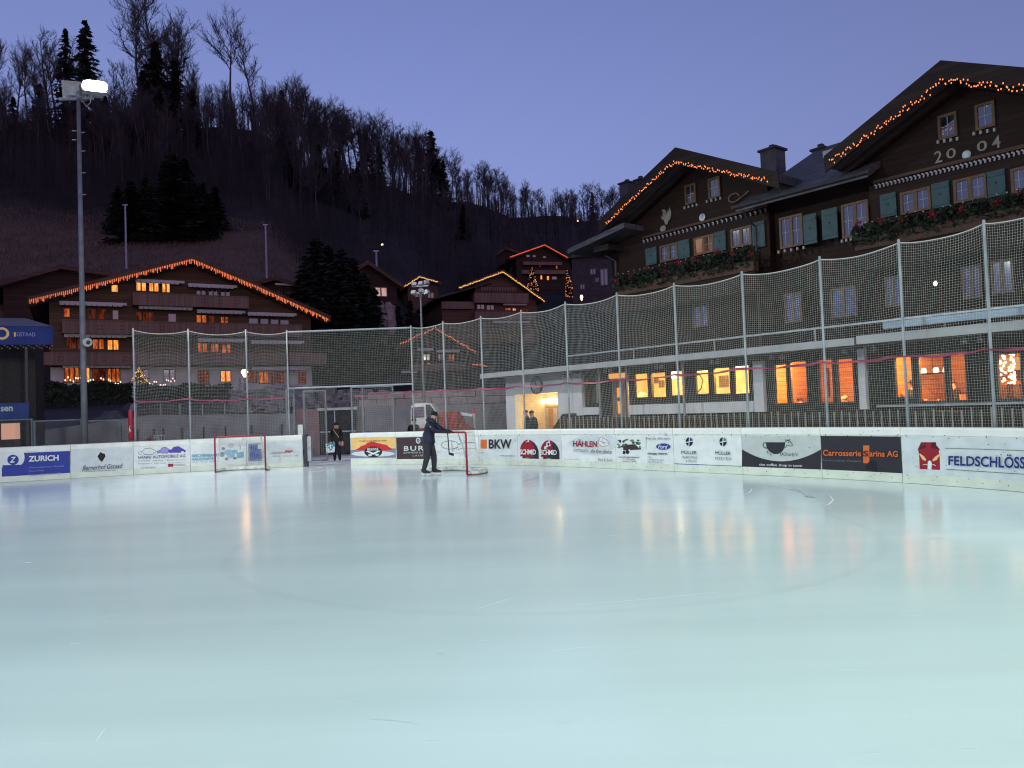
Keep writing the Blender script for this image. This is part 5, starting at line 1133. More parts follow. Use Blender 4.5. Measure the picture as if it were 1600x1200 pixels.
for i, (px, yb, hh) in enumerate(((375, 613, .75), (494, 628, .62), (542, 622, .62), (498.5, 604, .55))): conifer(['dark dwarf conifer on the left stone heap', 'dwarf conifer above the swing gate', 'dwarf conifer above the gate person', 'small upper dwarf conifer above the gate'][i], px, yb, 39.5, hh, .2, 20 + i, 160, 'dwarf conifers on the stones', 'dwarf_conifer')
# hedge in front of the chalet
def hedge(label, F, px0, px1, ytop, ybot, off, seed, dens=1500):
    x0, zt = F.hit(px0, ytop, off); x1, _ = F.hit(px1, ytop, off); zb = F.hit(px0, ybot, off)[1]; rg = np.random.default_rng(seed); b = MB()
    o = F.world(x0, off, 0)
    for _ in range(dens):
        x = rg.uniform(0, x1 - x0); y = rg.uniform(-.5, .5); z = zb + (zt - zb) * (rg.random() ** .6) + .12 * math.sin(x * 2.2); s = rg.uniform(.1, .24); c = Vector((x, y, z)); a, e = Vector(rg.normal(size=3)).normalized() * s, Vector(rg.normal(size=3)).normalized() * s * .6
        b.add([c - a, c + e, c + a, c - e], [(0, 1, 2, 3)])
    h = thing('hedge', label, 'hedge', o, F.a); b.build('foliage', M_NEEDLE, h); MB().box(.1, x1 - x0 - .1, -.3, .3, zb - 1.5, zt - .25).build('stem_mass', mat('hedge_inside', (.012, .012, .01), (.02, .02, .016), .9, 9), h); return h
hedge('dark clipped hedge below the ground floor of the left chalet', FA, 58, 205, 600, 640, -7, 1, 2600)
hedge('dark hedge with rosy lights behind the left net', FA, 212, 360, 603, 630, -7, 2, 2000)
# dark roof slope beyond it (covered car) and railing
cv = W(178, 652, 41); cr = thing('covered_car', 'car under a dark blue-grey cover behind the fence, beside the lamp mast', 'car', (cv.x, cv.y, 1.45), R_(8))
q = MB(); prof = [(-1.0, .0), (-1.02, .35), (-.75, .62), (-.42, .72), (-.22, 1.02), (.3, 1.04), (.62, .68), (.95, .55), (1.02, .3), (1.0, .0)]
q.prism([(x * 1.05, z) for x, z in prof], -.7, .7); q.build('car_cover', mat('car_cover', (.07, .07, .095), (.11, .11, .15), .55, 2.5, bump=.5), cr)
rl = thing('railing', 'low dark railing with pale uprights on the retaining wall behind the left net', 'railing', (*PL(214, 38.4), 0)); o = PL(214, 38.4); q = MB(); q2 = MB()
for px in (214, 252, 282, 317, 352): x, y = PL(px, 38.4); q.box(x - o[0] - .03, x - o[0] + .03, y - o[1] - .03, y - o[1] + .03, 1.4, zz(px, 631, 38.4))
x, y = PL(354, 38.4); q2.box(0, x - o[0], .035, .1, zz(280, 632, 38.4), zz(280, 632, 38.4) + .07); q2.box(0, x - o[0], .04, .09, 1.45, zz(280, 634, 38.4)); q.build('post', M_STEEL, rl); q2.build('screen', M_DARK, rl)
pc = W(238, 652, 42); pk = thing('parked_car', 'dark parked car behind the railing with one pale headlamp', 'car', (pc.x, pc.y, 1.6), R_(4))
q = MB(); q.prism([(-2, .25), (-2.02, .6), (-1.5, .78), (-.95, 1.28), (.6, 1.3), (1.25, .85), (1.95, .72), (2.02, .35), (1.95, .25)], -.82, .82); q.build('body', mat('dark_car_paint', (.02, .022, .03), (.03, .032, .04), .3, 2, spec=.6), pk)
for x in (-1.25, 1.3): q = MB(); q.tube([(x, -.86, .32), (x, -.66, .32)], .32, 14); q.build('wheel', M_BLACK, pk)
q = MB(); q.box(1.85, 2.04, -.7, -.45, .5, .62); q.build('headlight', P_WHITE, pk); q = MB(); q.prism([(-.9, .84), (-.75, 1.22), (.5, 1.23), (1.05, .86)], -.835, -.822); q.build('side_window', M_DPANE, pk)
sr = thing('handrail', 'slanted metal handrail climbing beside the left stone heap', 'handrail', (*PL(393, 37.6), 0)); o = Vector((*PL(393, 37.6), 0)); a = W(393, 643, 37.6) - o; e = W(438, 622, 39) - o; q = MB(); q.tube([a, e], .03, 6); q.tube([a, (a.x, a.y, 1.2)], .03, 6); q.tube([e, (e.x, e.y, 1.2)], .03, 6); q.build('rail', M_STEEL, sr)

# ================================================================== lamps and masts
def lantern(label, px, ytop, ybot, d, zbase):
    p = W(px, ytop, d); t = thing('street_lamp', label, 'street lamp', (p.x, p.y, zbase)); k = d / FPX; z = p.z - zbase; h = (ybot - ytop) * k
    MB().tube([(0, 0, 0), (0, 0, z - h)], [.06, .04], 8).build('post', M_DARK, t)
    q = MB(); q.lathe((0, 0, z - h), [(.05, 0), (.22, h * .55), (.12, h * .8)], 10); q.build('lamp_globe', E_LAMP, t)
    q = MB(); q.lathe((0, 0, z - h), [(.27, h * .78), (.1, h * 1.0), (.0, h * 1.1)], 10); q.lathe((0, 0, z - h), [(.06, -.06), (.07, .02)], 8); q.build('lamp_cap', M_DARK, t)
    l = lamp('lantern_light', 'POINT', (0, -.4, z - h * .5), 4, (1, .5, .2), .3, parent=t); return t
lantern('glowing old-style lantern in front of the left chalet', 382, 574, 590, 47, 2.4)
lantern('low glowing globe lamp above the stone heap left of the gate', 416.5, 604, 613, 43, 2.0)
lantern('glowing street lamp below the right-hand lit tree', 908.5, 459, 470, 110, 11)
def flood_head(par, c, yaw, w=.55, h=.42, dep=.3, lit=False, tilt=.4):
    r = bpy.data.objects.new('floodlight', None); COL.objects.link(r); r.parent = par; r.location = c; r.rotation_euler = (-tilt, 0, yaw)
    q = MB(); q.prism([(-w / 2, -h / 2), (w / 2, -h / 2), (w / 2, h / 2), (-w / 2, h / 2)], -.02, dep * .4); q.prism([(-w * .3, -h * .3), (w * .3, -h * .3), (w * .3, h * .3), (-w * .3, h * .3)], dep * .4, dep); q.build('housing', M_STEEL, r)
    q = MB(); q.prism([(w * .49 * math.copysign(abs(math.cos(a)) ** .6, math.cos(a)), h * .49 * math.copysign(abs(math.sin(a)) ** .6, math.sin(a))) for a in [k * math.pi / 10 for k in range(20)]][::-1], -.035, -.022); q.build('lens', emit('flood_lens', (1, .97, .86), 30) if lit else mat('lamp_glass', (.35, .36, .4), (.45, .46, .5), .15, 3), r)
    return r
mp_ = W(132.5, 690, 28.2); ma = thing('floodlight_mast', 'tall grey mast at left with one dazzling lit floodlight', 'light mast', (mp_.x, mp_.y, -.06)); zt = W(127, 152, 28.2).z + .06
MB().tube([(0, 0, 0), (0, 0, 4), (0, 0, zt)], [.125, .105, .065], 12).build('pole', mat('mast_paint', (.13, .14, .155), (.18, .19, .21), .5, 3), ma, True)
q = MB(); rr = random.Random(2)
for i, yy in enumerate((202, 205, 216, 234, 268, 302)):
    z = zz(128, yy, 28.2); s = -1 if i in (0, 2) else 1; q.tube([(s * .08, -.02, z), (s * .24, -.04, z)], .018, 5)
q.build('climbing_rung', M_STEEL, ma)
q = MB(); q.box(-.7, .55, -.06, .06, zt - .1, zt); q.tube([(.1, 0, zt - .05), (.35, -.1, zt - .4), (.55, -.2, zt - .3), (.6, -.2, zt)], .02, 6); q.build('crossarm', M_STEEL, ma)
flood_head(ma, (-.18, .05, zt + .3), R_(200), .75, .62, .3, False, .35); flood_head(ma, (.70, -.15, zt + .32), R_(22), .84, .62, .34, True, .55); flood_head(ma, (.18, .1, zt + .12), R_(150), .5, .4, .3, False, .3)
hs = W(137, 535, 28); sp_ = bpy.data.objects.new('loudspeaker', None); COL.objects.link(sp_); sp_.parent = ma; sp_.location = (hs.x - mp_.x, -.16, hs.z + .06); sp_.rotation_euler = (0, 0, R_(18))
q = MB(); n = 16
prof = [(.02, .16), (.05, .1), (.08, .0), (.15, -.1), (.165, -.12), (.15, -.105), (.07, -.02)]
q.add([(r * math.cos(2 * math.pi * j / n), y, r * math.sin(2 * math.pi * j / n)) for r, y in prof for j in range(n)], [(i * n + j, i * n + (j + 1) % n, (i + 1) * n + (j + 1) % n, (i + 1) * n + j) for i in range(6) for j in range(n)]); q.build('horn', P_GREY, sp_, True); q = MB(); q.ball((0, -.02, 0), .055, 8, 6); q.build('driver', M_DARK, sp_)
lamp('mast_floodlight', 'SPOT', (mp_.x + .75, mp_.y - .5, zt + .1), 900, (1, .98, .9), .3, (-1, 25, 0), 84, .6)
mb_ = W(664, 668, 33); m2 = thing('floodlight_mast', 'slim mast behind the net carrying six unlit floodlights', 'light mast', (mb_.x, mb_.y, -.06)); zt = W(661, 447, 33).z + .06
MB().tube([(0, 0, 0), (0, 0, zt)], [.06, .035], 10).build('pole', MATS['mast_paint'], m2, True)
q = MB(); q.box(-.34, .34, -.03, .03, zt - .02, zt + .03); q.box(-.34, .34, -.03, .03, zt - .32, zt - .27); q.build('crossarm', M_STEEL, m2)
for dx, dz, yw in ((-.26, .1, 10), (.02, .12, -30), (.30, .16, 50), (-.3, -.26, -20), (.05, -.2, 30), (.32, -.25, 70)): flood_head(m2, (dx, -.08, zt + dz), R_(yw), .21, .17, .18, False, .5)
for lb, px, yt, yb, d in (('plain grey pole on the meadow behind the left part of the wide chalet', 197.5, 321, 412, 92), ('plain grey pole right of the ridge of the wide chalet', 417, 352, 437, 90), ('short grey chimney pole on the black chalet roof', 588.5, 393, 416, 88)):
    p = W(px, yb, d); t = thing('metal_pole', lb, 'pole', (p.x, p.y, p.z - .6)); h = W(px, yt, d).z - p.z + .6
    MB().tube([(0, 0, 0), (0, 0, h)], [.13, .1], 8).build('shaft', mat('pale_pole', (.26, .27, .30), (.32, .33, .37), .6, 4), t); MB().box(-.3, .3, -.05, .05, h + .0, h + .12).build('cap', M_STEEL, t)
WL = ['lit lamp on the slope right of the plain grey pole by the chalet ridge', 'faint lit lamp at the foot of the lone clear-trunked tree', 'bright lit lamp just above the short pole on the black chalet roof', 'faint lit lamp under the falling part of the skyline trees', 'lit lamp on the far skyline beside the near chalet gable',
      'middle spark of light under the round-topped skyline conifer', 'lowest and brightest spark under the round-topped skyline conifer', 'topmost spark of light under the round-topped skyline conifer', 'spark of light low between the skyline stems right of the round-topped conifer', 'faint lit lamp right of the pointed skyline spruce']
for i, (px, py, d, s, c) in enumerate(((433, 296, 150, .16, 1), (364, 247, 160, .09, 1), (597, 382, 128, .2, 1), (473, 263, 178, .09, 0), (903, 345, 300, .35, 1), (571, 270, 225, .12, 0), (574, 281, 225, .14, 0), (576, 262, 225, .1, 0), (601, 290, 228, .1, 0), (723, 322, 285, .14, 0))):
    p = W(px, py, d); t = thing('wayside_lamp', WL[i], 'lamp', (p.x, p.y, p.z), 0, 'lamps scattered over the dark hillside')
    MB().ball((0, 0, 0), s, 6, 5).build('bulb', emit('hill_lamp', (1, .45, .2), 4), t); MB().tube([(0, .1, -3.5), (0, .1, .1)], .04, 5).build('post', M_DARK, t)

# ================================================================== kiosk with blue canopy, far left
FK = Frame((*PL(40, 31.5), 0), R_(24)); kq = thing('kiosk', 'dark kiosk with a blue canopy valance and a blue counter panel at far left', 'kiosk', FK.o, FK.a)
x0, z0, = FK.hit(-60, 540, -2.0); x1, z1 = FK.hit(83, 510, -2.0); zlo = FK.hit(60, 538.5, -2.0)[1]
M_CANVAS = mat('blue_canvas', lin(36, 54, 122), lin(28, 44, 104), .7, 2); M_CANTOP = mat('grey_canvas', (.13, .13, .17), (.17, .17, .21), .8, 1.5)
MB().box(x0, x1, -2.0, -1.95, zlo, z1).build('valance', M_CANVAS, kq)
MB().add([(x0, -1.98, z1 + .01), (x1, -1.98, z1 + .01), (x1 - 1.3, .6, z1 + .62), (x0, .6, z1 + .62), (x1 - .1, -1.9, z1 + .012), (x0, 1.45, z1 + .01)], [(0, 1, 2, 3), (1, 4, 2)]).build('canopy', M_CANTOP, kq)
MB().box(x0, FK.hit(52, 600)[0], 0.6, 3, -.05, z1).build('back_wall', M_BLACK, kq)
q = MB(); q.box(FK.hit(50, 600)[0], FK.hit(54, 600)[0], -1.6, -1.5, 0, zlo); q.build('post', M_DARK, kq)
q = MB(); 
for i in range(34): x = x0 + (x1 - x0) * (i + .5) / 34; q.ball((x, -2.0, zlo - .04 - .05 * (i % 3)), .014, 5, 4)
ob = q.build('bulbs', emit('kiosk_bulb', (1, .72, .6), .5), kq); ob['kind'] = 'stuff'
def flat_text(par, F, body, px0, px1, ya, yb, off, m, bold=.0, name='lettering', shear=0):
    uv, fs = text2d(body, bold, shear); a, zb = F.hit(px0, yb, off); c, zt = F.hit(px1, ya, off); return MB().add([(a + (c - a) * u, off, zb + (zt - zb) * v) for u, v in uv], fs).build(name, m, par)
flat_text(kq, FK, 'GSTAAD', 26, 55, 519.5, 525.5, -2.008, P_LILAC)
q = MB(); cx, cz = FK.hit(3, 521, -2.01); n = 20
q.add([(cx + r * math.cos(2 * math.pi * j / n), -2.008, cz + r * math.sin(2 * math.pi * j / n)) for r in (.24, .15) for j in range(n)], [(j, (j + 1) % n, n + (j + 1) % n, n + j) for j in range(n)]); q.box(FK.hit(22, 521, -2)[0], FK.hit(24.5, 521, -2)[0], -2.01, -2.001, FK.hit(23, 526, -2)[1], FK.hit(23, 519, -2)[1]); q.build('emblem', P_SAND, kq)
xa, za = FK.hit(-60, 655, -1.7); xb, zb = FK.hit(45, 629, -1.7); za = FK.hit(44, 654, -1.7)[1]; MB().box(xa, xb, -1.7, -1.6, za, zb).build('counter_panel', mat('blue_panel', lin(24, 62, 128), lin(20, 52, 112), .5, 3), kq)
flat_text(kq, FK, 'sen', 1, 20, 635, 643, -1.71, P_GREY, .03); 
xa, za = FK.hit(2, 687, -1.9); xb, zb = FK.hit(29, 661, -1.9); mb2 = thing('menu_box', 'small backlit peach-coloured box below the blue counter panel', 'light box', FK.world(xa, -1.9, 0), FK.a)
MB().box(0, xb - xa, 0, .3, za, zb).build('lit_face', emit('peach_screen', (.85, .47, .36), .62), mb2); q = MB(); q.box(-.05, xb - xa + .05, .02, .4, zb, zb + .06); q.box(-.05, xb - xa + .05, .02, .4, za - .5, za - .01); q.build('casing', M_DARK, mb2)
fn = thing('yard_fence', 'low metal fence with grey mesh panels behind the far left boards', 'fence', (*PL(-40, 29.6), 0)); o = PL(-40, 29.6)
for a, c in ((-40, 50), (54, 127), (129, 186), (188, 206)):
    xa, ya = PL(a, 29.6); xb, yb = PL(c, 29.8); zt = zz(a, 657, 29.6); q = MB(); A_ = Vector((xa - o[0], ya - o[1], 0)); B_ = Vector((xb - o[0], yb - o[1], 0)); Z = Vector((0, 0, 1))
    for p in (A_, B_): q.bar(p + Z * 0, p + Z * zt, .06)
    q.bar(A_ + Z * (zt - .03), B_ + Z * (zt - .03), .045); q.bar(A_ + Z * .2, B_ + Z * .2, .04); fp = q.build('panel_frame', mat('teal_metal', (.16, .21, .22), (.2, .26, .27), .5, 4), fn)
    L_ = [[A_ + (B_ - A_) * (i / 60) + Z * .2, A_ + (B_ - A_) * (i / 60) + Z * (zt * .6), A_ + (B_ - A_) * (i / 60) + Z * zt] for i in range(1, 60)] ; q = MB(); strands(q, [[tuple(p) for p in l] for l in L_], .003); q.build('mesh_infill', M_STEEL, fp)

# ================================================================== ice resurfacing tractor behind the boards
tz = W(700, 665, 30.6); tr = thing('ice_resurfacer', 'white-cabbed ice resurfacer with a red body parked behind the boards', 'ice resurfacer', (tz.x, tz.y, -.05))
k = 30.6 / FPX; X = lambda px: (px - 700) * k; Zp = lambda py: (tz.z - (py - 665) * k) + .05
M_CAB = mat('cab_white', (.80, .81, .84), (.72, .73, .76), .35, 2); M_TRED = mat('tractor_red', (.36, .045, .04), (.27, .03, .03), .45, 3)
q = MB(); cab = [(X(646), .55), (X(646.5), Zp(640)), (X(648), Zp(632)), (X(653), Zp(629)), (X(670), Zp(628.5)), (X(678), Zp(631)), (X(684), Zp(640)), (X(686), Zp(660)), (X(686), .55)]
q.prism(cab, -.75, .75); q.build('cab', M_CAB, tr)
q = MB(); q.prism([(X(647.5), Zp(651)), (X(648), Zp(635)), (X(667), Zp(634)), (X(667), Zp(650.5))], -.765, -.752); q.build('side_window', M_DPANE, tr)
q = MB(); q.prism([(X(670), Zp(651)), (X(669.5), Zp(631)), (X(676), Zp(631.5)), (X(682), Zp(640)), (X(684), Zp(652))], -.77, -.752); q.build('windscreen', M_DARK, tr)
q = MB(); q.prism([(X(688), .5), (X(689), Zp(648)), (X(694), Zp(643.5)), (X(717), Zp(643)), (X(721), Zp(646)), (X(726), Zp(664)), (X(733), Zp(669)), (X(741), Zp(671)), (X(741), .5)], -.8, .8); q.build('snow_tank', M_TRED, tr)
q = MB()
for x in (702, 718): q.box(X(x) - .02, X(x) + .02, -.83, -.802, .55, Zp(646))
q.build('rib', M_DARK, tr)
q = MB(); q.prism([(X(721), Zp(645)), (X(740), Zp(649)), (X(739), Zp(652)), (X(723), Zp(650))], -.5, .5); q.build('chute', M_CAB, tr); q = MB(); q.prism([(X(655), .5), (X(655), Zp(668)), (X(668), Zp(666)), (X(690), Zp(667)), (X(690), .5)], -.85, -.78); q.build('fender', M_TRED, tr)
for x in (664, 724): q = MB(); q.tube([(X(x), -.84, .42), (X(x), -.55, .42)], .42, 18); q.tube([(X(x), .55, .42), (X(x), .84, .42)], .42, 18); q.build('wheel', M_BLACK, tr)
x, y = PL(741, 31.2); wl = thing('warning_light', 'small red and white marker post beside the ice resurfacer', 'marker post', (x, y, 0)); MB().tube([(0, 0, 0), (0, 0, zz(741, 646, 31.2))], .04, 8).build('post', P_WHITE, wl); MB().tube([(0, 0, zz(741, 646, 31.2)), (0, 0, zz(741, 638.5, 31.2))], .06, 8).build('cap', P_CRIMSON, wl)
stander('dim figure in dark clothes behind the boards, left of the white vehicle', 646, 29.6, 0, -60, 1.62)
bl = W(587, 672, 33); tp = MB(); rr = random.Random(5)
for i in range(14): tp.ball((rr.uniform(-.5, .5), rr.uniform(-.3, .3), rr.uniform(.55, .9)), rr.uniform(.2, .34), 7, 5, 0, (1.3, 1, .7))
tb = tp.build('tarpaulin_heap', mat('blue_tarpaulin', (.05, .09, .2), (.08, .13, .26), .5, 4, bump=.5), None, True, (bl.x, bl.y, 0)); tag(tb, 'crumpled blue tarpaulin heap behind the net gate panel', 'tarpaulin')
# ================================================================== restaurant pavilion along the right boards
FR = Frame((10.3, 20.5, 0), R_(-51.7))
rs = thing('restaurant', 'flat-roofed white pavilion with glowing orange windows behind the right net', 'restaurant', FR.o, FR.a)
M_WR = mat('white_plaster', (.66, .67, .70), (.58, .59, .62), .9, 1.2, bump=.08)
M_CLAD = wood('dark_cladding', (.018, .016, .014), (.045, .038, .03), .14, 'X')
M_TILE = mat('cream_tiles', (.62, .52, .36), (.70, .60, .42), .4, 3); M_PINE = wood('warm_pine', (.34, .16, .05), (.50, .26, .09), .14)
M_CEIL = mat('ceiling_plaster', (.6, .5, .36), (.55, .45, .32), .9, 2); M_SHOPGLASS = glass('window_glass')
def holes(mb, X0, X1, Z0, Z1, H, y0, y1, m=0):
    """wall slab with rectangular openings left out"""
    xs = sorted({X0, X1} | {min(max(h[i], X0), X1) for h in H for i in (0, 1)}); zs_ = sorted({Z0, Z1} | {min(max(h[i], Z0), Z1) for h in H for i in (2, 3)})
    for i in range(len(xs) - 1):
        run = None
        for j in range(len(zs_) - 1):
            cx, cz = (xs[i] + xs[i + 1]) / 2, (zs_[j] + zs_[j + 1]) / 2; solid = not any(h[0] < cx < h[1] and h[2] < cz < h[3] for h in H)
            if solid and run is None: run = zs_[j]
            if run is not None and (not solid or j == len(zs_) - 2):
                mb.box(xs[i], xs[i + 1], y0, y1, run, zs_[j + 1] if solid else zs_[j], m); run = None
X = lambda px, off=0.0, py=600: FR.hit(px, py, off)[0]
Zr = lambda px, py, off=0.0: FR.hit(px, py, off)[1]
ZT = (Zr(845, 590) + Zr(1404, 528)) / 2                        # underside of the roof slab
ZF = .75                                                       # floor
xL, xR = X(793), X(1720)
ent = FR.quad(809, 876, (616, 690), (613, 690)); ent = (ent[0], ent[1], 0.0, ent[3])
OPN = [((989, 1013), (583, 624), (581, 622)), ((1015.5, 1041), (582, 624), (578, 621)), ((1044, 1067), (579, 621), (577, 619)),
       ((1084, 1108), (578, 618), (576, 617)), ((1113, 1141.5), (574, 618), (571, 617)), ((1144, 1171.5), (571, 618), (568, 616)),
       ((1208, 1230.5), (569, 632), (566, 633)), ((1233, 1262, ), (564, 632), (561, 632)), ((1277, 1302.5), (560, 632), (558, 631)), ((1306, 1335), (559, 631), (557, 630)),
       ((1396, 1427), (556, 624), (553, 622)), ((1433, 1478), (553, 630), (548, 629)), ((1481, 1511), (548, 629), (546, 628)), ((1556, 1598), (552, 626), (548, 626)), ((1602, 1650), (548, 626), (545, 626))]
HL = [FR.quad(p[0], p[1], l, r) for p, l, r in OPN]
door = FR.quad(955, 976, (582, 660), (580, 660)); door = (door[0], door[1], .5, door[3])
lwin = FR.quad(913, 935, (588, 632), (585, 631))
b = MB(); xE = X(897)
holes(b, xL, xE, -.05, ZT, [ent], -.12, .22); b.build('entrance_wall', M_WR, rs)
b = MB(); holes(b, xE + .002, xR, .3, ZT - .02, HL + [door, lwin], .06, .2); b.build('glazed_wall', M_CLAD, rs)
# white frames standing proud of the dark window bands
def px_box(b, p0, p1, l, r, y0, y1): x0, x1, z0, z1 = FR.quad(p0, p1, l, r, y0); b.box(x0, x1, y0, y1, z0, z1)
b = MB(); zt_ = ZT - .01
for p0, p1, l, r in ((893, 909.5, (585, 650), (583, 648.5)), (910, 935.5, (637, 648.5), (635.5, 647.5)), (981, 1177, (632.5, 648), (627, 643.5)), (1177.3, 1192.5, (566, 644), (563, 643.5)), (1341, 1352, (546, 640), (545, 639))): px_box(b, p0, p1, l, r, -.1, .055)
x0, x1 = X(1352, -.1), X(1372, .6); b.add([(x0, -.1, Zr(1352, 639, -.1)), (x1, .6, Zr(1352, 639, -.1) + .02), (x1, .6, zt_), (x0, -.1, zt_)], [(0, 1, 2, 3)])
b.build('white_frame', M_WR, rs)
for i, h in enumerate(HL + [lwin]):
    x0, x1, z0, z1 = h; q = MB(); w = .05
    q.box(x0, x0 + w, .02, .12, z0, z1); q.box(x1 - w, x1, .02, .12, z0, z1); q.box(x0 + w, x1 - w, .02, .12, z0, z0 + w); q.box(x0 + w, x1 - w, .02, .12, z1 - w, z1); f = q.build('window', M_DARK if i > 5 else M_CLAD, rs)
    MB().add([(x0 + w * .5, .06, z0 + w * .5), (x1 - w * .5, .06, z0 + w * .5), (x1 - w * .5, .06, z1 - w * .5), (x0 + w * .5, .06, z1 - w * .5)], [(0, 1, 2, 3)]).build('pane', M_SHOPGLASS, f)
q = MB(); x0, x1, z0, z1 = door; q.box(x0, x1, .06, .13, z0, z1); dr = q.build('door', wood('door_wood', (.20, .12, .09), (.3, .19, .14), .1, 'X'), rs)
E_SLOT = emit('door_slot_glow', (1, .42, .10), .95)
cx = (x0 + x1) / 2; wd_ = (x1 - x0)
for a, c in ((585, 590), ): q = MB(); q.box(x0 - .12, x1 + .02, .03, .058, Zr(966, 591), Zr(966, 583)); q.build('transom_light', E_SLOT, dr)
q = MB(); q.box(cx - wd_ * .12, cx + wd_ * .14, .04, .058, Zr(966, 621), Zr(966, 606)); q.box(cx - wd_ * .1, cx + wd_ * .14, .04, .058, Zr(966, 646), Zr(966, 627)); q.build('door_glass', E_SLOT, dr)
for px in (937, 981, 1068.5): 
    x = X(px, -.5); q = MB(); q.box(x - .03, x + .03, -.55, -.49, .5, ZT - .01); q.build('awning_post', M_STEEL, rs)
# roof slab, its fascia and the rail along its edge
b = MB(); b.box(xL - .4, xR, -1.1, 4.2, ZT, ZT + .16); b.build('roof', mat('roof_gravel', (.1, .1, .1), (.16, .16, .16), .9, 4), rs)
b = MB(); b.box(xL - .42, X(1338, -1.15), -1.17, -1.105, ZT - .03, ZT + .17); b.box(X(1343, -1.15), xR, -1.2, -1.105, ZT - .02, ZT + .2); b.build('fascia', mat('white_fascia', (.40, .42, .43), (.32, .34, .36), .5, 2), rs)
b = MB(); zr_ = ZT + .52; xa = X(888, -.9)
b.box(xa, xR, -.93, -.88, zr_, zr_ + .05)
n = int((xR - xa) / 3.4)
for i in range(n + 1): b.box(xa + i * 3.4, xa + i * 3.4 + .03, -.92, -.89, ZT + .165, zr_)
b.build('roof_rail', M_STEEL, rs); b = MB(); b.box(X(1385, -1.3), xR, -1.32, -1.2, ZT + .3, ZT + .47); b.build('gutter', mat('zinc', (.16, .20, .26), (.22, .27, .33), .35, 2, metal=.6), rs)
for px in (880, 887, 945, 953, 1026, 1034, 1112, 1121, 1206, 1222, 1320, 1366, 1508, 1533):
    x = X(px, -1.2, 560); q = MB(); q.box(x - .02, x + .02, -1.22, -1.18, ZT - .12, ZT - .06); q.lathe((x, -1.2, ZT - .24), [(.0, 0), (.09, .01), (.07, .1), (.03, .13)], 10); q.build('downlight', M_DARK, rs)
# clock
cx, cz = FR.hit(839, 602, -.13); ck = thing('wall_clock', 'large round wall clock above the lit entrance', 'clock', FR.world(cx, -.125, cz), FR.a)
q = MB(); n = 28; R0 = .33
q.add([(0, -.03, 0)] + [(R0 * math.sin(2 * math.pi * j / n), -.03, R0 * math.cos(2 * math.pi * j / n)) for j in range(n)], [(0, 1 + j, 1 + (j + 1) % n) for j in range(n)]); q.build('dial', mat('clock_dial', (.36, .38, .45), (.33, .35, .42), .5, 3), ck)
q = MB()
for r0, r1, y0, y1 in ((R0, R0 + .04, -.06, .0),):
    vs = [(r * math.sin(2 * math.pi * j / n), y, r * math.cos(2 * math.pi * j / n)) for r, y in ((r0, -.03), (r0, y0), (r1, y0), (r1, y1)) for j in range(n)]; q.add(vs, [(i * n + j, i * n + (j + 1) % n, (i + 1) * n + (j + 1) % n, (i + 1) * n + j) for i in range(3) for j in range(n)])
q.build('rim', M_DARK, ck)
q = MB()
for h in range(12): a = h * math.pi / 6; q.bar((math.sin(a) * R0 * .74, -.04, math.cos(a) * R0 * .74), (math.sin(a) * R0 * .92, -.04, math.cos(a) * R0 * .92), .03, .01)
q.build('hour_mark', M_BLACK, ck)
for nm, a, l in (('hour_hand', 155, .19), ('minute_hand', 330, .27)): q = MB(); q.bar((0, -.05, 0), (math.sin(R_(a)) * l, -.05, math.cos(R_(a)) * l), .025, .01); q.build(nm, M_BLACK, ck)
# entrance lobby
x0, x1 = ent[0] - .6, ent[1] + 1.0; q = MB(); q.box(x0, x1, 2.2, 2.3, -.03, 3); q.box(x0 - .1, x0, .23, 2.2, -.03, 3); q.box(x1, x1 + .1, .23, 2.2, -.03, 3); q.box(x0, x1, .23, 2.2, ent[3] + .02, ent[3] + .1); lob = q.build('lobby', M_TILE, rs)
q = MB(); xm = X(842, 2.1); q.box(xm - .5, X(872, 2.1), 2.1, 2.19, .0, Zr(850, 634, 2.1)); q.build('lobby_door', M_PINE, lob); q = MB()
for a in (843, 853, 866): x = X(a, 2.1); q.box(x - .12, x + .12, 2.08, 2.098, .75, Zr(850, 638, 2.1))
q.build('lobby_glass', mat('frosted_pane', (.4, .36, .36), (.5, .44, .42), .2, 4), lob)
q = MB(); q.box(X(832, 1.9), X(862, 1.9), 1.86, 1.98, Zr(850, 631, 1.9), Zr(850, 623.5, 1.9)); q.box(X(867, 1.9), X(876, 1.9), 1.86, 1.98, Zr(870, 631, 1.9), Zr(870, 622, 1.9)); q.build('lobby_lamp', emit('lobby_tube', (1, .82, .5), 6), lob)
lamp('room_lamp', 'POINT', ((ent[0] + ent[1]) / 2 + .2, 1.1, ent[3] - .5), 14, (1, .70, .30), .42, parent=rs)
# kitchen and dining rooms behind the panes
def room(px0, px1, dep, wallm, power, color, label):
    x0, x1 = X(px0), X(px1); q = MB(); q.box(x0, x1, dep, dep + .1, ZF, ZT - .05); q.box(x0 - .1, x0, .21, dep, ZF, ZT - .05); q.box(x1, x1 + .1, .21, dep, ZF, ZT - .05); r = q.build(label, wallm, rs)
    q = MB(); q.box(x0, x1, .21, dep, ZF - .1, ZF); q.box(x0, x1, .21, dep, ZT - .12, ZT - .06); q.build('floor_and_ceiling', M_CEIL if wallm is M_TILE else M_PINE, r)
    n = max(1, int((x1 - x0) / 1.8))
    for i in range(n): lamp('room_lamp', 'POINT', (x0 + (x1 - x0) * (i + .5) / n, (.34), ZT - .155), power / n, color, .05, parent=rs)
    return r, x0, x1
KIT = (1, .53, .14); DIN = (1, .42, .10)
kr, kx0, kx1 = room(928, 1178, 3.2, M_TILE, 190, KIT, 'kitchen')
dr1, dx0, dx1 = room(1196, 1340, 3.6, M_PINE, 125, DIN, 'dining_room')
dr2, ex0, ex1 = room(1376, 1720, 4.4, M_PINE, 160, DIN, 'dining_room')
b = MB(); 
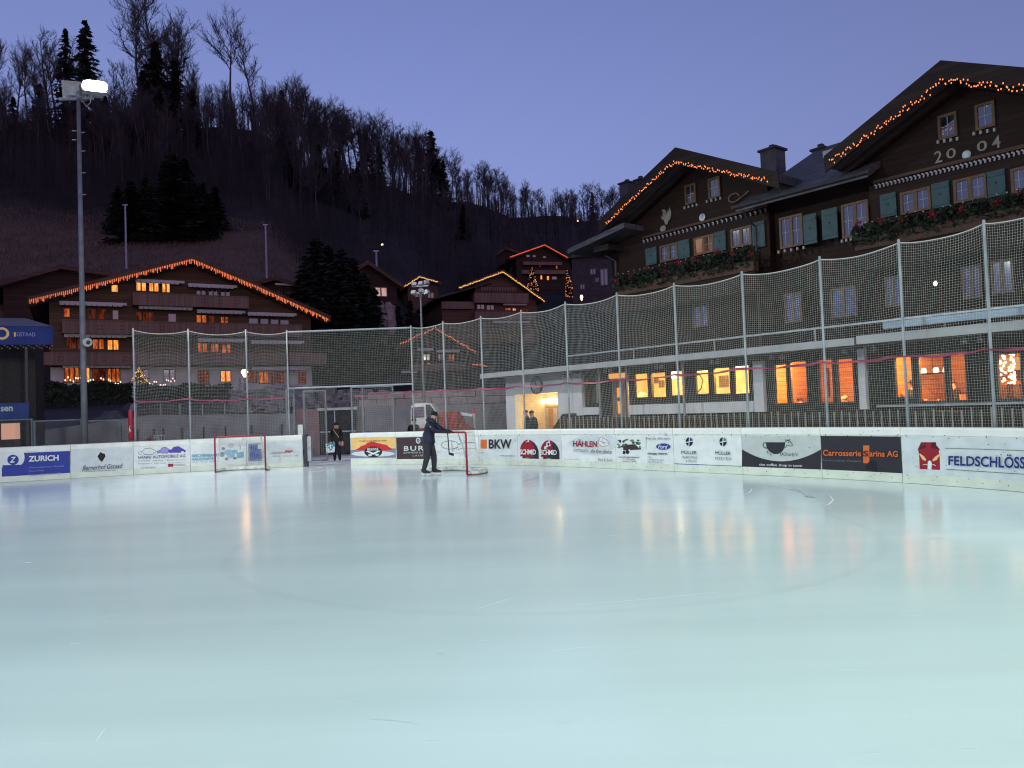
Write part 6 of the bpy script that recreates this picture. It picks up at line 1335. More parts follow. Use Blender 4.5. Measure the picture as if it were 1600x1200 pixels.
for px, py, w, h, off in ((1000, 579, .8, .05, 1.2), (1096, 577, .8, .05, 1.0), (1164, 569.5, .7, .05, 1.0), (1050, 583, .4, .3, 2.6)): x, z = FR.hit(px, py + 2, off); b.box(x - w / 2, x + w / 2, off, off + .12, z - h / 2, z + h / 2)
b.build('ceiling_tube', emit('kitchen_tube', (1, .82, .45), 8), kr)
M_STAIN = mat('kitchen_steel', (.62, .60, .54), (.5, .48, .43), .35, 5)
b = MB(); b.box(kx0, kx1, 1.6, 2.2, ZF, 1.72); b.build('counter', M_STAIN, kr)
b = MB()
for px, w, h, off in ((1003, .34, .35, 1.7), (997, .3, .2, 1.65), (1012, .25, .12, 1.65), (1122, .3, .3, 1.7), (1152, .5, .25, 1.7), (1167, .3, .5, 1.9), (1090, .5, .1, 1.7), (1036, .3, .22, 1.7), (1025, .25, .2, 1.7)): x = X(px, off); b.box(x - w / 2, x + w / 2, off, off + .35, 1.722, 1.72 + h)
for px, h in ((1003, .55), (1152, .4)): x = X(px, 1.85); b.lathe((x, 1.85, 1.72 + h - .2), [(.17, 0), (.2, .1), (.12, .22), (0, .25)], 12)
b.build('kitchen_machine', M_STAIN, kr)
b = MB()
for px, py, s in ((1026, 594, .12), (1034, 600, .13), (1131, 596, .2)): x, z = FR.hit(px, py, 3.18); b.box(x - s, x + s, 3.15, 3.19, z - s * 1.1, z + s * 1.1)
b.build('notice', mat('kitchen_notice', (.2, .14, .08), (.12, .09, .06), .6, 8), kr)
x, z = FR.hit(1090, 603, 1.9); b = MB(); b.tube([(x - .1, 1.9, z + .35), (x + .1, 1.9, z + .42), (x + .25, 1.9, z + .2), (x + .15, 1.9, z - .1), (x - .1, 1.9, z - .3)], .025, 6); b.build('spray_hose', M_DARK, kr)
# framed pictures
for px, py, w, h, nm in ((1218.5, 602, .42, .48, 'left'), (1247.5, 600, .52, .48, 'right'), (1279, 598, .4, .48, 'third')):
    x, z = FR.hit(px, py, 3.55); t = thing('framed_picture', {'left': 'framed ornamental paper-cut picture nearest the kitchen windows', 'right': 'wider framed ornamental picture on the orange wall, second from the kitchen', 'third': 'framed picture half hidden by the window post on the orange wall'}[nm], 'picture', FR.world(x, 3.55, z), FR.a, 'pictures on the dining room wall')
    q = MB(); fw_ = .07; q.box(-w, w, -.04, .02, h - fw_, h); q.box(-w, w, -.04, .02, -h, -h + fw_); q.box(-w, -w + fw_, -.04, .02, -h + fw_, h - fw_); q.box(w - fw_, w, -.04, .02, -h + fw_, h - fw_); q.build('frame', mat('picture_frame', (.05, .012, .006), (.08, .02, .01), .5, 8), t)
    MB().box(-w + fw_, w - fw_, -.02, .015, -h + fw_, h - fw_).build('print', mat('ornament_print', (.75, .6, .38), (.10, .05, .02), .6, 14, lo=.47, hi=.53, detail=2), t)
# chandelier, hanging lamp and diners
x, z = FR.hit(1457, 577, 2.2); ch = thing('chandelier', 'ring chandelier with small glowing shades over the dining table', 'chandelier', FR.world(x, 2.2, z), FR.a)
q = MB(); R1 = .36; q.tube([(R1 * math.cos(a), R1 * math.sin(a), -.12) for a in [k * math.pi / 8 for k in range(17)]], .02, 6); q.tube([(0, 0, -.12), (0, 0, ZT - .12 - z)], .012, 5); q.bar((-R1, 0, -.12), (R1, 0, -.12), .02); q.build('ring', M_BLACK, ch)
for k in range(7): a = k * 2 * math.pi / 7; q = MB(); q.lathe((R1 * math.cos(a), R1 * math.sin(a), -.1), [(.05, 0), (.07, .03), (.05, .13), (.0, .14)], 8); q.build('lamp_shade', emit('candle_shade', (1, .72, .36), 6), ch)
x, z = FR.hit(1574, 575, 2.6); hl = thing('floor_lamp', 'glowing beaded lamp column in the rightmost dining room window', 'lamp', FR.world(x, 2.6, ZF), FR.a)
q = MB(); rr = random.Random(8)
for _ in range(60): a = rr.uniform(0, 6.28); q.ball((.16 * math.cos(a), .16 * math.sin(a), z - ZF + rr.uniform(-.42, .42)), .035, 5, 4)
q.build('beaded_shade', emit('beads', (1, .74, .38), 4), hl); MB().tube([(0, 0, 0), (0, 0, z - ZF - .42)], .03, 8).build('stand', M_BLACK, hl)
q = MB(); xs_ = X(1556, 3.4); q.box(xs_, xs_ + 1.6, 3.2, 3.24, z - .05, z + .3); q.build('backlit_shelf', emit('shelf_glow', (1, .4, .12), .9), dr2)
q = MB(); xs_ = X(1560, 3); q.box(xs_, xs_ + 2.4, 2.7, 3.0, ZF, z - .45); q.build('sideboard', mat('dark_sideboard', (.05, .02, .012), (.09, .04, .02), .5, 4), dr2)
SIT = dict(hip=(0, 0, .5), chest=(.04, 0, .86), neck=(.07, 0, 1.06), head=(.1, 0, 1.27), face=(1, 0, -.1), shoulderR=(.04, -.18, .95), elbowR=(.14, -.24, .7), wristR=(.36, -.16, .76), handR=(.08, .02, 0), shoulderL=(.04, .18, .95), elbowL=(.14, .24, .7), wristL=(.36, .16, .76), handL=(.08, -.02, 0),
           thighR=(.05, -.1, .5), kneeR=(.44, -.12, .5), ankleR=(.42, -.12, .1), toeR=(.54, -.12, .05), thighL=(.05, .1, .5), kneeL=(.44, .12, .5), ankleL=(.42, .12, .1), toeL=(.54, .12, .05))
def diner(label, px, off, rz, mats, headz=None, hairm=None):
    x, zt = FR.hit(px, headz, off); base = zt - 1.36; w = FR.world(x, off, base); t = thing('person', label, 'person', w, FR.a + R_(rz), None)
    J, up, fw = figure(t, SIT, mats, 1.15, False); hat(t, J, up, fw, hairm or M_HAIR, 'hair'); c = thing('dining_chair', 'chair under the ' + label.split(',')[0], 'chair', w, FR.a + R_(rz))
    q = MB(); q.box(-.24, .24, -.24, .24, .38, .43); q.build('seat', M_PINE, c); q = MB(); q.box(-.26, -.22, -.22, .22, .43, .9); q.build('backrest', M_PINE, c)
    for a in (-.2, .2):
        for e in (-.2, .2): MB().box(a - .02, a + .02, e - .02, e + .02, ZF - base if base < ZF else 0, .38).build('leg', M_PINE, c)
    return t
M_D1 = mat('black_pullover', (.012, .01, .01), (.02, .018, .016), .8, 8); M_D2 = mat('olive_shirt', (.10, .10, .03), (.06, .07, .02), .8, 8); M_D3 = mat('grey_hair', (.4, .36, .3), (.3, .28, .24), .8, 20)
diner('diner in an olive top seated under the wider picture', 1252, 1.1, 150, [M_D2, M_D1, M_SKIN, M_SKIN], 619)
diner('diner in black seated between the two plain orange panes', 1302, .9, 40, [M_D1, M_D1, M_SKIN, M_SKIN], 617, M_BEANIE)
diner('diner with a pale head low in the second plain orange pane', 1325, 1.3, 200, [M_D1, M_D1, M_SKIN, M_SKIN], 616, M_D3)
diner('diner in a dark jacket on the left below the chandelier', 1419, .9, 20, [M_D1, M_D1, M_SKIN, M_SKIN], 592, M_BEANIE)
diner('diner in dark clothes on the right below the chandelier', 1493, 1.2, 170, [M_D1, M_D1, M_SKIN, M_SKIN], 590)
for px, off, nm in ((1290, 1.5, 'small dining table behind the plain orange panes'), (1452, 1.5, 'dining table under the ring chandelier')):
    x = X(px, off); z = Zr(px, 630, off); t = thing('dining_table', nm, 'table', FR.world(x, off, ZF), FR.a); MB().box(-.55, .55, -.35, .35, z - ZF - .05, z - ZF).build('tabletop', mat('table_cloth_warm', (.7, .55, .3), (.6, .46, .25), .7, 4), t); MB().box(-.05, .05, -.05, .05, 0, z - ZF - .05).build('leg', M_DARK, t)
M_CURT = mat('pale_curtain', (.36, .34, .24), (.20, .19, .14), .9, 14, (1, 1, .05))
for p0, p1, yt, yb in ((1272, 1276, 562, 630), (1384, 1395, 556, 632), (1512, 1531, 547, 628), (1536, 1552, 548, 628)):
    x0, x1 = X(p0, .5), X(p1, .5); q = MB(); n = 10; vs = []
    for i in range(n + 1): x = x0 + (x1 - x0) * i / n; y = .5 + .05 * math.sin(i * 1.9); vs += [(x, y, Zr(p0, yb, .5)), (x, y, Zr(p0, yt, .5))]
    q.add(vs, [(2 * i, 2 * i + 2, 2 * i + 3, 2 * i + 1) for i in range(n)]); q.build('curtain', M_CURT, rs)
b = MB(); x0, x1 = X(1372, .1), xR; b.box(x0, x1, -.05, .055, Zr(1480, 634, -.05), Zr(1480, 630.5, -.05)); b.build('window_sill', M_STEEL, rs)
# terrace deck, slanting stair side and picket railing
dk = thing('terrace', 'dark timber terrace in front of the pavilion', 'terrace', FR.o, FR.a); xa = X(893, -1.6)
MB().box(xa, xR, -2.4, -.13, 0, .68).build('deck', M_CLAD, dk); q = MB(); xb = X(857, -1.8); q.prism([(xb, .0), (xa - .002, .0), (xa - .002, Zr(893, 646, -1.8)), (xb, .62)], -2.1, -1.4); q.build('stair_side', M_CLAD, dk)
MB().box(xa, xR, -.6, -.14, .69, Zr(1200, 648, -.4)).build('planter_box', M_CLAD, dk)
pr = thing('picket_railing', 'thin pale picket railing along the dark terrace edge', 'railing', FR.o, FR.a); q = MB(); x = xa + .1; zt_ = Zr(1250, 645, -2.3); rr = random.Random(2)
while x < xR: q.box(x - .011, x + .011, -2.32, -2.298, .6, zt_ + rr.uniform(-.03, .05)); x += .20
q.build('pickets', mat('picket_paint', (.36, .36, .31), (.28, .28, .24), .7, 3), pr); q = MB(); q.box(xa, xR, -2.297, -2.27, zt_ - .12, zt_ - .08); q.box(xa, xR, -2.297, -2.27, .72, .76); q.build('rail', M_DARK, pr)
stander('standing figure in a dark coat and cap beside the lit entrance', 833, 30.2, .0, 210, 1.75)
stander('second dark-clothed figure with bare head left of the lit entrance', 824, 31.0, .0, 190, 1.78, None, False)

# ================================================================== the two near chalets above the pavilion
OFF_C = 4.0; OV2 = OFF_C - 1.3
nc = thing('chalet', 'dark timber chalet with two joined gables, teal shutters and string-lit verges at right', 'chalet', FR.o, FR.a)
QC = lambda p0, p1, l, r, off=OFF_C: FR.quad(p0, p1, l, r, off)
a1 = FR.hit(1055, 232, OV2); l1 = FR.hit(935, 346, OV2); r1 = FR.hit(1216, 271, OV2)
a2 = FR.hit(1472, 98, OV2); l2 = FR.hit(1290, 247, OV2); r2_ = (2 * a2[0] - l2[0], l2[1])
f1 = lambda x: a1[1] + (l1[1] - a1[1]) * (x - a1[0]) / (l1[0] - a1[0]) if x < a1[0] else a1[1] + (r1[1] - a1[1]) * (x - a1[0]) / (r1[0] - a1[0])
f2 = lambda x: a2[1] + (l2[1] - a2[1]) * (x - a2[0]) / (l2[0] - a2[0]) if x < a2[0] else a2[1] + (r2_[1] - a2[1]) * (x - a2[0]) / (r2_[0] - a2[0])
xc = lambda px, py=380: FR.hit(px, py, OFF_C)[0]
w0, w1_ = xc(966), xc(1203); v0, v1 = xc(1362), r2_[0] - 1.4; zb0 = ZT + .17
M_NEAR = wood('near_timber', (.0105, .0042, .003), (.028, .012, .008), .19)
MB().prism([(w0, zb0), (w1_, zb0), (w1_, f1(w1_) - .33), (a1[0], a1[1] - .33), (w0, f1(w0) - .33)], OFF_C, OFF_C + 12).build('wall', M_NEAR, nc)
MB().prism([(v0, zb0), (v1, zb0), (v1, f2(v1) - .33), (a2[0], a2[1] - .33), (v0, f2(v0) - .33)], OFF_C - .012, OFF_C + 12).build('wall', M_NEAR, nc)
zl_ = FR.hit(1260, 300, OFF_C + .4)[1]; MB().box(w1_ + .005, v0 - .005, OFF_C + .35, OFF_C + 11, zb0, zl_ + .3).build('linking_wall', M_NEAR, nc)
M_VERGE = wood('dark_verge', (.013, .009, .008), (.033, .021, .018), .17)
roof_gable(nc, a1, l1, r1, OV2, OFF_C + 13, .3, M_ROOF, M_VERGE); roof_gable(nc, a2, l2, r2_, OV2 - .1, OFF_C + 13, .3, M_ROOF, M_VERGE)
# roof over the link and over the left wing
ze = FR.hit(1262, 292, OFF_C - .9)[1]; zrg = FR.hit(1252, 241, OFF_C + 5)[1]; xa, xb = xc(1178, 300) - .2, xc(1362, 262) + .3
b = MB(); b.add([(xa, OFF_C - .9, ze), (xb, OFF_C - .9, ze), (xb, OFF_C + 5, zrg), (xa, OFF_C + 5, zrg), (xa, OFF_C - .9, ze - .2), (xb, OFF_C - .9, ze - .2), (xb, OFF_C + 5, zrg - .2), (xa, OFF_C + 5, zrg - .2)], [(0, 1, 2, 3), (7, 6, 5, 4), (4, 5, 1, 0), (5, 6, 2, 1), (6, 7, 3, 2), (7, 4, 0, 3)])
b.add([(xa, OFF_C + 5, zrg), (xb, OFF_C + 5, zrg), (xb, OFF_C + 11, ze), (xa, OFF_C + 11, ze)], [(0, 1, 2, 3)]); lr = b.build('link_roof', mat('grey_shingle', (.05, .048, .056), (.10, .097, .112), .7, 1.2, (1, 6, 6), bump=.6), nc)
q = MB(); q.tube([(xa - .1, OFF_C - .98, ze - .05), (xb + .1, OFF_C - .98, ze - .05)], .07, 8); q.tube([(xa + .25, OFF_C - .98, ze - .05), (xa + .25, OFF_C - .5, ze - .5), (xa + .25, OFF_C - .1, ze - .7), (xa + .25, OFF_C - .1, zb0)], .045, 8); q.build('gutter', M_DARK, lr)
q = MB(); s0 = Vector((xc(1252, 268), OFF_C + 2.6, ze + (zrg - ze) * .62)); q.box(s0.x - .45, s0.x + .45, s0.y - .3, s0.y + .3, s0.z - .1, s0.z + .14); q.build('roof_light', M_AWN, lr)
za, zb_ = FR.hit(884, 389, OV2)[1], FR.hit(972, 347, OV2)[1]; xa, xb = FR.hit(884, 389, OV2)[0], FR.hit(972, 347, OV2)[0]
b = MB(); b.prism([(xa, za), (xb, zb_), (xb, zb_ - .22), (xa, za - .22)], OV2 + .1, OFF_C + 10); lw = b.build('wing_roof', MATS['grey_shingle'], nc)
q = MB(); q.tube([(xa - .02, OV2 + .1, za - .1), (xa - .02, OFF_C + 10, za - .1)], .07, 8); xp = FR.hit(962, 430, OFF_C - .12)[0]; q.tube([(xp, OFF_C - .1, zb0), (xp, OFF_C - .1, FR.hit(962, 408, OFF_C - .1)[1]), (xp - .5, OFF_C - .2, FR.hit(962, 396, OFF_C - .1)[1])], .05, 8); q.build('gutter', M_DARK, lw)
MB().box(xc(935), w0 - .004, OFF_C + .8, OFF_C + 9, zb0, zb_ - .6).build('wing_wall', M_NEAR, nc)
MB().box(xc(950, 360), w0 + .3, OFF_C - .95, OFF_C - .02, f1(w0) - 1.15, f1(w0) - .9).build('purlin_beam', M_VERGE, nc)
for px, w, ytop, ybot, off in ((1207, .36, 237, 270, OFF_C + 4), (1283, .25, 236, 246, OFF_C + 5), (980, .33, 288, 325, OFF_C + 9), (1001, .25, 283, 300, OFF_C + 9)):
    x, zt = FR.hit(px, ytop, off); zb2 = FR.hit(px, ybot, off)[1] - .4; q = MB(); q.box(x - w, x + w, off - w, off + w, zb2, zt); c = q.build('chimney', mat('chimney_sheet', (.05, .05, .055), (.08, .08, .09), .6, 3), nc)
    q = MB(); q.box(x - w - .08, x + w + .08, off - w - .08, off + w + .08, zt + .002, zt + .09); q.box(x - .1, x + .1, off - .1, off + .1, zt + .09, zt + .28); q.build('chimney_cap', M_DARK, c)
M_OAK = mat('light_oak_frame', (.085, .043, .017), (.12, .064, .026), .5, 9); M_SHUT = mat('teal_shutter_paint', (.026, .062, .072), (.038, .085, .092), .6, 3); M_MUNT = mat('white_muntin', (.30, .31, .34), (.25, .26, .29), .5, 4)
M_NPANE = mat('curtained_pane', (.03, .034, .06), (.008, .009, .016), .04, .9, spec=1.0, lo=.42, hi=.58); M_WPANE = mat('pink_curtained_pane', (.3, .16, .11), (.1, .06, .05), .05, .9, spec=1.0)
M_NPANE.node_tree.nodes['Principled BSDF'].inputs['IOR'].default_value = 2.3
E_ROOM = curtain_glow('rosy_room', (.10, .05, .05), (.75, .36, .20), .42, 2.2)
def chalet_window(q, m=M_NPANE, leaf=2, lab=None):
    f = window(nc, q, 'dark', OFF_C - .02, (leaf, 1), .075, m, lab, 'window', M_OAK); x0, x1, z0, z1 = q; b = MB(); y = OFF_C - .055
    for i in range(leaf):
        xa = x0 + (x1 - x0) * i / leaf; xb = x0 + (x1 - x0) * (i + 1) / leaf; xm = (xa + xb) / 2; b.box(xm - .009, xm + .009, y - .012, y + .012, z0 + .08, z1 - .08)
        for k in ((1 / 3, 2 / 3) if z1 - z0 > 1.3 else (.5,)): z = z0 + (z1 - z0) * k; b.box(xa + .08, xb - .08, y - .010, y + .010, z - .008, z + .008)
    b.build('muntins', M_MUNT, f); return f
for p0, p1, l, r, m, lf in ((1033, 1061, (384.5, 411), (379, 405), M_NPANE, 2), (1086, 1117, (371.5, 400), (366, 394), E_ROOM, 2), (1143.5, 1176, (358.5, 388), (352, 383), M_NPANE, 2), (1220, 1256, (340, 389), (334, 384), M_NPANE, 2), (1317, 1359, (320, 374), (312, 366), M_NPANE, 2),
                            (1408.5, 1456, (300, 336), (293, 328), M_NPANE, 2), (1491.5, 1543, (280, 318), (273, 310), M_NPANE, 2), (1581, 1632, (264, 303), (254, 294), M_NPANE, 2), (1072, 1089, (289, 321), (287, 317), M_DPANE, 1), (1108.5, 1127, (279, 312), (276, 308), M_NPANE, 1), (1467, 1497, (180, 219), (176, 215), M_NPANE, 1), (1525, 1556, (163, 204), (159, 199), M_NPANE, 1)):
    chalet_window(QC(p0, p1, l, r), m, lf, 'window with a rosy lit interior' if m is E_ROOM else None)
def shutter(p0, p1, l, r):
    x0, x1, z0, z1 = QC(p0, p1, l, r); y = OFF_C - .02; b = MB(); b.box(x0, x1, y - .055, y - .005, z0, z1); n = max(2, int((x1 - x0) / .16))
    for k in (.16, .84): z = z0 + (z1 - z0) * k; b.box(x0 + .02, x1 - .02, y - .075, y - .056, z - .05, z + .05)
    s = b.build('shutter', M_SHUT, nc); cx = (x0 + x1) / 2; cz = z0 + (z1 - z0) * .52; h = .05
    MB().add([(cx, y - .058, cz - h * 1.2), (cx + h, y - .058, cz + h * .3), (cx + h * .55, y - .058, cz + h), (cx, y - .058, cz + h * .5), (cx - h * .55, y - .058, cz + h), (cx - h, y - .058, cz + h * .3)], [(0, 1, 2, 3), (0, 3, 4, 5)]).build('heart_cutout', M_BLACK, s)
for a in ((1010.5, 1027.5, (388.5, 415.5), (386, 412.5)), (1061.5, 1079, (377, 406), (373, 402)), (1117, 1135.5, (364, 394), (359.5, 391)), (1177, 1196.5, (348, 388), (345, 386)), (1257, 1277.5, (337, 384), (333, 379.5)), (1286, 1310, (328, 376), (324, 371)),
          (1377, 1402, (305, 341), (300, 337)), (1457, 1485, (288, 327), (282, 322)), (1544, 1572, (269, 309.5), (264, 305))): shutter(*a)
def trim(px0, y0, px1, y1, n):
    b = MB(); P0 = FR.hit(px0, y0, OFF_C); P1 = FR.hit(px1, y1, OFF_C)
    for i in range(n):
        x = P0[0] + (P1[0] - P0[0]) * i / (n - 1); z = P0[1] + (P1[1] - P0[1]) * i / (n - 1); y = OFF_C - .06
        b.bar((x - .06, y, z + .06), (x + .01, y, z), .035, .05); b.bar((x + .01, y, z), (x - .01, y, z - .075), .04, .05)
    x0, x1 = P0[0] - .1, P1[0] + .1; b2 = MB(); b2.add([(x0, OFF_C - .1, P0[1] + .10), (x1, OFF_C - .1, P1[1] + .10), (x1, OFF_C - .02, P1[1] + .10), (x0, OFF_C - .02, P0[1] + .10), (x0, OFF_C - .1, P0[1] + .2), (x1, OFF_C - .1, P1[1] + .2), (x1, OFF_C - .02, P1[1] + .2), (x0, OFF_C - .02, P0[1] + .2)], [(3, 2, 1, 0), (4, 5, 6, 7), (0, 1, 5, 4), (2, 3, 7, 6)])
    o = b2.build('storey_band', M_FASCIA, nc); b.build('dentil_trim', M_MUNT, o)
trim(1008, 377, 1198, 328.5, 29); trim(1371, 291.5, 1625, 231.5, 38)
b = MB()
for p0, p1, ya, yb, n in ((1070, 1089, 325, 320, 4), (1105, 1126, 315, 310, 4), (1466, 1496, 222, 217, 4), (1522, 1554, 209, 203, 4), (1348, 1372, 394, 387, 0), (1217, 1256, 394, 387, 5), (1316, 1330, 377, 374, 3)):
    for i in range(n): x, z = FR.hit(p0 + (p1 - p0) * i / max(1, n - 1), ya + (yb - ya) * i / max(1, n - 1), OFF_C - .05); b.box(x - .03, x + .03, OFF_C - .09, OFF_C - .02, z - .05, z + .05)
b.build('sill_corbel', M_MUNT, nc)
M_DIG = mat('pale_wood_digits', (.26, .235, .21), (.2, .18, .16), .7, 6)
for ch_c, px, py in (('2', 1466, 245), ('0', 1486, 239.5), ('0', 1534.3, 228), ('4', 1556.5, 222)):
    uv, fs = text2d(ch_c, .01); x, z = FR.hit(px, py, OFF_C - .03); h = .36 if ch_c != '0' else .30; w = .22 if ch_c != '0' else .27; MB().add([(x - w / 2 + u * w, OFF_C - .032, z - h / 2 + v * h) for u, v in uv], fs).build('digit', M_DIG, nc)
for px, py, r, nm in ((1510, 241.5, .125, 'round_plaque'), (1097, 339.5, .15, 'round_plaque')):
    x, z = FR.hit(px, py, OFF_C - .06); q = MB(); n = 16; q.add([(x + r * math.cos(2 * math.pi * j / n), OFF_C - .06, z + r * math.sin(2 * math.pi * j / n)) for j in range(n)], [tuple(range(n))]); q.add([(x + rr * math.cos(2 * math.pi * j / n), yy, z + rr * math.sin(2 * math.pi * j / n)) for rr, yy in ((r, -.0), (r, -.06 ))  for j in range(n) for yy in (OFF_C + yy,)], [(j, (j + 1) % n, n + (j + 1) % n, n + j) for j in range(n)]); q.build(nm, mat('plaque_enamel', (.45, .50, .52), (.18, .24, .26), .4, 6), nc)
x, z = FR.hit(1041, 338, OFF_C - .05); q = MB(); bird = [(-.06, -.34), (.06, -.34), (.10, -.22), (.20, -.16), (.27, -.02), (.27, .16), (.20, .34), (.16, .18), (.10, .28), (.08, .12), (.02, .06), (-.05, .10), (-.02, .20), (-.06, .30), (-.16, .32), (-.26, .26), (-.15, .25), (-.11, .20), (-.15, .08), (-.20, .0), (-.26, .06), (-.25, -.06), (-.14, -.12), (-.10, -.2)]
bm = bmesh.new(); vv = [bm.verts.new((x + a, OFF_C - .06, z + c)) for a, c in bird]; f = bm.faces.new(vv); r_ = bmesh.ops.triangulate(bm, faces=[f]); ix = {v: i for i, v in enumerate(vv)}; q.add([v.co for v in vv], [tuple(ix[v] for v in fc.verts) for fc in bm.faces]); bm.free()
q.add([(x - .2 + .16 * math.cos(k * math.pi / 6), OFF_C - .055, z - .47 + .13 * math.sin(k * math.pi / 6)) for k in range(12)], [tuple(range(12))]); q.build('bird_emblem', M_DIG, nc)
x, z = FR.hit(1157, 306, OFF_C - .1); q = MB(); q.tube([(x - .3 + .24 * math.cos(a) , OFF_C - .08, z + .16 * math.sin(a)) for a in [k * .5 for k in range(11)]] + [(x + .2, OFF_C - .08, z + .02), (x + .35, OFF_C - .08, z + .1)], .03, 6); q.build('wall_ornament', mat('horn', (.12, .08, .06), (.2, .13, .1), .5, 5), nc)
# first-floor windows, dark behind the net
for p0, p1, l, r in ((1085, 1108, (475, 512), (472, 509)), (1228, 1254, (460, 506), (455, 502)), (1300, 1340, (452, 498), (446, 493)), (1385, 1410, (434, 482), (429, 477)), (1505, 1535, (418, 470), (412, 464)), (1550, 1585, (410, 462), (403, 456))): window(nc, QC(p0, p1, l, r), 'dark', OFF_C - .02, (2, 1), .06, M_NPANE)
x, z = FR.hit(1461.5, 443, OFF_C - .3); wl_ = thing('wall_lamp', 'tiny white lamp on the dark chalet wall behind the right net', 'lamp', FR.world(x, OFF_C - .3, z), FR.a); MB().ball((0, 0, 0), .06, 8, 6, 0, (1, .7, 1.3)).build('bulb', emit('white_wall_lamp', (1, 1, .95), 3), wl_); MB().box(-.04, .04, .02, .28, .05, .09).build('bracket', M_DARK, wl_)
string_lights('fine orange fairy lights on the left gable of the near chalet', FR, [(947, 349), (1000, 300), (1040, 264), (1056, 252), (1110, 264), (1150, 272), (1202, 281)], OV2 - .08, E_RED if 0 else emit('orange_bulb', (1, .26, .08), 1.7), .06, .019, (-.05, .09), 'fairy lights on the near chalet verges')
string_lights('orange icicle fairy lights on the larger right gable of the near chalet', FR, [(1296, 252), (1380, 192), (1440, 150), (1475, 123), (1530, 129), (1640, 138)], OV2 - .18, MATS['orange_bulb'], .055, .018, (-.05, .17), 'fairy lights on the near chalet verges')
M_GER = mat('geranium_leaf', (.008, .015, .009), (.017, .032, .016), .8, 7); M_BLOOM = mat('red_geranium', (.16, .006, .012), (.28, .015, .03), .7, 9); M_TIPS = mat('pale_buds', (.5, .5, .48), (.4, .42, .4), .7, 9)
def flower_box(label, pts_top, pts_bot, off, seed):
    rg = np.random.default_rng(seed); (pa, ya), (pb, yb) = pts_top; (_, ba), (_, bb2) = pts_bot
    A_ = FR.hit(pa, ya, off); B_ = FR.hit(pb, yb, off); zbA = FR.hit(pa, ba, off)[1]; o = FR.world(A_[0], off, 0); L_ = B_[0] - A_[0]; zt = (A_[1] + B_[1]) / 2; zb_ = (zbA + FR.hit(pb, bb2, off)[1]) / 2; h = zt - zb_
    t = thing('flower_box', label, 'flower box', o, FR.a); MB().box(0, L_, -.16, .16, zb_ - .28, zb_ + .1).build('planter', M_FASCIA, t); b = MB(); r = MB(); p = MB()
    for _ in range(int(L_ * 330)):
        c = Vector((rg.uniform(-.1, L_ + .1), rg.normal() * .17 - .08, zb_ - .15 + (h + .1) * rg.random() ** .8)); s = rg.uniform(.05, .12); a, e = Vector(rg.normal(size=3)).normalized() * s, Vector(rg.normal(size=3)).normalized() * s * .7; b.add([c - a, c + e, c + a, c - e], [(0, 1, 2, 3)])
    x = .2
    while x < L_:
        c = Vector((x, -.26 + rg.normal() * .06, zt + rg.uniform(-.35, .05)))
        for _ in range(26): r.ball(c + Vector(rg.normal(size=3)) * .055, rg.uniform(.018, .032), 5, 3)
        x += rg.uniform(.55, 1.0)
    x = .1
    while x < L_: p.ball((x, -.1, zt + .02 + rg.normal() * .03), .022, 5, 4); x += rg.uniform(.2, .34)
    b.build('foliage', M_GER, t); r.build('blossoms', M_BLOOM, t); p.build('pale_tips', M_TIPS, t)
flower_box('long geranium box under the left gable windows of the near chalet', ((966, 430), (1180, 384)), ((966, 452), (1180, 412)), OFF_C - .9, 1)
flower_box('long geranium box under the right gable windows of the near chalet', ((1338, 352), (1640, 292)), ((1338, 378), (1640, 322)), OFF_C - .9, 2)
for p0, p1, ya, yb in ((966, 1180, 462, 420), (1338, 1640, 388, 328)):
    x0, z0 = FR.hit(p0, ya, OFF_C - .95); x1, z1 = FR.hit(p1, yb, OFF_C - .95); z = (z0 + z1) / 2; q = MB(); q.box(x0, x1, OFF_C - 1.0, OFF_C - .94, z - .75, z - .02); q.box(x0, x1, OFF_C - .93, OFF_C - .02, z - .72, z - .6); q.build('balcony', M_NEAR, nc)
# ================================================================== woods on the hillside
M_TWIG = mat('bare_twigs', (.036, .033, .037), (.068, .062, .066), .9, 6); M_TRUNK = mat('grey_trunk', (.05, .042, .045), (.10, .085, .088), .9, 7)
def prisms(S):
    """segments (n, 8): p0, p1, r0, r1 -> three-sided twigs as vertex and face arrays"""
    S = np.asarray(S, float); p0, p1 = S[:, 0:3], S[:, 3:6]; t = p1 - p0; t /= np.linalg.norm(t, axis=1)[:, None] + 1e-9
    a = np.cross(t, np.array([.37, .61, .70])); a /= np.linalg.norm(a, axis=1)[:, None] + 1e-9; c = np.cross(t, a); vs = []
    for P, r in ((p0, S[:, 6:7]), (p1, S[:, 7:8])):
        for q in (0, 2.094, 4.189): vs.append(P + r * (a * math.cos(q) + c * math.sin(q)))
    V = np.stack(vs, 1).reshape(-1, 3); k = np.arange(len(S))[:, None] * 6
    F = np.concatenate([k + np.array([[j, (j + 1) % 3, 3 + (j + 1) % 3, 3 + j]]) for j in range(3)]); return V, F
def mesh_np(name, V, F, m):
    me = bpy.data.meshes.new(name); me.vertices.add(len(V)); me.vertices.foreach_set('co', np.asarray(V, np.float32).ravel()); n = len(F); me.loops.add(n * 4); me.loops.foreach_set('vertex_index', np.asarray(F, np.int32).ravel())
    me.polygons.add(n); me.polygons.foreach_set('loop_start', np.arange(0, n * 4, 4, dtype=np.int32)); me.polygons.foreach_set('loop_total', np.full(n, 4, np.int32)); me.materials.append(m); me.update(calc_edges=True); return me
def rot(v, ax, a): return v * math.cos(a) + np.cross(ax, v) * math.sin(a) + ax * np.dot(ax, v) * (1 - math.cos(a))
def nrm(v): return v / (np.linalg.norm(v) + 1e-9)
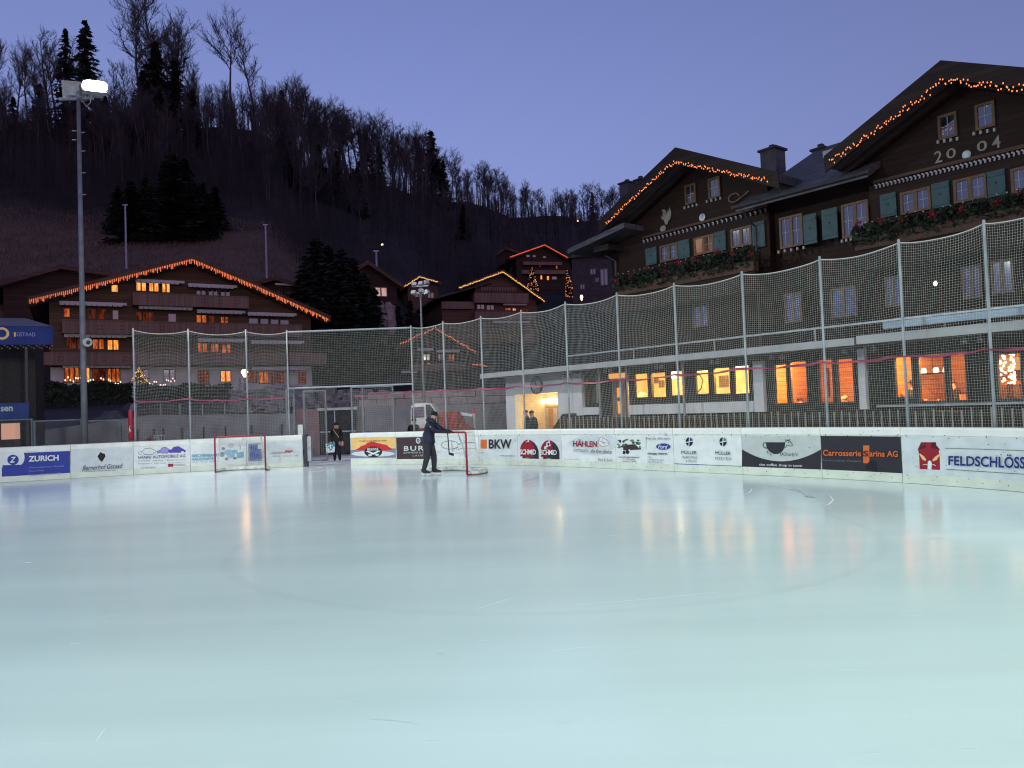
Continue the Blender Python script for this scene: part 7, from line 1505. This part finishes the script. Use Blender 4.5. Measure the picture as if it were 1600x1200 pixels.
def bare_tree(seed, first=.3, spread=.55, limbs=15, sub=(7, 6), lean=.03):
    """unit-high leafless tree: trunk segments and crown segments"""
    rg = np.random.default_rng(seed); T = []; C = []; p = np.zeros(3); pts = [p]; d = np.array([rg.normal() * lean, rg.normal() * lean, 1.0]); n = 9
    for i in range(n): d = nrm(d + rg.normal(size=3) * .05 + np.array([0, 0, .12])); p = p + d * (.96 / n); pts.append(p)
    rad = lambda f: .014 * (1 - f) ** .8 + .0014
    for i in range(n): T.append([*pts[i], *pts[i + 1], rad(i / n), rad((i + 1) / n)])
    def grow(o, d, L, r, lv):
        k = 4; q = o
        for i in range(k):
            d = nrm(d + rg.normal(size=3) * .16 + np.array([0, 0, .17])); e = q + d * L / k; r1 = r * (1 - .2 * (i + 1)) + .0004; C.append([*q, *e, r * (1 - .2 * i) + .0004, r1])
            if lv > 0:
                for _ in range(int(sub[2 - lv] / 3 + rg.random() + .35)):
                    ax = nrm(np.cross(d, rg.normal(size=3))); grow(q + (e - q) * rg.random(), rot(d, ax, rg.uniform(.35, .85)), L * rg.uniform(.32, .55), r * .5, lv - 1)
            q = e
    for i in range(limbs):
        f = first + (1 - first) * (i + rg.random() * .8) / limbs; f = min(f, .97); j = min(int(f * n / .999), n - 1); u = f * n - j; o = pts[j] + (pts[j + 1] - pts[j]) * min(1, u); a = i * 2.4 + rg.normal() * .5
        el = rg.uniform(.65, 1.2); d = np.array([math.cos(a) * math.cos(el), math.sin(a) * math.cos(el), math.sin(el)]); L = spread * (.20 + .45 * (1 - f)) * rg.uniform(.7, 1.25)
        grow(o, d, L, rad(f) * .42, 2)
    return T, C
TV = []
for i, (fs, sp_, lm) in enumerate(((.28, .62, 15), (.45, .55, 13), (.22, .7, 16), (.5, .6, 11), (.35, .5, 14), (.55, .72, 12), (.3, .45, 15), (.4, .65, 13))):
    T, C = bare_tree(100 + i, fs, sp_, lm); tv, tf = prisms(T); cv, cf = prisms(C); TV.append((mesh_np('trunk', tv, tf, M_TRUNK), mesh_np('crown', cv, cf, M_TWIG)))
def spruce(seed, n=1500, gap=.5):
    """unit-high spruce: whorls of drooping boughs carrying needle sprays"""
    rg = np.random.default_rng(seed); V = []; F = []
    for l in range(330):
        f = .06 + .94 * rg.random() ** 1.25; R = .20 * (1 - f) ** .85 + .010
        if True:
            a = rg.uniform(0, 6.283); Rk = R * (.45 + .75 * rg.random() ** .7) * (1.25 if rg.random() < .08 else 1); m = max(3, int(9 * Rk / .2 + 3))
            for s in range(m):
                q = Rk * (s + .6) / m; dz = -.35 * q + .9 * q * q; c = np.array([q * math.cos(a), q * math.sin(a), f + dz]); w = .016 * rg.uniform(.6, 1.3); o = np.array([math.cos(a), math.sin(a), -.35]) * w * 1.6; t = np.array([-math.sin(a), math.cos(a), rg.normal() * .5]) * w * 1.1
                b0 = len(V); V += [c - o * .5, c + t - [0, 0, w * .5], c + o, c - t - [0, 0, w * .5]]; F.append([b0, b0 + 1, b0 + 2, b0 + 3])
    T = [[0, 0, -.02, 0, 0, .98, .012, .001]]; tv, tf = prisms(T); return mesh_np('trunk', tv, tf, M_TRUNK), mesh_np('crown', np.array(V), np.array(F), M_NEEDLE)
SV = [spruce(200 + i) for i in range(4)]
def plant_tree(meshes, px, ytop, d, label, name, group, ybase=None, wid=1.0, cat='tree'):
    x = (px - 800) / FPX * d; 
    for _ in range(2): zb = hgt(x, d) - .4; h = zz(px, ytop, d) - zb; x = W(px, (ytop + horizon(px)) / 2 if 0 else ytop, d).x
    if ybase: zb = zz(px, ybase, d); h = zz(px, ytop, d) - zb
    t = thing(name, label, cat, (x, d, zb), rng.uniform(0, 6.28), group); t.scale = (h * wid, h * wid, h)
    for me, nm in zip(meshes, ('trunk', 'crown')): o = bpy.data.objects.new(nm, me); COL.objects.link(o); o.parent = t
    return t
def ridge_d(px): return float(np.interp(px, [-100, 420, 480, 600, 720, 850, 960, 1150], [172, 172, 200, 238, 305, 395, 448, 485]))
SKY = [(-40, 50), (0, 62), (40, 75), (70, 55), (100, 60), (160, 110), (195, 85), (230, 50), (270, 45), (300, 80), (330, 125), (365, 110), (400, 118), (430, 122), (455, 128), (480, 150), (510, 158), (545, 172), (580, 186), (620, 200), (650, 206), (690, 232), (720, 262), (745, 252), (770, 258), (800, 275), (830, 288), (860, 292), (890, 290), (930, 287), (975, 287)]
tops = lambda px: float(np.interp(px, [a for a, _ in SKY], [c for _, c in SKY]))
BARE = 'bare trees standing along the skyline of the hill'
LB = 'leafless deciduous tree among many along the skyline of the hill'
n_ = 0
# individual big trees
for px, yt, d, v, lab in ((218, 2, 168, 5, 'tall leafless tree reaching the top edge of the picture, left of its twin'), (245, -6, 172, 3, 'tall leafless tree reaching the top edge of the picture, right of its twin'), (362, 38, 171, 5, 'tall leafless tree with a clear trunk standing apart on the skyline'), (394, 72, 173, 3, 'leafless tree just right of the lone clear-trunked tree'), (275, 40, 170, 2, 'broad leafless tree right of the twin tall trees')):
    plant_tree(TV[v], px, yt, d, lab, 'bare_tree', BARE, None, 1.15)
px = -60
while px < 1000:
    dens = 9 if 425 < px < 700 else (16 if px < 425 else 8)
    for row in range(2 if 425 < px < 690 else 1):
        q = px + rng.uniform(-5, 5); d = ridge_d(q) + rng.uniform(-14, 16)
        yt = tops(q) + abs(rng.gauss(0, 9)) + (rng.uniform(10, 60) if (330 < q < 425 or rng.random() < .25) else 0) * (.5 if q > 700 else 1)
        if 305 < q < 345: yt += 40
        plant_tree(TV[rng.randrange(8)], q, yt, d, LB, 'bare_tree', BARE, None, rng.uniform(.85, 1.2) * (1.3 if q > 690 else 1.15 if q > 425 else 1)); n_ += 1
    px += dens * rng.uniform(.7, 1.3)
for i in range(150):
    q = rng.uniform(-70, 430) if i < 75 else rng.uniform(400, 1060); f = rng.random() ** (.45 if i < 75 else .7); lo_ = 128 if q < 430 else (112 if q < 620 else 150); d = lo_ + (ridge_d(q) - 16 - lo_) * f ** .8
    x = (q - 800) / FPX * d; z = hgt(x, d); yt = horizon(q) - (z + rng.uniform(8, 14) - CAMH) / d * FPX
    plant_tree(TV[rng.randrange(8)], q, yt, d, 'leafless tree standing in the brush on the dark slope below the skyline', 'bare_tree', 'bare trees on the slope below the skyline', None, rng.uniform(.75, 1.05))
# conifers
CON = 'conifers on the hill'
for px, yt, d, wid, lab in ((133, 32, 160, 1.0, 'ragged tall spruce behind the lit floodlight head'), (102, 44, 164, .8, 'thin spruce left of the ragged tall spruce'), (242, 66, 158, 1.25, 'dense dark conifer at the foot of the twin tall trees'), (272, 92, 156, 1.3, 'dense dark conifer right of the one under the twin trees'), (222, 110, 157, 1.2, 'lower dark conifer left of the twin trees'), (300, 140, 155, 1.2, 'lowest dark conifer of the group by the twin trees'),
                            (672, 203, 270, 1.15, 'pointed tall spruce on the middle of the skyline'), (655, 222, 268, 1.0, 'shorter spruce touching the pointed skyline spruce'), (692, 250, 272, 1.0, 'small spruce right of the pointed skyline spruce'), (570, 205, 226, 1.3, 'round-topped dark conifer on the skyline with sparks of light'), (590, 226, 222, 1.2, 'dark conifer right of the round-topped skyline conifer'), (60, 130, 160, 1.2, 'dark conifer at the far left of the skyline'), (20, 150, 160, 1.2, 'dark conifer at the left picture edge'), (440, 140, 190, 1.1, 'dark spruce where the skyline starts to fall'), (165, 150, 156, 1.3, 'dark conifer right of the mast head'),
                            (925, 300, 440, 1.1, 'tiny spruce on the far skyline left of the near chalet')):
    plant_tree(SV[int(px) % 4], px, yt, d, lab, 'conifer', CON, None, wid)
rs_ = random.Random(31)
for i in range(7):
    q = rs_.uniform(450, 960); d = (165 if q < 620 else 200) + rs_.uniform(-12, 12); z = hgt((q - 800) / FPX * d, d); yt = horizon(q) - (z + rs_.uniform(7, 11) - CAMH) / d * FPX
    plant_tree(SV[i % 4], q, yt, d, 'single dark spruce scattered in the bare wood on the slope', 'conifer', 'single spruces scattered on the slope', None, rs_.uniform(1.0, 1.4))
rs_ = random.Random(12)
for i in range(17):
    px = 178 + 160 * (i + rs_.uniform(-.4, .4)) / 16; yt = 246 + abs(px - 262) * .5 + rs_.uniform(-12, 34); plant_tree(SV[i % 4], px, yt, rs_.uniform(112, 121) - (6 if i % 3 == 0 else 0), 'dark spruce in the dense clump on the slope above the wide left chalet', 'conifer', 'dark spruces on the slope above the wide chalet', None, rs_.uniform(1.2, 1.9))
for i, (px, yt, d, wid) in enumerate(((492, 372, 84, 1.5), (478, 400, 80, 1.4), (512, 384, 82, 1.5), (532, 388, 83, 1.5), (550, 402, 80, 1.5), (568, 425, 78, 1.5), (520, 410, 76, 1.5), (497, 420, 77, 1.4), (545, 440, 75, 1.5), (585, 450, 78, 1.4), (640, 470, 88, 1.4), (622, 478, 86, 1.4))):
    plant_tree(SV[i % 4], px, yt, d, 'dark conifer in the thick group between the wide chalet and the black gable', 'conifer', 'dark conifers between the chalets', None, wid)
# the wood on the slope reads as one mass of bare stems and brush
rg = np.random.default_rng(5); S = []
while len(S) < 78000:
    px = rg.uniform(-150, 1080); dr_ = ridge_d(px); lo_ = 122 if px < 430 else (108 if px < 620 else 135); d = lo_ + (dr_ - 4 - lo_) * rg.random() ** .8
    x = (px - 800) / FPX * d; z = hgt(x, d); h = rg.uniform(3.5, 11) * (1 if px < 700 else 1.1); lean = rg.normal(size=2) * .4; r = rg.uniform(.05, .10) * d / 160
    top = np.array([x + lean[0], d + lean[1], z + h]); S.append([x, d, z - .3, *top, r, .02])
    for _ in range(26):
        f = rg.uniform(.25, 1.0); o = np.array([x, d, z]) * (1 - f) + top * f; a = rg.uniform(0, 6.283); L = rg.uniform(.7, 2.0) * (1.2 - .6 * f); e = o + np.array([math.cos(a) * L * .6, math.sin(a) * L * .6, L * rg.uniform(.5, 1.0)]); S.append([*o, *e, .028 * d / 160, .010])
M_BRUSH = mat('brush_twigs', (.015, .0145, .017), (.056, .050, .053), .9, .045, detail=6, lo=.38, hi=.64)
V, F = prisms(S); o = bpy.data.objects.new('woodland', mesh_np('woodland', V, F, M_BRUSH)); COL.objects.link(o); tag(o, 'mass of bare brush and young stems covering the dark hillside', 'woodland', None, 'stuff')
# rough grass on the meadow strip
S = []
for _ in range(9000):
    px = rg.uniform(-150, 520); d = rg.uniform(86, 122); x = (px - 800) / FPX * d; z = hgt(x, d); S.append([x, d, z - .1, x + rg.normal() * .3, d + rg.normal() * .2, z + rg.uniform(.3, .9), .07, .01])
V, F = prisms(S); o = bpy.data.objects.new('grass', mesh_np('grass', V, F, mat('dry_grass', (.11, .08, .06), (.2, .145, .115), .9, 4))); COL.objects.link(o); tag(o, 'dry reddish grass on the meadow strip above the wide chalet', 'grass', None, 'stuff')
